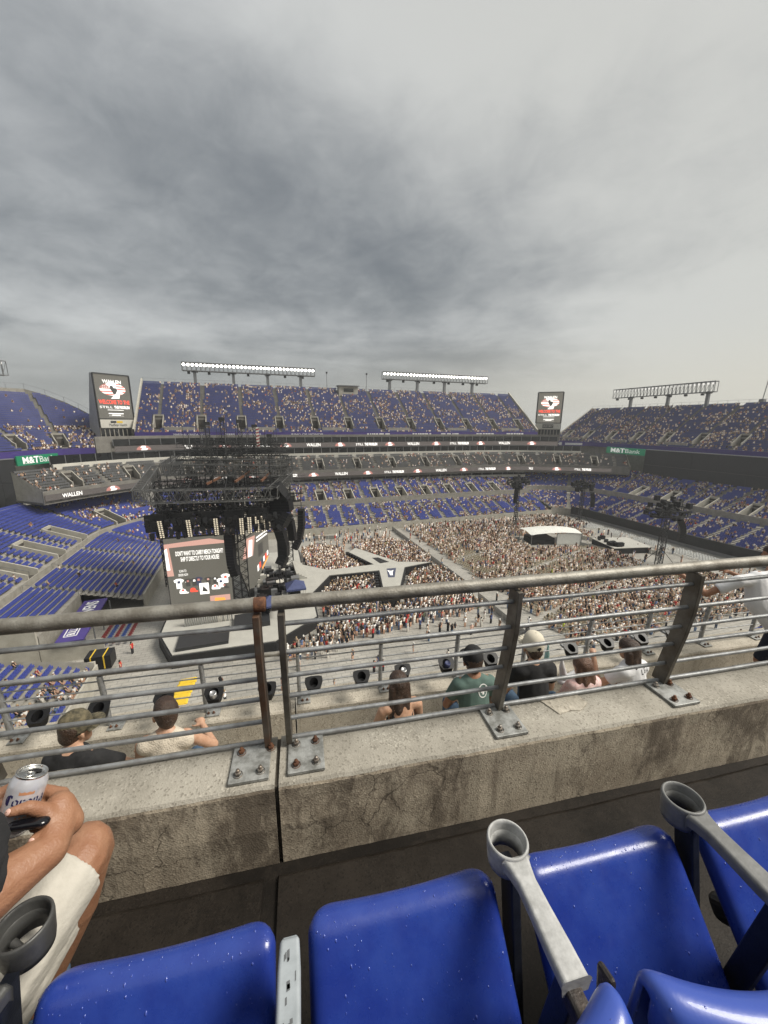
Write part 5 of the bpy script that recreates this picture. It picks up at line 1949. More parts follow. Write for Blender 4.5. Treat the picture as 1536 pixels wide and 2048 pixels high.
for k, (x, y, zt, arr, lb) in enumerate(((84.6, 56.8, 12.0, [(89.2, 57, 10.6), (90.4, 57, 9.0), (90.9, 57, 7.2), (90.7, 57, 5.4)], 'black lattice delay tower with a wide ring of lamps, nearest the end barrier'),
                                         (73.8, 93, 13.6, [(72.6, 92, 13.0), (72.4, 92, 10.5), (72.4, 92, 8.4)], 'thin black delay tower behind the mixing tent, nearer the stage'),
                                         (97.5, 92, 11.8, [(100.6, 91.4, 10.2), (101.3, 91.4, 8.4), (101.4, 91.4, 5.6)], 'thin black delay tower in the far corner by the barrier end'))):
    t = thing('delay_tower', lb, 'tower', (x, y, 0), 'delay towers on the field')
    r_ = 1.0 if k == 0 else .7
    m = MB()
    truss(m, (x, y, 0.05), (x, y, zt), r_, r_, 1.2, .13, .07)
    for a, b in ((-1, -1), (1, -1), (1, 1), (-1, 1)):
        m.bar((x, y, 4.5), (x + a * 2.6, y + b * 2.6, .1), .1)
    m.build('mast', 'truss_black', t)
    m = MB()
    R = 5.0 if k == 0 else 3.6
    ring = [Vector((x + R * cos(q), y + R * .7 * sin(q), zt + .3)) for q in np.linspace(0, 2 * pi, 15)]
    for a, b in zip(ring[:-1], ring[1:]):
        m.bar(a, b, .25)
        m.bar(a + Zv * 1.2, b + Zv * 1.2, .2)
        m.bar(a, a + Zv * 1.2, .15)
        m.bar(a, b + Zv * 1.2, .1)
    for a in ring[::2]:
        m.bar(a, Vector((x, y, zt + 2.4)), .1)
    m.bar((x, y, zt), (x, y, zt + 3), .5)
    m.build('ring_truss', 'truss_black', t)
    m = MB()
    for _ in range(46 if k == 0 else 26):
        q, rr = rng.uniform(0, 2 * pi), R * rng.uniform(.3, 1.05)
        s = rng.uniform(.2, .45)
        m.obox((x + rr * cos(q), y + .7 * rr * sin(q), zt + rng.uniform(-.9, 1.8 if k else 3.2)), (s, 0, 0), (0, s, 0), (0, 0, s * 1.3))
    props(m.build('lamp_cluster', 'black_plastic', t), kind='stuff')
    line_array(arr, 1.1 if k else 1.2, ('curved loudspeaker column hung from the ring-topped delay tower', 'straight loudspeaker column hung from the delay tower behind the tent', 'loudspeaker column hung from the delay tower in the far corner')[k])
    m = MB()
    m.bar((x, y, zt + .5), (arr[0][0], arr[0][1], arr[0][2] + 4.4 if k == 0 else arr[0][2] + 1), .25)
    m.build('arm', 'truss_black', t)


def barrier(a, b, label, h=1.1, mt='plate', solid=True):
    a, b = Vector((*a, 0)), Vector((*b, 0))
    L = (b - a).length
    d = (b - a) / L
    t = thing('crowd_barrier', label, 'barrier', tuple(a))
    n = max(1, int(L / 2.0))
    nr_ = Vector((-d.y, d.x, 0))
    pm = MB()
    pm.obox(Zv * (h / 2) + d * (L / n / 2), d * (L / n / 2 - .04), nr_ * .03, Zv * (h / 2 - .05))
    pm.obox(Zv * .03 + d * (L / n / 2) + nr_ * .4, d * (L / n / 2 - .04), nr_ * .4, Zv * .02)
    me = pm.mesh('panel')
    me.materials.append(M[mt])
    for i in range(n):
        add_obj('panel', me, t, None, loc=tuple(d * (L * i / n)))


barrier((38.4, 104), (38.2, 60.5), 'long grey barrier across the field on the stage side of the chairs, far half')
barrier((37.6, 56), (36.8, 38), 'grey barrier across the field nearer us, ending below the railing')
barrier((62, 84.6), (68, 83.2), 'pale barrier in front of the mixing tent')
barrier((80.0, 74.5), (83.2, 66.0), 'pale barrier beside the camera platform')
barrier((84, 82), (93, 62), 'pale barrier running along the back of the camera platform', mt='white_wall')
barrier((14.5, 101), (20.5, 99.6), 'short pale barrier on the open floor beyond the walkway')
yr = thing('yellow_ramp', 'bright yellow cable ramp on the floor, seen under the left railing', 'ramp', (-10.4, 44, 0))
for i in range(6):
    m = MB()
    a = Vector((-9.2 - i * .12, 47.2 - i * .95, 0))
    m.faces([a + Vector(p) for p in ((-1.0, -.92, .005), (1.0, -.92, .005), (1.0, 0, .005), (-1.0, 0, .005), (-.8, -.92, .12), (.8, -.92, .12), (.8, 0, .12), (-.8, 0, .12))],
            [(4, 5, 6, 7), (0, 1, 5, 4), (1, 2, 6, 5), (2, 3, 7, 6), (3, 0, 4, 7)])
    m.build('section', 'yellow', yr)
    m = None
tp = thing('tarpaulin_roof', 'purple tarpaulin roof with white RAVENS lettering over the tunnel', 'tarpaulin', (-24.5, 62, 0))
m = MB()
m.obox((-24.6, 62.2, 3.0), (1.55, .12, 0), (-.55, 6.6, 0), (0, 0, .12))
pn = m.build('cloth', 'purple', tp)
letter('RAVENS', pn, (-24.9, 65.2, 3.15), (-.08, 1, 0), (-1, -.08, 0), 2.2, 'white_paint', width=5.6, offset=.02)
m = MB()
for a, b in (((-23.7, 57.0), (-24.1, 60.4)), ((-25.1, 56.9), (-25.5, 60.3)), ((-23.7, 57.0), (-25.1, 56.9)), ((-24.1, 60.4), (-25.5, 60.3))):
    m.bar((*a, 3.15), (*b, 3.15), .09)
m.build('lettering_frame', 'white_paint', pn)
letter('BULLEIT', pn, (-24.55, 58.7, 3.15), (-.1, 1, 0), (-1, -.1, 0), 1.3, 'white_paint', width=2.9, offset=.02)
m = MB()
for y in (56.5, 60, 64, 68.3):
    for x in (-22.9, -26.1):
        m.bar((x + (62 - y) * .05, y, 0), (x + (62 - y) * .05, y, 2.9), .15)
m.build('post', 'steel_grey', tp)
M['red_seat'] = mat('dark_red_chair', (0.17, 0.02, 0.022), 0.5)
M['blue_seat'] = mat('mid_blue_chair', (0.025, 0.06, 0.22), 0.5)
for k in range(5):
    me = quads_mesh('stacking_chair', SEAT_V, SEAT_Q)
    me.materials.append(M['red_seat' if k % 2 == 0 else 'blue_seat'])
    for j in range(11):
        o = add_obj('stacking_chair', me, None, None, loc=(-21.8 + k * .85, 58.6 + j * .62, 0.0), rot=(0, 0, -pi / 2 + pi))
        props(o, ('dark red' if k % 2 == 0 else 'mid blue') + ' chair in the small block beside the purple tarpaulin', 'chair', 'chairs beside the purple tarpaulin')
fc = thing('flight_case', 'black strapped road case by the tunnel mouth', 'case', (-20.2, 53.6, 0))
m = MB()
m.box((-21.6, 52.6, .15), (-18.8, 54.6, 1.9))
m.build('body', 'black_plastic', fc)
m = MB()
for x in (-21.0, -19.6):
    m.box((x, 52.57, .14), (x + .14, 54.63, 1.93))
m.build('strap', 'yellow', fc)
m = MB()
for x in (-21.3, -19.1):
    for y in (52.8, 54.4):
        m.lathe((x, y, .08), [(.001, -.06), (.08, -.06), (.08, .06), (.001, .06)], 8, axis=(1, 0, 0))
m.build('castor', 'steel_grey', fc)

# ------------------------------------------------------------------ floor crowd
ST_V, ST_Q, ST_K = [], [], []
_taper(ST_V, ST_Q, ST_K, (-.09, 0, 0, .06, .09), (-.085, 0, .84, .085, .09), (3, 3))
_taper(ST_V, ST_Q, ST_K, (.09, .02, 0, .06, .09), (.085, 0, .84, .085, .09), (3, 3))
_taper(ST_V, ST_Q, ST_K, (0, 0, .78, .165, .10), (0, 0, 1.12, .15, .095), (0, 0))
_taper(ST_V, ST_Q, ST_K, (0, 0, 1.12, .15, .095), (0, .01, 1.44, .20, .10), (0, 0))
_taper(ST_V, ST_Q, ST_K, (-.25, -.10, .98, .04, .05), (-.22, .01, 1.42, .055, .06), (4, 0))
_taper(ST_V, ST_Q, ST_K, (.25, -.12, 1.02, .04, .05), (.22, .01, 1.42, .055, .06), (4, 0))
_taper(ST_V, ST_Q, ST_K, (0, 0, 1.44, .05, .05), (0, -.01, 1.66, .08, .095), (1, 2))
_taper(ST_V, ST_Q, ST_K, (0, .03, 1.50, .085, .08), (0, .015, 1.70, .088, .095), (2, 2))
_taper(ST_V, ST_Q, ST_K, (0, .012, 1.70, .088, .098), (0, .01, 1.77, .05, .06), (2, 2))
ST_V, ST_Q, ST_K = np.array(ST_V), np.array(ST_Q), np.array(ST_K)


def inside(P, poly):
    P = np.asarray(P)
    x, y = P[:, 0], P[:, 1]
    r_ = np.zeros(len(P), bool)
    n = len(poly)
    for i in range(n):
        (x0, y0), (x1, y1) = poly[i], poly[(i + 1) % n]
        c = ((y0 > y) != (y1 > y)) & (x < (x1 - x0) * (y - y0) / (y1 - y0 + 1e-12) + x0)
        r_ ^= c
    return r_


OUT_BIG = inset(OUT, -.5)
people, faces = [], []


def fill(poly, per_m2, look, min_d=.42, jit=.7):
    poly = np.array(poly, float)
    lo, hi = poly.min(0), poly.max(0)
    g = 1 / sqrt(per_m2)
    xs, ys = np.meshgrid(np.arange(lo[0], hi[0], g), np.arange(lo[1], hi[1], g))
    P = np.c_[xs.ravel(), ys.ravel()] + rng.uniform(-.45, .45, (xs.size, 2)) * g
    P = P[inside(P, poly)]
    P = P[~inside(P, OUT_BIG)]
    P = P[rng.random(len(P)) < .92]
    a = np.arctan2(look[1] - P[:, 1], look[0] - P[:, 0]) + pi / 2 + rng.uniform(-jit, jit, len(P))
    people.append(P)
    faces.append(a)


C_ = (20, 71)
fill([(9.8, 79.5), (13.8, 74.4), (21.8, 74.6), (18.8, 83), (20, 88.5), (14.5, 92.5), (9.8, 91)], 2.9, C_)
fill([(23, 86.5), (29.3, 74.2), (36.5, 71.5), (37.6, 76), (37.4, 88), (31, 94), (22.5, 91)], 2.4, C_)
fill([(20, 92), (32, 94), (36, 98), (22, 99)], .35, C_, jit=3)
fill([(9.8, 56.5), (9.6, 63), (13.6, 69.4), (21.9, 69), (18.8, 57.5), (13, 53)], 2.9, C_)
fill([(8.6, 53.4), (18, 56.5), (28.5, 54.8), (35.5, 57), (35.8, 52), (20, 49.6), (6.5, 49.4)], 1.9, C_)
fill([(23.5, 57), (25.4, 61), (29.6, 69.2), (36.5, 70.4), (37.7, 66), (37.4, 57), (30, 54.5)], 2.6, C_)
fill([(2.0, 48.7), (8.6, 53.5), (18, 50), (8, 46), (2.0, 46.6)], .9, C_, jit=1.6)
fill([(18, 50), (36.5, 53), (36, 47), (24, 45.5)], .36, C_, jit=2)
fill([(-7, 45), (36, 46.5), (35, 35), (-2, 36.5)], .035, C_, jit=3)
fill([(11, 90), (34, 97), (37.6, 104), (11, 104)], .20, C_, jit=3)
fill([(38.8, 44), (41.5, 44), (41.5, 100), (38.8, 100)], .10, C_, jit=3)
fill([(60, 86), (98, 88), (97, 103), (42, 103.5), (42, 100)], .9, C_, jit=3)
fill([(84, 60), (97, 55), (97, 84), (84, 84)], .10, C_, jit=3)
fill([(58, 34), (100, 36), (100, 50), (62, 44)], .35, C_, jit=3)

# rows of chairs, turned a little from the field's axes
ra = radians(-17)
er, ed = np.array([sin(ra), cos(ra)]), np.array([cos(ra), -sin(ra)])
cp, cr = [], []
keepout = [inset([(66, 75), (85, 71), (86.5, 84.5), (66.5, 88)], 0), [(82.5, 52), (97, 52), (97, 84), (82.5, 76)], [(36, 59), (41, 60), (41, 80), (36, 86)]]
for bi in range(-2, 8):
    for bj in range(0, 9):
        for i in range(13):
            for j in range(22):
                if rng.random() < .04:
                    continue
                a = bj * 13.5 + j * .56 - 20
                b = bi * 13.9 + i * 1.0 + 24
                cp.append(er * a + ed * b + np.array([12.0, 30.0]))
cp = np.array(cp)
ok = (cp[:, 0] > 42.5) & (cp[:, 0] < 92) & (cp[:, 1] > 36.5) & (cp[:, 1] < 99) & (cp[:, 0] - .25 * cp[:, 1] < 78)
for kz in keepout:
    ok &= ~inside(cp, kz)
ok &= ~((cp[:, 0] < 46) & (cp[:, 1] > 78) & (cp[:, 1] < 60))
cp = cp[ok]
face_stage = ra + pi / 2
crot = np.full(len(cp), atan2(ed[1], ed[0]) - pi / 2)
CH_V, CH_Q, CH_K = [], [], []
_taper(CH_V, CH_Q, CH_K, (0, -.02, .42, .21, .20), (0, -.02, .45, .21, .20), (0, 0))
_taper(CH_V, CH_Q, CH_K, (0, .20, .50, .21, .015), (0, .25, .84, .21, .015), (0, 0))
for sx in (-.21, .21):
    _taper(CH_V, CH_Q, CH_K, (sx, -.2, 0, .015, .015), (sx, .22, .80, .015, .015), (0, 0))
    _taper(CH_V, CH_Q, CH_K, (sx, .22, 0, .015, .015), (sx, -.1, .44, .015, .015), (0, 0))
CH_V, CH_Q = np.array(CH_V), np.array(CH_Q)
pr = .65 * value_noise(cp[:, 0], cp[:, 1], 77, 9.0) + .35 * value_noise(cp[:, 0], cp[:, 1], 78, 3.0)
occ_ = rng.random(len(cp)) < np.clip(.34 + 1.7 * (pr - .34), .12, .95)
stn = occ_ & (rng.random(len(cp)) < .22)
sitp = occ_ & ~stn
cz = np.zeros((len(cp), 1))
d_eye = np.linalg.norm(np.c_[cp, cz] - np.array(EYE), axis=1) + np.where(in_view(np.c_[cp, cz]), 0, 1e5)
order = np.argsort(d_eye)
me = quads_mesh('folding_chair', CH_V, CH_Q)
me.materials.append(M['beige_chair'])
for k in order[:300]:
    o = add_obj('folding_chair', me, None, None, loc=(cp[k][0], cp[k][1], 0), rot=(0, 0, crot[k]))
    props(o, 'beige folding chair in the nearer rows on the field floor', 'chair', 'folding chairs on the field floor')
rest = order[300:]
V, Q = stamp(CH_V, CH_Q, np.c_[cp, cz][rest], crot[rest])
o = add_obj('chair_rows', quads_mesh('chair_rows', V, Q), None, 'beige_chair')
props(o, 'rows of beige folding chairs filling the far part of the field', 'chairs', kind='stuff')
me = crowd_mesh('seated_floor_crowd', SIT_V, SIT_Q, SIT_K, np.c_[cp, cz][sitp], crot[sitp] + rng.uniform(-.5, .5, sitp.sum()), rng.uniform(.9, 1.06, sitp.sum()), 1.15)
o = add_obj('seated_floor_crowd', me, None, 'crowd')
props(o, 'people sitting on the chairs on the field', 'crowd', kind='stuff')
people.append(cp[stn] - ed * .35)
faces.append(crot[stn] + rng.uniform(-.8, .8, stn.sum()))

# white chairs before the black barrier
wpz = []
for i in range(5):
    for j in range(64):
        if (j % 16) < 14 and rng.random() > .1:
            wpz.append((97.3 + i * 1.0 + (j * .62) * -.03, 55 + j * .64, 0))
for j in range(44):
    for i in range(2):
        if rng.random() > .15:
            wpz.append((70 + j * .62, 101.5 + i * 1.0, 0))
wpz = np.array(wpz)
me = quads_mesh('white_chair', CH_V, CH_Q)
me.materials.append(M['white_chair'])
order = np.argsort(np.linalg.norm(wpz - np.array(EYE), axis=1))
for k in order[:300]:
    far = wpz[k][1] > 100.5
    o = add_obj('white_chair', me, None, None, loc=tuple(wpz[k]), rot=(0, 0, 0 if far else -pi / 2), )
    props(o, 'white chair in the row at the foot of the far stand' if far else 'white chair in the rows before the black barrier', 'chair', 'white chairs at the foot of the far stand' if far else 'white chairs before the black barrier')
V, Q = stamp(CH_V, CH_Q, wpz[order[300:]], np.where(wpz[order[300:], 1] > 100.5, 0, -pi / 2))
o = add_obj('white_chair_rows', quads_mesh('white_chair_rows', V, Q), None, 'white_chair')
props(o, 'more white chairs farther along the black barrier', 'chairs', kind='stuff')

# a few staff picked out by the photograph
P = np.vstack(people)
A_ = np.concatenate(faces)
P3 = np.c_[P, np.zeros(len(P))]
vis = in_view(P3)
P3, A_ = P3[vis], A_[vis]
d_eye = np.linalg.norm(P3 - np.array(EYE), axis=1)
order = np.argsort(d_eye)
near_k, far_k = order[:280], order[280:]
sc = rng.uniform(.92, 1.06, len(P3))
me = crowd_mesh('standing_crowd', ST_V, ST_Q, ST_K, P3[far_k], A_[far_k], sc[far_k], 1.15)
o = add_obj('standing_crowd', me, None, 'crowd')
props(o, 'standing audience packed round the walkway and among the chairs', 'crowd', kind='stuff')
print('standing', len(P3), 'chairs', len(cp))
cols, tk, lk = dress(len(near_k))
_pm = {}


def one_person(p, a, s, top, skin, hair, leg, label, group):
    key = (tuple(np.round(top, 2)), tuple(np.round(skin, 2)), tuple(np.round(hair, 2)), tuple(np.round(leg, 2)))
    if key not in _pm:
        col = np.array([top, skin, hair, leg, skin])[ST_K]
        mm = quads_mesh('person', ST_V, ST_Q, col)
        mm.materials.append(M['crowd'])
        _pm[key] = mm
    o = add_obj('person', _pm[key], None, None, loc=tuple(p), rot=(0, 0, a))
    o.scale = (s, s, s)
    return props(o, label, 'person', group)


for i, k in enumerate(near_k):
    x, y = P3[k][:2]
    zone = 'at the stage edge' if x < 12 and y < 60 else ('on open floor' if y < 47.5 else ('in crowd by the walkway' if x < 30 else 'in crowd beside the barrier'))
    lb = 'person in %s top and %s, standing %s' % (TOP_NAMES[tk[i]], LEG_NAMES[lk[i]], zone)
    one_person(P3[k], A_[k], sc[k], TOPS[tk[i]], cols[i, 1], cols[i, 2], LEGS[lk[i]], lb, lb[10:])
RED, HIVIS, BLK = (.42, .02, .02), (.55, .70, .03), (.02, .02, .022)
for x, y, a, top, leg, lb in (
        (13.0, 41.2, .4, RED, BLK, 'steward in red top, the left one of a pair on the open floor'), (14.1, 41.0, .2, RED, BLK, 'steward in red top, the right one of a pair on the open floor'),
        (-17.2, 55.6, 1.2, RED, BLK, 'steward in red by the tunnel mouth beside the strapped case'), (-17.4, 51.3, 1.6, RED, (.05, .06, .1), 'steward in red by the corner of the near stand'),
        (27.4, 50.5, 1, RED, BLK, 'steward in red standing at the barrier end below the rail'), (43.5, 41.5, 1, HIVIS, BLK, 'person in a yellow-green vest near the barrier below us'),
        (58.0, 60.0, 1, HIVIS, (.3, .3, .1), 'person in a yellow-green vest among the chairs, seen above the rail'), (56.5, 48.2, .6, HIVIS, BLK, 'person in a yellow-green vest among the chairs, seen between the bars'),
        (31.0, 88.5, 2, HIVIS, BLK, 'person in a yellow-green vest at the far side of the open floor'), (9.5, 57.8, 1, RED, BLK, 'steward in red in the gap along the stage skirt')):
    one_person((x, y, 0), a, 1.0, top, SKINS[1], HAIRS[0], leg, lb, None)
# ------------------------------------------------------------------ our own row
from mathutils import noise as mnoise
from mathutils.bvhtree import BVHTree
FLOOR, WTOP, WF, WB = -1.55, -1.222, 1.130, 1.362
ROW1 = -3.50                         # floor of the row in front


def bevel(o, w_=.004, seg=2, ang=35):
    b = o.modifiers.new('bevel', 'BEVEL')
    b.width = w_
    b.segments = seg
    b.limit_method = 'ANGLE'
    b.angle_limit = radians(ang)
    return o


def run(prof, u0, u1, step=.03, rough=.0015, seed=0, m=None):
    """a profile of (v, z) drawn along the row with slightly broken edges"""
    m = m or MB()
    n = max(2, int((u1 - u0) / step))
    vs, k = [], len(prof)
    for i in range(n + 1):
        u = u0 + (u1 - u0) * i / n
        for j, (v, z) in enumerate(prof):
            e = mnoise.noise((u * 18, v * 30 + seed, z * 30)) * rough + mnoise.noise((u * 3.1, v * 9 + seed, z * 9)) * rough * 1.6
            vs.append((u, v + e, z + e * .7))
    fs = [(i * k + j, (i + 1) * k + j, (i + 1) * k + j + 1, i * k + j + 1) for i in range(n) for j in range(k - 1)]
    m.faces(vs, fs)
    m.faces(vs[:k], [tuple(range(k))])
    m.faces(vs[-k:], [tuple(range(k))[::-1]])
    return m


for nm, a, b, lb in (('near_wall', -4.0, -.136, 'stained low concrete wall under the left railing, left of the joint'), ('near_wall', -.122, 9.0, 'stained low concrete wall with cracks, right of the joint, under the longer railing')):
    t = thing('parapet_wall', lb, 'wall', ((a + b) / 2, 1.24, FLOOR), frame='near')
    run([(WF + .004, FLOOR - .3), (WF, -1.5), (WF - .001, -1.4), (WF + .001, -1.3), (WF + .001, -1.246), (WF + .004, -1.236)], a, b, .02, .0022, 1).build('front_face', 'wall_face', t)
    run([(WF + .004, -1.236), (WF + .012, -1.226), (1.20, WTOP), (1.30, WTOP + .001), (WB - .01, WTOP - .001), (WB - .002, WTOP - .008)], a, b, .02, .0026, 1).build('top_surface', 'wall_top', t)
    run([(WB - .002, WTOP - .008), (WB, -1.3), (WB, -3.0)], a, b, .3, .001, 1).build('outer_face', 'curb', t)
m = MB()
m.box((-.137, WF + .012, FLOOR - .2), (-.121, WB - .01, WTOP - .014))
props(m.build('wall_joint', 'joint', None, 'near', base=(-.129, 1.2, FLOOR)), 'narrow dark joint between the two lengths of concrete wall', 'joint')
# mortar patch on the wall top
m = MB()
pts = [(1.012, 1.318), (1.045, 1.226), (1.11, 1.236), (1.15, 1.226), (1.215, 1.262), (1.205, 1.318), (1.12, 1.322), (1.075, 1.312)]
m.prism(pts, WTOP - .004, WTOP + .007)
props(bevel(m.build('mortar_patch', 'curb', None, 'near', base=(1.1, 1.27, WTOP)), .003), 'flat pale mortar patch on the wall top between two posts', 'patch')
# floor slabs
for a, b, lb in ((-4.0, -.188, 'wall'), (-.135, 9.0, 'wall')):
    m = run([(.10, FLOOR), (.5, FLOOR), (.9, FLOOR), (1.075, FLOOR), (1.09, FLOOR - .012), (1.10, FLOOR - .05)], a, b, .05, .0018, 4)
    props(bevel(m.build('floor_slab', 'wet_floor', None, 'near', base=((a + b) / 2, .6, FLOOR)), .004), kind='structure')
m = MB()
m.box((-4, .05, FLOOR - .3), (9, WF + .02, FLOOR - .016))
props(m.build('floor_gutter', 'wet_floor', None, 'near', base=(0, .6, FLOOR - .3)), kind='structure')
# the rows climbing behind us
for i in range(12):
    m = MB()
    v0 = .10 - i * .82
    m.box((-14, v0 - .80, FLOOR - .2), (14, v0, FLOOR + .46 * (i + 1)))
    props(m.build('floor_step', 'conc_dark', None, 'near', base=(0, v0 - .8, FLOOR)), kind='structure')
# floor and outer kerb of the row below
m = MB()
m.box((-9, WB + .002, ROW1 - .3), (16, 3.6, ROW1))
props(m.build('floor_lower_row', 'curb', None, 'near', base=(0, 2, ROW1)), kind='structure')
for a, b, lb in ((-9, -.170, 'pale concrete kerb under the outer railing, left of its joint'), (-.154, 16, 'pale concrete kerb under the outer railing, right of its joint')):
    m = run([(3.588, ROW1 - .3), (3.588, -2.97), (3.60, -2.954), (3.912, -2.95), (3.93, -2.964), (3.93, -5.0)], a, b, .05, .003, 2)
    m.build('outer_kerb', 'curb', None, 'near', base=((a + b) / 2, 3.1, ROW1), label=lb, cat='kerb')


# ---- railings
def bolts(par, u, v, z, rusty):
    m = MB()
    m.lathe((u, v, z), [(.016, 0), (.016, .003), (.0155, .0032)], 14)
    m.lathe((u, v, z + .003), [(.0115, 0), (.0115, .009), (.010, .0105), (.0005, .0106)], 6, sm=False)
    m.lathe((u, v, z + .010), [(.0062, 0), (.0062, .012), (.0004, .0125)], 10)
    return m.build('bolt', 'rust' if rusty else 'bolt', par)


def railing(label, posts, u0, u1, ends=True):
    t = thing('guard_railing', label, 'railing', ((u0 + u1) / 2, 1.25, WTOP), frame='near')
    VB, VT = 1.322, 1.250
    pz = [WTOP + .012, -1.09, -.93, -.80, -.70, -.626]
    pv = [VB, 1.302, 1.272, 1.254, VT, VT]
    for (u, pl, pr, rust) in posts:
        m = MB()
        hw = .011
        n = len(pz)
        vs = []
        for sgn in (-1, 1):
            for z, v in zip(pz, pv):
                vs += [(u + sgn * hw, v - .034, z), (u + sgn * hw, v + .034, z)]
        fs = []
        for i in range(n - 1):
            a = 2 * i
            fs += [(a, a + 2, a + 3, a + 1), (2 * n + a, 2 * n + a + 1, 2 * n + a + 3, 2 * n + a + 2),
                   (a, 2 * n + a, 2 * n + a + 2, a + 2), (a + 1, a + 3, 2 * n + a + 3, 2 * n + a + 1)]
        fs += [(0, 1, 2 * n + 1, 2 * n), (2 * n - 2, 4 * n - 2, 4 * n - 1, 2 * n - 1)]
        m.faces(vs, fs)
        bevel(m.build('post', 'rust_post' if rust else 'galv_post', t), .0025)
        m = MB()
        m.box((pl, 1.158, WTOP + .001), (pr, 1.338, WTOP + .013))
        p = bevel(m.build('base_plate', 'plate', t), .002)
        for k, (bu, bv) in enumerate(((pl + .03, 1.19), (pr - .03, 1.19), (pl + .03, 1.285), (pr - .03, 1.285))):
            if abs(bu - u) < .02 and bv > 1.25:
                bu += .03 if bu <= u else -.03
            bolts(p, bu, bv, WTOP + .013, random.random() < .5)
    m = MB()
    n = int((u1 - u0) / .12)
    m.tube([(u0 + (u1 - u0) * i / n, VT, -.597 + .0006 * sin(i * 1.7)) for i in range(n + 1)], .0248, 20)
    tr = bevel(m.build('top_rail', 'galv_rail', t), .004, 2, 60)
    if ends:
        m = MB()
        m.lathe((u1 - .034, VT, -.597), [(.0256, 0), (.0256, .034), (.023, .038), (.001, .039)], 20, axis=(1, 0, 0))
        m.build('rusty_end', 'rust', tr)
    us = [p[0] for p in posts]
    spans = [(a, b) for a, b in zip(us[:-1], us[1:])]
    for z, v in ((-.676, VT), (-.787, 1.252), (-.890, 1.264), (-.990, 1.284), (-1.103, 1.304), (-1.207, 1.320)):
        for a, b in spans:
            m = MB()
            k = 8
            m.tube([(a + .009 + (b - a - .018) * i / k, v, z + .0008 * sin(i + a * 7 + z * 50)) for i in range(k + 1)], .0086, 12)
            m.build('bar', 'galv', t)
    return t


M['rust_post'] = mat('rust_streaked_post', (0.15, 0.125, 0.10), 0.55, 0.4, col2=(0.13, 0.06, 0.03), scale=9, bump=0.15, bscale=120)
railing('shorter steel guard railing at left with rusty rail end, above the joint', [(-1.98, -2.05, -1.92, False), (-1.06, -1.13, -1.0, False), (-.168, -.292, -.156, True)], -3.0, -.140)
railing('long steel guard railing right of the joint, on the concrete wall', [(-.088, -.092, .040, False), (.80, .715, .855, False), (1.665, 1.575, 1.715, False), (2.56, 2.48, 2.62, False), (3.45, 3.37, 3.51, False), (4.34, 4.26, 4.40, False)], -.116, 4.6, False)
# outer railing, smaller because it is farther off
t = thing('guard_railing', 'thin outer guard railing with cup holders, beyond the seated people', 'railing', (0, 3.72, -2.95), frame='near')
pu = [-3.6, -2.8, -1.97, -1.07, -.12, .78, 1.69, 2.58, 3.47, 4.36, 5.3, 6.2, 7.1]
for u in pu:
    m = MB()
    m.tube([(u, 3.756, -2.945), (u, 3.744, -2.64), (u, 3.72, -2.376)], .019, 4)
    m.build('post', 'galv', t)
    m = MB()
    m.box((u + .005 if u < -.5 else u - .02, 3.66, -2.95), (u + .14 if u < -.5 else u + .115, 3.84, -2.937))
    p = bevel(m.build('base_plate', 'plate', t), .002)
    for a in (.03, .08):
        for b in (3.70, 3.80):
            bolts(p, u + a, b, -2.937, True)
m = MB()
m.tube([(-9 + i * .8, 3.72, -2.346) for i in range(30)], .025, 14)
m.build('top_rail', 'galv_rail', t)
for z in (-2.442, -2.538, -2.64, -2.742, -2.856):
    m = MB()
    m.tube([(-9 + i * .8, 3.738, z) for i in range(30)], .0074, 8)
    m.build('bar', 'galv', t)


# ---- seats of our row
def sheet(name, mt, par, prof, half, corner, roll, nrm_sign, na=26, thick=.012, dish=0.0, uc=0.0, wrap=0.0):
    """moulded panel: profile of (v, z) from its foot to its rolled lip, rounded at the lip's corners, rolled at the sides"""
    P = [Vector((0, v, z)) for v, z in prof]
    L = [0]
    for a, b in zip(P[:-1], P[1:]):
        L.append(L[-1] + (b - a).length)
    vs = []
    for i, p in enumerate(P):
        a_, b_ = P[max(0, i - 1)], P[min(len(P) - 1, i + 1)]
        tg = (b_ - a_).normalized()
        nr_ = Vector((0, tg.z, -tg.y)) * nrm_sign
        rem = L[-1] - L[i]
        hw = half
        if rem < corner:
            hw = half - corner + sqrt(max(0, corner ** 2 - (corner - rem) ** 2))
        for j in range(na + 1):
            a = -1 + 2 * j / na
            a = (abs(a) ** .8) * (1 if a >= 0 else -1)
            e = max(0, (abs(a) * hw - (hw - roll)) / roll)
            k = roll * (1 - sqrt(max(0, 1 - min(1, e) ** 2)))
            q = p + nr_ * (k + dish * (1 - a * a))
            vs.append((uc + a * hw * (1 - .10 * max(0, e - .6)), q.y - wrap * (1 - a * a), q.z - wrap * .2 * (1 - a * a)))
    fs = []
    for i in range(len(P) - 1):
        for j in range(na):
            x = i * (na + 1) + j
            fs.append((x, x + 1, x + na + 2, x + na + 1))
    m = MB()
    m.faces(vs, fs, True)
    o = m.build(name, mt, par)
    s = o.modifiers.new('solid', 'SOLIDIFY')
    s.thickness = thick
    s.offset = 0
    sb = o.modifiers.new('sub', 'SUBSURF')
    sb.levels = sb.render_levels = 1
    return o


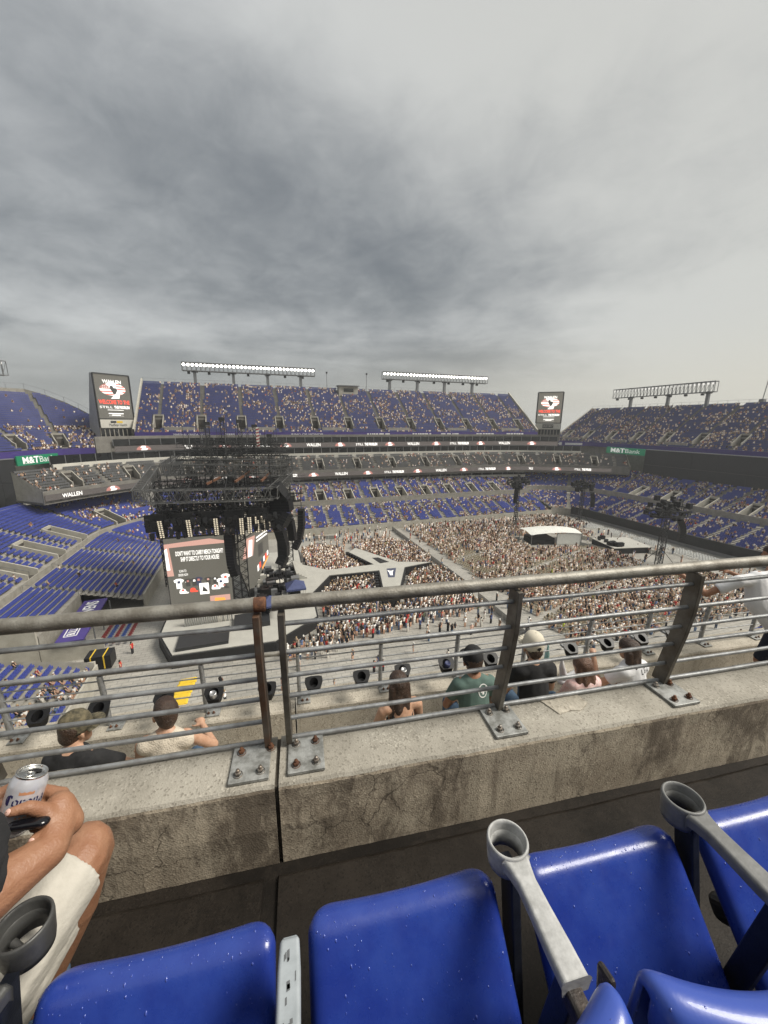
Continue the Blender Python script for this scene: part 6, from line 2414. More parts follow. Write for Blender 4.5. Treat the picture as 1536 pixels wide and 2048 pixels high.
def lip(v0, z0, v1, z1, r, sweep, n=10, straight=9, way=1):
    """straight run, then an arc curling forwards (way=1) or backwards (way=-1)"""
    out = [(v0 + (v1 - v0) * i / straight, z0 + (z1 - z0) * i / straight) for i in range(straight + 1)]
    d = Vector((v1 - v0, z1 - z0)).normalized()
    nx = Vector((d.y, -d.x)) * way
    c = Vector((v1, z1)) + nx * r
    for k in range(1, n + 1):
        a = radians(sweep) * k / n
        q = c - nx * (r * cos(a)) + d * (r * sin(a))
        out.append((q.x, q.y))
    return out


def droplets(par, src, n, seed, zmin=-1.5):
    """rain beads standing on a panel"""
    r_ = random.Random(seed)
    dg = bpy.context.evaluated_depsgraph_get()
    ev = src.evaluated_get(dg)
    me = ev.to_mesh()
    pol = [p for p in me.polygons]
    m = MB()
    off = BASE[root_of(par).name]
    for _ in range(n):
        p = r_.choice(pol)
        if p.normal.y > .35:
            continue
        i = r_.randrange(3)
        w0 = r_.random()
        c = p.center.lerp(me.vertices[p.vertices[i]].co, w0 * .9) + off
        nr_ = p.normal.copy()
        if nr_.y > 0 and nr_.z < .4:
            nr_ = -nr_
        r = r_.choice((.0007, .0009, .001, .0012, .0016, .0022))
        dn = (Vector((0, 0, -1)) - nr_ * Vector((0, 0, -1)).dot(nr_))
        st = 1 + r_.random() * .9
        dn = dn.normalized() if dn.length > .1 else Vector((1, 0, 0))
        sd = nr_.cross(dn)
        rings = []
        for h, k in ((0, 1), (.45, .8), (.62, .35)):
            rings += [c + dn * (r * k * st * cos(q)) + sd * (r * k * sin(q)) + nr_ * (r * h) for q in np.linspace(0, 2 * pi, 7)[:-1]]
        fs = [(a * 6 + b, a * 6 + (b + 1) % 6, a * 6 + 6 + (b + 1) % 6, a * 6 + 6 + b) for a in range(2) for b in range(6)] + [tuple(range(12, 18))]
        m.faces(rings, fs, True)
    ev.to_mesh_clear()
    return props(m.build('rain_drops', 'water', par), kind='stuff')


def near_seat(uc, label, n_drop, back=True, tilt=0.0):
    t = thing('stadium_seat', label, 'seat', (uc, .45, FLOOR), 'tip-up seats of our row', frame='near')
    pan = sheet('seat_pan', 'seat_blue', t, lip(.352, -1.305, .586, -1.045, .040, 140), .219, .080, .032, 1, dish=.008, uc=uc)
    droplets(pan, pan, n_drop, int(uc * 100) + 50)
    # underside of the tipped-up pan
    m = MB()
    m.obox((uc, .52, -1.225), (.165, 0, 0), (0, .05, -.04), (0, .02, .025))
    bevel(m.build('pan_underside', 'navy_metal', t), .02, 3)
    bk = sheet('backrest', 'seat_back', t, lip(.352, -1.30, .330, -.812, .030, 168, way=-1) + [(.270, -.88), (.276, -1.00)], .236, .075, .024, -1, dish=0, uc=uc, wrap=.07)
    droplets(bk, bk, n_drop // 3, int(uc * 100) + 77)
    m = MB()
    for sg in (-1, 1):
        m.obox((uc + sg * .225, .40, -1.33), (.006, 0, 0), (0, .07, 0), (0, 0, .03))
    bevel(m.build('hinge', 'navy_metal', t), .004)
    return t


near_seat(-.305, 'blue tip-up seat cut off at the bottom left, beside the bare knee', 520)
near_seat(.187, 'wet blue tip-up seat between the bare arm bar and the pale cup holder', 620)
near_seat(.690, 'wet blue tip-up seat between the pale and the grey cup-holder armrests', 580)
near_seat(1.190, 'blue tip-up seat at the right edge, past the grey cup-holder armrest', 420)


def armrest(uc, mt, label, cup=True, v_end=.382, v_cup=.616, zt=-.930):
    t = thing('armrest', label, 'armrest', (uc, .45, FLOOR), 'armrests of our row', frame='near')
    stations = [(.578, .031, .036), (.560, .026, .034), (.535, .0215, .032), (.49, .0225, .032), (.43, .0255, .032), (v_end, .0265, .030)] if cup else [(.548, .012, .02), (.542, .018, .03), (.50, .0205, .032), (.44, .0205, .032), (v_end, .0205, .030)]
    m = MB()
    vs = []
    for v, hw, th in stations:
        zz = zt - .004 - (.01 if v == stations[0][0] and not cup else 0)
        for a, b in ((-1, -.2), (-.82, 0), (.82, 0), (1, -.2), (.86, -1), (-.86, -1)):
            vs.append((uc + a * hw, v, zz + b * th))
    k = 6
    fs = [(i * k + j, i * k + (j + 1) % k, (i + 1) * k + (j + 1) % k, (i + 1) * k + j) for i in range(len(stations) - 1) for j in range(k)]
    fs += [tuple(range(k)), tuple(range(len(vs) - k, len(vs)))[::-1]]
    m.faces(vs, fs)
    bevel(m.build('arm', mt, t), .004, 3)
    if cup:
        m = MB()
        c = (uc, v_cup, zt)
        m.lathe(c, [(.0375, -.022), (.0395, -.006), (.041, .001), (.044, .002), (.0465, -.002), (.0465, -.012), (.043, -.05), (.040, -.066), (.036, -.067), (.0345, -.026), (.0375, -.022)], 40)
        m.build('cup_ring', mt, t)
        m = MB()
        m.tube([(uc - .034, v_cup + .012, zt - .060), (uc - .012, v_cup + .002, zt - .063), (uc + .012, v_cup - .012, zt - .063), (uc + .024, v_cup - .026, zt - .058)], [.008, .005, .005, .009], 8)
        m.build('cup_strut', mt, t)
    m = MB()
    m.bar((uc, .60 if cup else .52, -.975), (uc, .505, -1.43), .022, .05)
    m.bar((uc, .395, -.965), (uc, .455, -1.43), .022, .045)
    m.obox((uc, .46, -1.44), (.016, 0, 0), (0, .07, 0), (0, 0, .03))
    m.bar((uc, .44, -1.43), (uc, .38, FLOOR), .03, .06)
    m.obox((uc, .38, FLOOR + .012), (.035, 0, 0), (0, .07, 0), (0, 0, .01))
    bevel(m.build('stanchion', 'navy_metal', t), .003)
    m = MB()
    m.obox((uc + .012, .338, -.905), (.006, 0, 0), (0, .016, -.004), (0, .008, .06))
    m.obox((uc - .004, .360, -.972), (.016, 0, 0), (0, .035, 0), (0, 0, .018))
    bevel(m.build('bracket', 'rust_bracket', t), .006)
    return t


M['rust_bracket'] = mat('worn_brown_bracket', (0.075, 0.058, 0.048), 0.5, 0.4, col2=(0.03, 0.027, 0.026), scale=30, bump=.2)
armrest(-.552, 'arm_black', 'charcoal armrest with empty cup holder beside the bare knee', v_cup=.665, v_end=.36)
armrest(-.057, 'arm_blue', 'narrow pale arm bar without cup holder, between two blue seats', cup=False)
armrest(.430, 'arm_pale', 'worn pale grey armrest with empty cup holder')
armrest(.925, 'arm_grey', 'darker grey armrest with empty cup holder near the right edge')
M['mark'] = mat('dark_scuff', (0.10, 0.105, 0.11), 0.7)
r_ = random.Random(5)
m = MB()
for _ in range(15):
    v = .40 + r_.random() * .125
    x = -.057 + r_.gauss(0, .0045)
    a, b = r_.uniform(.0008, .003), r_.uniform(.002, .009)
    m.poly([(x - a, v - b, -.9335), (x + a, v - b * .7, -.9335), (x + a * .8, v + b, -.9335), (x - a * 1.1, v + b * .8, -.9335)])
props(m.build('scuff_marks', 'mark', bpy.data.objects['armrest.001']), kind='stuff')
M['scrap'] = mat('crumpled_lilac_paper', (0.34, 0.30, 0.36), 0.8, bump=.3, bscale=30)
m = MB()
for i in range(5):
    a = random.uniform(0, 3)
    c = Vector((.52 + i * .025, .335 + random.uniform(-.02, .02), -1.02 + random.uniform(-.01, .01)))
    p, q = Vector((cos(a), sin(a), .4)) * .03, Vector((-sin(a), cos(a), .3)) * .022
    m.poly([c - p - q, c + p - q * .8, c + p * .8 + q, c - p + q * 1.1])
m2 = MB()
m.v = [(x, y, z - .1) for x, y, z in m.v]
props(m.build('paper_scrap', 'scrap', None, 'near', base=(.56, .33, -1.1)), 'crumpled lilac paper scrap behind the backrests at the bottom edge', 'paper')


# ---- cup holders on the outer railing
def cup_holder(u, z, label, extra=None, lid='white_wall'):
    t = thing('cup_holder', label, 'cup holder', (u, 3.56, z - .05), 'black cup holders on the outer railing', frame='near')
    vc = 3.57
    m = MB()
    top = [(-.085, .052), (-.04, .058), (.04, .058), (.085, .052), (.095, .005), (.055, -.055), (-.055, -.055), (-.095, .005)]
    bot = [(x * .72, y * .72) for x, y in top]
    n = 24
    hole = [(.045 * cos(q), .045 * sin(q)) for q in np.linspace(0, 2 * pi, n + 1)[:-1]]

    def rim(q):
        a = atan2(q[1], q[0])
        best = None
        for i in range(8):
            (x0, y0), (x1, y1) = top[i], top[(i + 1) % 8]
            d = (cos(a), sin(a))
            den = d[0] * (y1 - y0) - d[1] * (x1 - x0)
            if abs(den) < 1e-9:
                continue
            tt_ = (x0 * (y1 - y0) - y0 * (x1 - x0)) / den
            s_ = (x0 * d[1] - y0 * d[0]) / den
            if tt_ > 0 and -1e-6 <= s_ <= 1 + 1e-6:
                best = (d[0] * tt_, d[1] * tt_)
        return best or q
    # tilted a little towards the row so that its mouth faces us
    sl = .62
    T_ = lambda x, y, zz: (u + x, vc + y, z + zz + y * sl)
    ou = [rim(q) for q in hole]
    vs = [T_(x, y, .03) for x, y in ou] + [T_(x, y, .03) for x, y in hole] + [T_(x * .9, y * .9, -.05) for x, y in hole] + [T_(x * .72, y * .72, -.06) for x, y in ou]
    fs = []
    for i in range(n):
        j = (i + 1) % n
        fs += [(i, j, n + j, n + i), (n + i, n + j, 2 * n + j, 2 * n + i), (j, i, 3 * n + i, 3 * n + j)]
    fs += [tuple(range(2 * n, 3 * n)), tuple(range(3 * n, 4 * n))[::-1]]
    m.faces(vs, fs)
    m.build('body', 'black_plastic', t)
    m = MB()
    m.bar((u - .02, vc + .06, z - .02), (u - .02, 3.735, z - .02), .025)
    m.bar((u + .02, vc + .06, z - .02), (u + .02, 3.735, z - .02), .025)
    m.build('clamp', 'galv', t)
    if extra:
        c = MB()
        c.lathe(T_(0, 0, -.05), [(.001, 0), (.030, 0), (.033, .01), (.033, .105), (.028, .118), (.027, .116), (.001, .112)], 18, axis=(0, -.3, .95))
        c.build('drink_can', extra, None, 'near', base=T_(0, 0, -.05), label=lid, cat='can')


M['can_silver'] = mat('silver_can', (0.5, 0.5, 0.5), 0.3, 0.7, var=.2, scale=30)
M['can_navy'] = mat('navy_can_sleeve', (0.05, 0.06, 0.14), 0.6, 0, var=.3, scale=30)
for i, (u, z) in enumerate(((-2.03, -2.2), (-1.62, -2.2), (-1.16, -2.2), (-.78, -2.2), (-.36, -2.22), (.03, -2.22), (.45, -2.22), (.83, -2.21), (1.25, -2.20), (1.70, -2.21), (2.16, -2.21), (2.58, -2.21), (3.0, -2.2), (3.42, -2.2), (3.82, -2.19))):
    ex_, ld = {3: ('can_silver', 'opened silver can in a cup holder in front of the brown-haired person'), 7: ('can_silver', 'pale can in the cup holder by the long dark hair'), 8: ('can_navy', 'navy wrapped can in the cup holder left of the black cap')}.get(i, (None, None))
    cup_holder(u * 1.2, z * 1.2, '%s black cup holder from the left on the outer railing' % ('first second third fourth fifth sixth seventh eighth ninth tenth eleventh twelfth thirteenth fourteenth last'.split()[i]), ex_, ld)


# ------------------------------------------------------------------ people near us
def person_frame(u0, v0, z0, yaw, s):
    c, sn = cos(yaw), sin(yaw)

    def X(p):
        x, y, z = p
        return Vector((u0 + s * (x * c - y * sn), v0 + s * (x * sn + y * c), z0 + s * z))
    return X


def hand_limbs(X, w_, d, up, s=1.0, grip=.35):
    """palm and five fingers from wrist w_ along d; 'up' is the back of the hand"""
    w_, d, up = Vector(w_), Vector(d).normalized(), Vector(up).normalized()
    sd = d.cross(up).normalized()
    out = [(X(w_), X(w_ + d * .075), .024, .028, {'n': 10})]
    out.append((X(w_ + d * .05 + sd * .022), X(w_ + d * .08 + sd * .024), .016, .015, {'n': 8}))
    out.append((X(w_ + d * .05 - sd * .022), X(w_ + d * .08 - sd * .024), .016, .015, {'n': 8}))
    for k, (o, L) in enumerate(((-.028, .060), (-.010, .072), (.009, .068), (.027, .052))):
        a = w_ + d * .085 + sd * o
        b = a + (d - up * grip).normalized() * L * .5
        c = b + (d * .6 - up * (grip * 2 + .4)).normalized() * L * .5
        out += [(X(a), X(b), .0105, .0095, {'n': 8}), (X(b), X(c), .0095, .0085, {'n': 8})]
    a = w_ + d * .03 - sd * .028
    b = a + (d * .5 - sd * .8 - up * .2).normalized() * .04
    c = b + (d * .9 - sd * .1 - up * .4).normalized() * .032
    out += [(X(a), X(b), .013, .011, {'n': 8}), (X(b), X(c), .011, .0095, {'n': 8})]
    return out


def head_limbs(X, hc, fwd=(0, 1, 0), fat=1.0):
    hc, f = Vector(hc), Vector(fwd).normalized()
    s = f.cross(Zv).normalized()
    L = [(X(hc + Zv * .035 - f * .015), X(hc + Zv * .03 + f * .02), .088 * fat, .082 * fat, {'n': 16}),
         (X(hc - Zv * .03 + f * .03), X(hc - Zv * .075 + f * .045), .062 * fat, .045 * fat, {'n': 14}),
         (X(hc - Zv * .005 + f * .09), X(hc - Zv * .03 + f * .108), .010, .014, {'n': 8})]
    for g in (-1, 1):
        L.append((X(hc + s * (g * .083) - Zv * .025), X(hc + s * (g * .088) + Zv * .012 - f * .005), .012, .014, {'n': 8}))
        L.append((X(hc + s * (g * .032) + f * .085 + Zv * .012), X(hc + s * (g * .036) + f * .084 + Zv * .012), .012, .012, {'n': 8}))
    return L


def cap(par, X, hc, mt, brim=(0, 1, 0), tilt=.12, mark=None, mesh_back=False):
    hc, f = Vector(hc), Vector(brim).normalized()
    s = f.cross(Zv).normalized()
    upv = (Zv - f * tilt).normalized()
    fw = (f + Zv * tilt).normalized()
    m = MB()
    n, rings = 22, []
    prof = [(1.0, -.025), (1.02, 0), (1.0, .035), (.93, .07), (.78, .10), (.5, .122), (.2, .131), (.01, .133)]
    for r, h in prof:
        rings.append([X(hc + upv * (h + .012) + (s * (.094 * r * cos(q)) + fw * (.108 * r * sin(q)))) for q in np.linspace(0, 2 * pi, n + 1)[:-1]])
    vs = [q for r_ in rings for q in r_]
    fs = [(i * n + j, i * n + (j + 1) % n, (i + 1) * n + (j + 1) % n, (i + 1) * n + j) for i in range(len(prof) - 1) for j in range(n)]
    m.faces(vs, fs, True)
    for k in range(10):
        a0, a1 = radians(25 + 13 * k), radians(25 + 13 * (k + 1))
        P_ = lambda a, r, dz: X(hc + upv * (-.012 + dz) + s * (.094 * r * cos(a)) + fw * (.108 * r * sin(a)))
        k0, k1 = 1 + .72 * sin(a0) ** 1.2, 1 + .72 * sin(a1) ** 1.2
        m.poly([P_(a0, .99, .004), P_(a1, .99, .004), P_(a1, k1, -.008), P_(a0, k0, -.008)], True)
    m.lathe(X(hc + upv * .146), [(.010, -.006), (.008, .0), (.001, .002)], 10)
    o = m.build('cap', mt, par)
    sd = o.modifiers.new('solid', 'SOLIDIFY')
    sd.thickness = .004
    if mark:
        k = MB()
        b = hc - fw * .112 + upv * .045
        k.poly([X(b + s * a + upv * h - fw * (.002 - abs(a) * .35)) for a, h in ((-.022, -.012), (.0, -.024), (.024, -.008), (.012, .016), (-.012, .012))])
        k.build('emblem', mark, o)
    return o


def on_back(par, cloth, pts_list, mt, name, lift=.003):
    """flat print laid on the back of a garment: (u, z) outlines cast onto the cloth from behind"""
    off = BASE[root_of(par).name]
    vs = [v.co + off for v in cloth.data.vertices]
    tree = BVHTree.FromPolygons([tuple(v) for v in vs], [tuple(p.vertices) for p in cloth.data.polygons])
    m = MB()
    for pts in pts_list:
        q = []
        for u, z in pts:
            h = tree.ray_cast(Vector((u, 1.2, z)), Vector((0, 1, 0)))
            if h[0] is None:
                break
            q.append(h[0] - Vector((0, lift, -lift * .5)))
        if len(q) == len(pts):
            m.poly(q)
    if m.f:
        return m.build(name, mt, par)


def spectator(u0, v0, label, shirt, skin='skin_fair', hair=None, long_hair=0, cap_mt=None, cap_dir=(0, 1, 0), s=1.0, lean=.06, yaw=0.0, look=(0, 1, 0),
              arms=('lap', 'lap'), pants='denim', sleeve=.55, mark=None, z0=ROW1, bare_shoulder=False, hair_w=1.0, straps=False):
    hv = lean * 1.3 + .035                      # u0, v0: where the head is
    v0 = v0 - hv * s
    t = thing('person', label, 'person', (u0, v0, z0), 'people seated in the row in front', frame='near')
    X = person_frame(u0, v0, z0, yaw, s)
    hip, ch, sh = Vector((0, 0, .50)), Vector((0, lean * .6, .80)), Vector((0, lean, 1.005))
    nk, hc = Vector((0, lean * 1.15 + .01, 1.07)), Vector((0, lean * 1.3 + .035, 1.172))
    body = head_limbs(X, hc, look) + [(X(sh + Zv * .02), X(nk + Zv * .04), .056, .050)]
    body += [(X(hip), X(ch), .13, .14, {'squash': ((0, 1, 0), .68)}), (X(ch), X(sh), .14, .11, {'squash': ((0, 1, 0), .68)}), (X(sh + Vector((-.14, 0, 0))), X(sh + Vector((.14, 0, 0))), .055, .055)]
    cl = [(X(hip - Zv * .06), X(ch), .155, .158, {'squash': ((0, 1, 0), .70)}), (X(ch), X(sh - Zv * .05), .160, .150, {'squash': ((0, 1, 0), .70)}),
          (X(sh + Vector((-.135, -.01, -.02))), X(sh + Vector((.135, -.01, -.02))), .076, .076), (X(sh + Vector((-.07, -.01, .02))), X(sh + Vector((.07, -.01, .02))), .062, .062)]
    if straps:
        cl = cl[:1] + [(X(ch), X(ch + Zv * .09), .160, .152, {'squash': ((0, 1, 0), .70), 'flat1': True})] + [(X(sh + Vector((g * .09, -.075, -.08))), X(sh + Vector((g * .10, 0, .045))), .014, .014) for g in (-1, 1)]
    for sg, pose in ((-1, arms[0]), (1, arms[1])):
        S0 = sh + Vector((sg * .175, 0, -.02))
        if pose == 'lap':
            E0, W0 = S0 + Vector((sg * .06, .08, -.27)), Vector((sg * .09, .30, .66))
        elif pose == 'out':
            E0, W0 = S0 + Vector((sg * .13, .10, -.20)), S0 + Vector((sg * .02, .30, -.17))
        elif pose == 'phone':
            E0, W0 = S0 + Vector((sg * .05, .16, -.20)), S0 + Vector((sg * -.02, .30, .03))
        else:
            E0, W0 = pose
            E0, W0 = Vector(E0), Vector(W0)
        body += [(X(S0), X(E0), .048, .040), (X(E0), X(W0), .039, .027)]
        body += hand_limbs(X, W0, (W0 - E0), Vector((0, .2, 1)))
        if not bare_shoulder:
            cl.append((X(S0 + Vector((-sg * .02, 0, .005))), X(S0.lerp(E0, sleeve)), .070, .064, {'flat1': True}))
    flesh('body', body + [(X(Vector((g * .09, .02, .50))), X(Vector((g * .11, .42, .52))), .085, .06) for g in (-1, 1)] + [(X(Vector((g * .11, .42, .50))), X(Vector((g * .11, .42, .05))), .058, .04) for g in (-1, 1)], t, skin, .0105, 3)
    st = flesh('shirt', cl, t, shirt, .0115, 5)
    flesh('trousers', [(X(Vector((0, -.02, .47))), X(Vector((0, .06, .50))), .145, .13, {'squash': ((0, 0, 1), .8)})] + [(X(Vector((g * .09, .02, .50))), X(Vector((g * .11, .42, .52))), .098, .076) for g in (-1, 1)] + [(X(Vector((g * .11, .42, .50))), X(Vector((g * .11, .43, .06))), .072, .06, {'flat1': True}) for g in (-1, 1)], t, pants, .014, 3)
    for g in (-1, 1):
        flesh('shoe', [(X(Vector((g * .11, .40, .0))), X(Vector((g * .11, .55, -.01))), .045, .04)], t, 'cap_black', .014, 2)
    f = Vector(look).normalized()
    if hair:
        hl = [(X(hc + Zv * .052 - f * .025), X(hc + Zv * .055 + f * .022), .093, .085, {'n': 16}), (X(hc + Zv * .0 - f * .045), X(hc + Zv * .04 - f * .03), .078, .088, {'n': 16})]
        if long_hair:
            b = hc - f * .06
            for k in range(7):
                x = (k - 3) / 3
                wv = .012 * sin(k * 2.3)
                mid_ = b + Vector((x * .088 * hair_w, -.03 + wv - .03 * (1 - abs(x)), -long_hair * .5))
                hl.append((X(b + Vector((x * .066, wv * .5, .02))), X(mid_), .042, .034, {'n': 8}))
                hl.append((X(mid_), X(b + Vector((x * .095 * hair_w, -.05 - wv - .03 * (1 - abs(x)), -long_hair * (1 - .12 * abs(x))))), .034, .018, {'n': 8}))
            hl.append((X(hc - Zv * .0 - f * .04), X(hc - Zv * .13 - f * .075), .088, .07, {'squash': ((0, 1, 0), .7)}))
        else:
            hl.append((X(hc - Zv * .03 - f * .05), X(hc - Zv * .055 - f * .045), .062, .05))
        flesh('hair', hl, t, hair, .010 if not long_hair else .009, 2)
    if cap_mt:
        cap(t, X, hc + Zv * .03, cap_mt, cap_dir, mark=mark)
    return t, st, X


spectator(-1.807, 2.95, 'person in camouflage cap and black tee, front row behind the left railing', 'cloth_black', hair='hair_brown', cap_mt='camo', look=(.55, .85, 0), cap_dir=(.75, .7, 0), lean=.14, yaw=-.15, arms=('lap', ((.36, .30, .74), (.28, .48, .70))), s=1.0)
spectator(-1.134, 2.95, 'person with short dark hair and cream knit vest, front row', 'cloth_cream', hair='hair_brown', look=(-.35, .9, 0), lean=.10, yaw=.05, arms=('lap', 'out'), bare_shoulder=True, s=1.03)
spectator(.812, 3.0, 'person with long straight dark brown hair and bare shoulders, front row', 'cloth_black', hair='hair_brown', long_hair=.34, lean=.10, yaw=.1, bare_shoulder=True, straps=True, look=(.15, 1, -.1), s=.97, hair_w=.95)
tg, stg, Xg = spectator(1.569, 3.10, 'person in black cap and sage green tee with a white emblem on the back', 'cloth_green', skin='skin_tan', hair='hair_brown', cap_mt='cap_black', lean=.08, yaw=-.05, s=1.03)
tb, stb, Xb = spectator(2.231, 3.12, 'broad person in cream cap with dark emblem and black tee', 'cloth_black', hair='hair_brown', cap_mt='cap_cream', cap_dir=(0, 1, 0), mark='cap_black', lean=.08, yaw=-.1, s=1.08)
spectator(2.805, 3.05, 'small person with wavy auburn hair and pale pink top', 'cloth_pink', hair='hair_auburn', long_hair=.27, lean=.06, s=.86, hair_w=1.25)
tw, stw, Xw = spectator(3.383, 3.05, 'person with dark hair in white jersey with black lettering', 'cloth_white', hair='hair_brown', long_hair=.36, lean=.10, yaw=.15, look=(.1, 1, 0), arms=(((-.30, .24, .76), (-.26, .36, 1.0)), 'lap'), s=.97, hair_w=.75)
# emblem on the green back: a shield ring with a steer's head
cu, cz = 1.625, -2.50
ring = []
for k in range(16):
    a0, a1 = 2 * pi * k / 16, 2 * pi * (k + 1) / 16
    ring.append([(cu + r * .9 * cos(a), cz + r * sin(a) * (1.15 if sin(a) < 0 else 1)) for r, a in ((.060, a0), (.060, a1), (.051, a1), (.051, a0))])
for sg in (-1, 1):
    ring += [[(cu + sg * x, cz + z) for x, z in q] for q in ([(.0, .012), (.014, .012), (.01, -.035), (0, -.04)], [(.014, .008), (.036, .03), (.03, .036), (.012, .018)], [(.012, -.0), (.03, -.012), (.026, -.02), (.01, -.012)])]
on_back(tg, stg, ring, 'white_paint', 'emblem')
# lettering fragment on the jersey's shoulder
lt = []
for i, (x, z) in enumerate(((3.415, -2.525), (3.455, -2.52), (3.49, -2.515))):
    h = .05
    if i == 0:
        lt += [[(x - .014, z - h / 2), (x - .006, z - h / 2), (x - .006, z + h / 2), (x - .014, z + h / 2)], [(x - .006, z - h / 2), (x + .012, z - h / 2), (x + .012, z - h / 2 + .008), (x - .006, z - h / 2 + .008)]]
    elif i == 1:
        lt += [[(x - .012, z - h / 2), (x - .004, z - h / 2), (x - .004, z + h / 2), (x - .012, z + h / 2)]] + [[(x - .004, z + q), (x + .012, z + q), (x + .012, z + q + .008), (x - .004, z + q + .008)] for q in (-h / 2, -.004, h / 2 - .008)]
    else:
        lt += [[(x - .012, z - h / 2), (x - .004, z - h / 2), (x - .004, z + h / 2), (x - .012, z + h / 2)], [(x + .008, z - h / 2), (x + .016, z - h / 2), (x + .016, z + h / 2), (x + .008, z + h / 2)], [(x - .006, z + h / 2), (x + .01, z - h / 2), (x + .012, z - h / 2 + .012), (x - .003, z + h / 2)]]
on_back(tw, stw, lt, 'cap_black', 'lettering')
# white horned foam hat beside the small one
hh = thing('foam_hat', 'white foam hat with an upturned horn beside the small person', 'hat', (2.732, 3.243, -2.898), frame='near')
flesh('horn', [((2.739, 3.215, -2.719), (2.698, 3.215, -2.581), .045, .03), ((2.698, 3.215, -2.581), (2.684, 3.215, -2.449), .03, .006)], hh, 'cloth_white', .008, 3)
flesh('brim', [((2.732, 3.215, -2.760), (2.843, 3.257, -2.760), .065, .055, {'squash': ((0.000, 0.000, 1.200), .6)}), ((2.843, 3.257, -2.760), (2.939, 3.284, -2.705), .04, .015)], hh, 'cloth_white', .009, 3)
m = MB()
m.tube([(2.939, 3.795, -3.008), (2.967, 3.823, -2.843), (2.974, 3.829, -2.788), (2.978, 3.836, -2.732)], [.03, .03, .014, .012], 14)
M['bottle'] = mat('aqua_bottle', (0.300, 0.504, 0.480), 0.15, 0, var=.1)
m.build('water_bottle', 'bottle', None, 'near', base=(2.939, 3.795, -3.008), label='pale aqua plastic bottle in front of the small person', cat='bottle')
# dark folded seats at the right
for i, (u, lb) in enumerate(((4.53, 'dark grey folded seat top right of the white jersey'), (5.17, 'dark grey folded seat top by the bare calf'))):
    t = thing('folded_seat', lb, 'seat', (u, 2.92, ROW1), 'dark folded seats in the front row', frame='near')
    m = MB()
    m.obox((u, 2.95, -2.93), (0.240, 0.000, 0.000), (0.000, 0.180, 0.042), (0.000, -0.024, 0.108))
    bevel(m.build('seat_pan', 'dark_grey', t), .04, 4)
    m = MB()
    m.bar((u - .18, 2.92, -3.0), (u - .18, 2.92, ROW1), .05)
    m.bar((u + .18, 2.92, -3.0), (u + .18, 2.92, ROW1), .05)
    m.build('leg', 'navy_metal', t)

# standing person leaning on the outer railing
t = thing('person', 'person in white tee and navy shorts leaning on the outer railing at the right edge', 'person', (5.78, 3.2, ROW1), frame='near')
I = lambda p: Vector(p) * 1.3
I1 = lambda p: Vector(p)
hipc, chc, ls, rs, hd = I((4.50, 2.46, -1.93)), I((4.30, 2.60, -1.66)), I((4.06, 2.66, -1.46)), I((4.50, 2.62, -1.42)), I((4.66, 2.80, -1.28))
el, wl_ = I((3.88, 2.78, -1.63)), I((3.84, 3.02, -1.52))
body = head_limbs(I1, hd, (-.2, 1, 0)) + [(chc, hd - I1((0, .04, .06)), .06, .052), (ls, el, .05, .042), (el, wl_, .042, .03), (rs, I((4.62, 2.8, -1.62)), .05, .042), (I((4.62, 2.8, -1.62)), I((4.5, 3.02, -1.55)), .04, .03)]
body += hand_limbs(I1, wl_, (-.25, .8, .1), (0, 0, 1)) + hand_limbs(I1, I((4.5, 3.02, -1.55)), (-.2, .9, .1), (0, 0, 1))
for k, (h, kn, an) in enumerate((((4.41, 2.45, -1.98), (4.36, 2.52, -2.26), (4.33, 2.42, -2.64)), ((4.60, 2.44, -1.98), (4.62, 2.5, -2.26), (4.64, 2.4, -2.64)))):
    body += [(I(h), I(kn), .085, .062), (I(kn), I(an) + Zv * .22 - I1((0, .02, 0)), .060, .064), (I(an) + Zv * .22 - I1((0, .02, 0)), I(an), .062, .038)]
body += [(hipc, chc, .14, .15, {'squash': ((0, 1, 0), .7)}), (chc, (ls + rs) / 2, .14, .10, {'squash': ((0, 1, 0), .7)})]
flesh('body', body, t, 'skin_tan', .011, 3)
flesh('shirt', [(hipc, chc, .165, .168, {'squash': ((0, 1, 0), .72)}), (chc, (ls + rs) / 2 - Zv * .05, .165, .15, {'squash': ((0, 1, 0), .72)}), (ls + I((.04, 0, 0)), rs - I((.04, 0, 0)), .078, .078),
                (ls + I((.02, 0, 0)), ls.lerp(el, .62), .078, .07, {'flat1': True}), (rs, rs.lerp(I((4.62, 2.8, -1.62)), .62), .078, .07, {'flat1': True})], t, 'cloth_white', .012, 5)
flesh('shorts', [(hipc - I((.09, 0, .02)), I((4.37, 2.50, -2.25)), .115, .10, {'flat1': True}), (hipc + I((.09, 0, -.02)), I((4.63, 2.48, -2.25)), .115, .10, {'flat1': True}), (hipc - I((.06, 0, 0)), hipc + I((.06, 0, 0)), .15, .15)], t, 'navy_cloth', .013, 4)
flesh('hair', [(hd + Zv * .05 - I1((0, .02, 0)), hd + Zv * .05 + I1((0, .02, 0)), .093, .086), (hd - I1((0, .05, .02)), hd - I1((0, .045, .0)), .07, .08)], t, 'hair_brown', .011, 2)
for q, r in (((4.33, 2.40, -2.665), (4.30, 2.53, -2.67)), ((4.64, 2.38, -2.665), (4.66, 2.51, -2.67))):
    flesh('shoe', [(I(q), I(r), .045, .04)], t, 'cap_black', .014, 2)

I = lambda p: Vector(p)
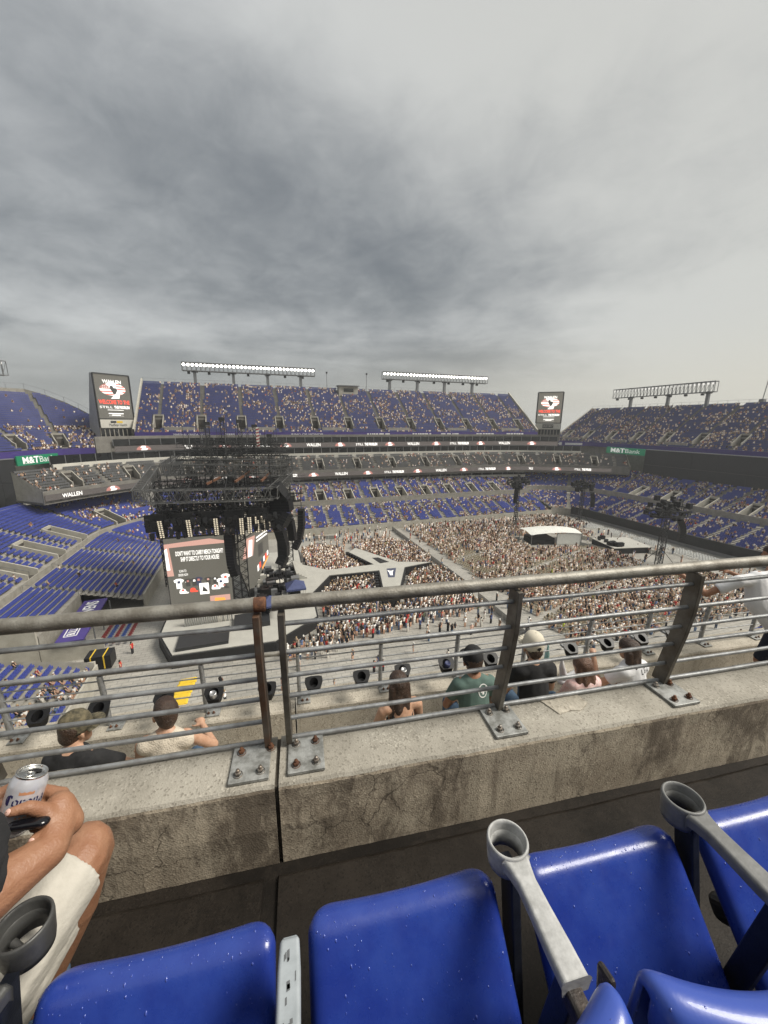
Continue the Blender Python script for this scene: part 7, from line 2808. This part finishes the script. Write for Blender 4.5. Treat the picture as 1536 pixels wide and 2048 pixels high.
# ------------------------------------------------------------------ the person beside us
t = thing('person', 'person in black tee and off-white shorts holding a beer can at the left edge', 'person', (-.80, .45, FLOOR), frame='near')
sh_, el, wr_ = I((-.70, .50, -.53)), I((-.635, .600, -.826)), I((-.536, .738, -.856))
body = [(sh_, el, .055, .048), (el, I((-.590, .662, -.842)), .046, .049), (I((-.590, .662, -.842)), wr_, .049, .034, {'squash': ((1, 0, .3), .92)})]
pc = I((-.545, .800, -.842))
body += [(wr_, pc, .034, .036, {'squash': ((.75, -.2, .6), .85)}), (I((-.552, .812, -.828)), I((-.532, .800, -.862)), .030, .028)]
# fingers of the near hand close on each other under the can
for k, (a, b, c) in enumerate((((-.560, .838, -.822), (-.598, .848, -.812), (-.622, .822, -.812)), ((-.552, .838, -.842), (-.592, .846, -.838), (-.606, .812, -.835)),
                               ((-.543, .830, -.860), (-.580, .834, -.862), (-.590, .790, -.848)), ((-.534, .818, -.874), (-.566, .812, -.880), (-.572, .770, -.850)))):
    body += [(pc, I(a), .022, .0155), (I(a), I(b), .0145, .0125), (I(b), I(c), .0125, .010)]
body += [(I((-.572, .770, -.850)), I((-.562, .744, -.826)), .010, .0085)]
# thumb lies across the front of the can's foot
body += [(I((-.545, .775, -.842)), I((-.560, .786, -.806)), .024, .0165), (I((-.560, .786, -.806)), I((-.580, .774, -.776)), .0160, .0125), (I((-.580, .774, -.776)), I((-.603, .764, -.772)), .0122, .0098)]
# trunk, head, far arm, legs
body += [(I((-.82, .40, -1.08)), I((-.84, .46, -.76)), .15, .16, {'squash': ((0, 1, 0), .7)}), (I((-.84, .46, -.76)), I((-.85, .50, -.60)), .15, .11), (I((-.85, .50, -.58)), I((-.85, .55, -.46)), .06, .055)]
body += head_limbs(I, (-.85, .60, -.34), (.1, 1, -.1))
lel, lwr = I((-1.02, .66, -.88)), I((-.79, .80, -.84))
body += [(I((-1.03, .46, -.60)), lel, .055, .045), (lel, lwr, .045, .033), (lwr, I((-.695, .832, -.818)), .034, .032)]
for a, b, c in (((-.675, .846, -.802), (-.648, .862, -.796), (-.618, .858, -.790)), ((-.672, .848, -.822), (-.645, .866, -.818), (-.612, .862, -.812)), ((-.674, .842, -.842), (-.646, .860, -.840), (-.615, .856, -.836))):
    body += [(I((-.695, .832, -.818)), I(a), .022, .015), (I(a), I(b), .0145, .0125), (I(b), I(c), .0125, .010)]
body += [(I((-.70, .815, -.81)), I((-.665, .806, -.80)), .022, .016), (I((-.665, .806, -.80)), I((-.636, .800, -.782)), .0155, .0125)]
kn, an = I((-.570, .893, -1.050)), I((-.735, .865, -1.48))
body += [(I((-.74, .48, -1.13)), kn - I((0, .03, .0)), .085, .060), (kn - I((0, .005, -.004)), kn + I((-.004, .012, -.03)), .058, .056), (kn + I((-.002, .0, -.04)), I((-.620, .888, -1.22)), .050, .054), (I((-.620, .888, -1.22)), an, .053, .036)]
lk, la = I((-.98, .90, -1.05)), I((-1.0, .92, -1.49))
body += [(I((-.92, .46, -1.13)), lk, .085, .062), (lk, la, .058, .038)]
flesh('body', body, t, 'skin_tan', .0046, 4)
flesh('shirt', [(I((-.82, .40, -1.10)), I((-.84, .46, -.76)), .165, .175, {'squash': ((0, 1, 0), .75)}), (I((-.84, .46, -.76)), I((-.85, .49, -.62)), .17, .13, {'squash': ((0, 1, 0), .8)}),
                (I((-.68, .46, -.60)), I((-1.02, .46, -.60)), .085, .085), (sh_, I((-.596, .640, -.755)), .095, .088, {'flat1': True}), (I((-.64, .56, -.70)), I((-.592, .645, -.792)), .085, .074, {'flat1': True}), (I((-1.03, .46, -.60)), I((-1.025, .6, -.80)), .085, .075, {'flat1': True})], t, 'cloth_black', .007, 5)
flesh('shorts', [(I((-.74, .46, -1.13)), I((-.586, .858, -1.062)), .105, .080, {'flat1': True}), (I((-.92, .44, -1.13)), I((-.97, .80, -1.07)), .11, .09, {'flat1': True}), (I((-.76, .42, -1.13)), I((-.9, .42, -1.13)), .13, .13),
                 (I((-.66, .63, -1.17)), I((-.60, .80, -1.13)), .07, .06, {'flat1': True})], t, 'shorts_white', .007, 4)
flesh('hair', [(I((-.85, .58, -.285)), I((-.85, .62, -.285)), .093, .086), (I((-.85, .55, -.35)), I((-.85, .56, -.33)), .07, .08)], t, 'hair_brown', .011, 2)
for q in (an, la):
    flesh('shoe', [(q - Zv * .02, q + I((.01, .06, -.03)), .040, .034)], t, 'denim', .012, 2)
m = MB()
tip = I((-.605, .7595, -.7665))
m.lathe(tip, [(.001, .0028), (.0045, .0022), (.0064, .0)], 12, axis=(-.3, -.62, .72))
m.build('thumb_nail', 'nail', t)
m = MB()
m.lathe(I((-.5605, .7365, -.8225)), [(.001, .0026), (.0042, .002), (.006, .0)], 12, axis=(0, -.9, .42))
m.build('finger_nail', 'nail', t)
wt = thing('wrist_watch', 'glossy black watch-like object under the hand that holds the can', 'watch', (-.578, .752, -.803), frame='near')
flesh('case', [(I((-.602, .760, -.803)), I((-.556, .764, -.809)), .0135, .0155, {'squash': ((0, .35, 1), .62)})], wt, 'watch', .0022, 3)

# the can
ct = I((-.594, .826, -.736))
ax = I((.30, .30, .905)).normalized()
cb = ct - ax * .122
can = thing('beer_can', 'white beer can with dark blue lettering held in one hand', 'can', tuple(cb), frame='near')
m = MB()
m.lathe(cb, [(.022, .0), (.0255, .002), (.0315, .010), (.0331, .016), (.0331, .098), (.0322, .104), (.0285, .1125), (.0268, .1165)], 48, axis=ax)
bd = m.build('body', 'can', can)
m = MB()
m.lathe(cb, [(.0268, .1165), (.0276, .1185), (.0274, .1208), (.0262, .1212), (.0252, .1195), (.0246, .1150), (.0236, .1148), (.001, .1152)], 40, axis=ax)
tp_ = m.build('lid', 'can_metal', can)
fwd_c = (I((0, 0, 0)) - ct)
fwd_c = (fwd_c - ax * fwd_c.dot(ax)).normalized()          # towards the viewer
sdc = ax.cross(fwd_c).normalized()                         # to the viewer's right
m = MB()
oc = ct - ax * .0052
ell = [oc + sdc * (.004 + .0125 * cos(q)) + fwd_c * (-.009 + .0075 * sin(q)) for q in np.linspace(0, 2 * pi, 21)[:-1]]
m.poly(ell)
m.build('mouth', 'black_plastic', tp_)
m = MB()
m.lathe(oc - fwd_c * -.006 + ax * .0012 - sdc * .002, [(.0035, 0), (.0085, .0002), (.0085, .0014), (.0035, .0016), (.0035, 0)], 16, axis=ax)
m.build('tab', 'can_metal', tp_)


# blackletter drawn with a broad pen
GL = {
    'C': [[(.62, .82), (.42, .98), (.2, .86), (.1, .5), (.2, .14), (.42, .0), (.66, .14)], [(.42, .96), (.42, .04)], [(.62, .98), (.66, .72)], [(.30, .9), (.30, .1)]],
    'o': [[(.28, .64), (.08, .52), (.08, .14), (.3, .0), (.48, .12), (.48, .5), (.28, .64)]],
    'r': [[(.06, .58), (.14, .64), (.14, .06), (.22, .0)], [(.14, .5), (.34, .64), (.44, .54)]],
    'n': [[(.06, .58), (.14, .64), (.14, .06), (.2, .0)], [(.14, .5), (.34, .64), (.44, .54), (.44, .06), (.52, .0)]],
    'a': [[(.1, .52), (.28, .64), (.42, .54), (.42, .06), (.52, .0)], [(.42, .34), (.14, .3), (.08, .12), (.22, .0), (.42, .14)]],
    'E': [[(.62, .9), (.3, .98), (.1, .7), (.1, .24), (.3, .0), (.62, .12)], [(.3, .96), (.3, .02)], [(.12, .5), (.56, .52)], [(.62, .98), (.62, .78)]],
    'x': [[(.06, .6), (.46, .02)], [(.44, .62), (.08, .0)], [(.14, .32), (.42, .32)]],
    't': [[(.2, .86), (.2, .1), (.32, .0), (.42, .06)], [(.04, .62), (.4, .62)]],
}
ADV = {'C': .78, 'o': .58, 'r': .5, 'n': .62, 'a': .6, 'E': .74, 'x': .54, 't': .46}


def pen_text(word, h0, size, start, nib=.085, tilt=.0):
    m = MB()
    x = 0
    for ch in word:
        for st in GL[ch]:
            for (x0, y0), (x1, y1) in zip(st[:-1], st[1:]):
                nx_, ny_ = nib * .82, nib * .52
                quad = [(x0 - nx_, y0 - ny_), (x1 - nx_, y1 - ny_), (x1 + nx_, y1 + ny_), (x0 + nx_, y0 + ny_)]
                pts = []
                for a, b in quad:
                    ang = start + (x + a) * size / .0333
                    rr = .0334
                    pts.append(cb + ax * (h0 + b * size + tilt * (x + a) * size) + (fwd_c * cos(ang) + sdc * sin(ang)) * rr)
                m.poly(pts)
        x += ADV[ch]
    return m


pen_text('Corona', .0685, .0205, -.98).build('lettering', 'ink_navy', bd, label='dark blue blackletter word Corona')
pen_text('Extra', .0525, .0140, -.40, nib=.06).build('lettering', 'ink_navy', bd, label='dark blue word Extra')
m = MB()
for k in range(6):
    a0, a1 = -.28 + k * .13, -.28 + (k + 1) * .13
    q = lambda a, h: cb + ax * h + (fwd_c * cos(a) + sdc * sin(a)) * .0334
    m.poly([q(a0, .0905), q(a1, .0905), q(a1, .0955 + .0015 * (k % 2)), q(a0, .0955 + .0015 * ((k + 1) % 2))])
for k in range(5):
    a0, a1 = -.1 + k * .2, .02 + k * .2
    m.poly([q(a0, .044), q(a1, .044), q(a1, .047), q(a0, .047)])
m.build('copper_crest', 'ink_copper', bd)

# ------------------------------------------------------------------ damp air over the bowl
hz_m = bpy.data.materials.new('damp_air')
hz_m.use_nodes = True
ht = hz_m.node_tree
ht.nodes.clear()
ho = ht.nodes.new('ShaderNodeOutputMaterial')
hv_ = ht.nodes.new('ShaderNodeVolumePrincipled')
hv_.inputs['Color'].default_value = (.86, .88, .90, 1)
hv_.inputs['Density'].default_value = 0.00045
hv_.inputs['Anisotropy'].default_value = 0.2
ht.links.new(hv_.outputs[0], ho.inputs['Volume'])
m = MB()
m.box((-665, -635, -2.0), (745, 775, 56))
hb = m.build('haze', hz_m)
props(hb, 'thin damp haze over the whole stadium', 'haze', kind='stuff')
S.cycles.volume_bounces = 0
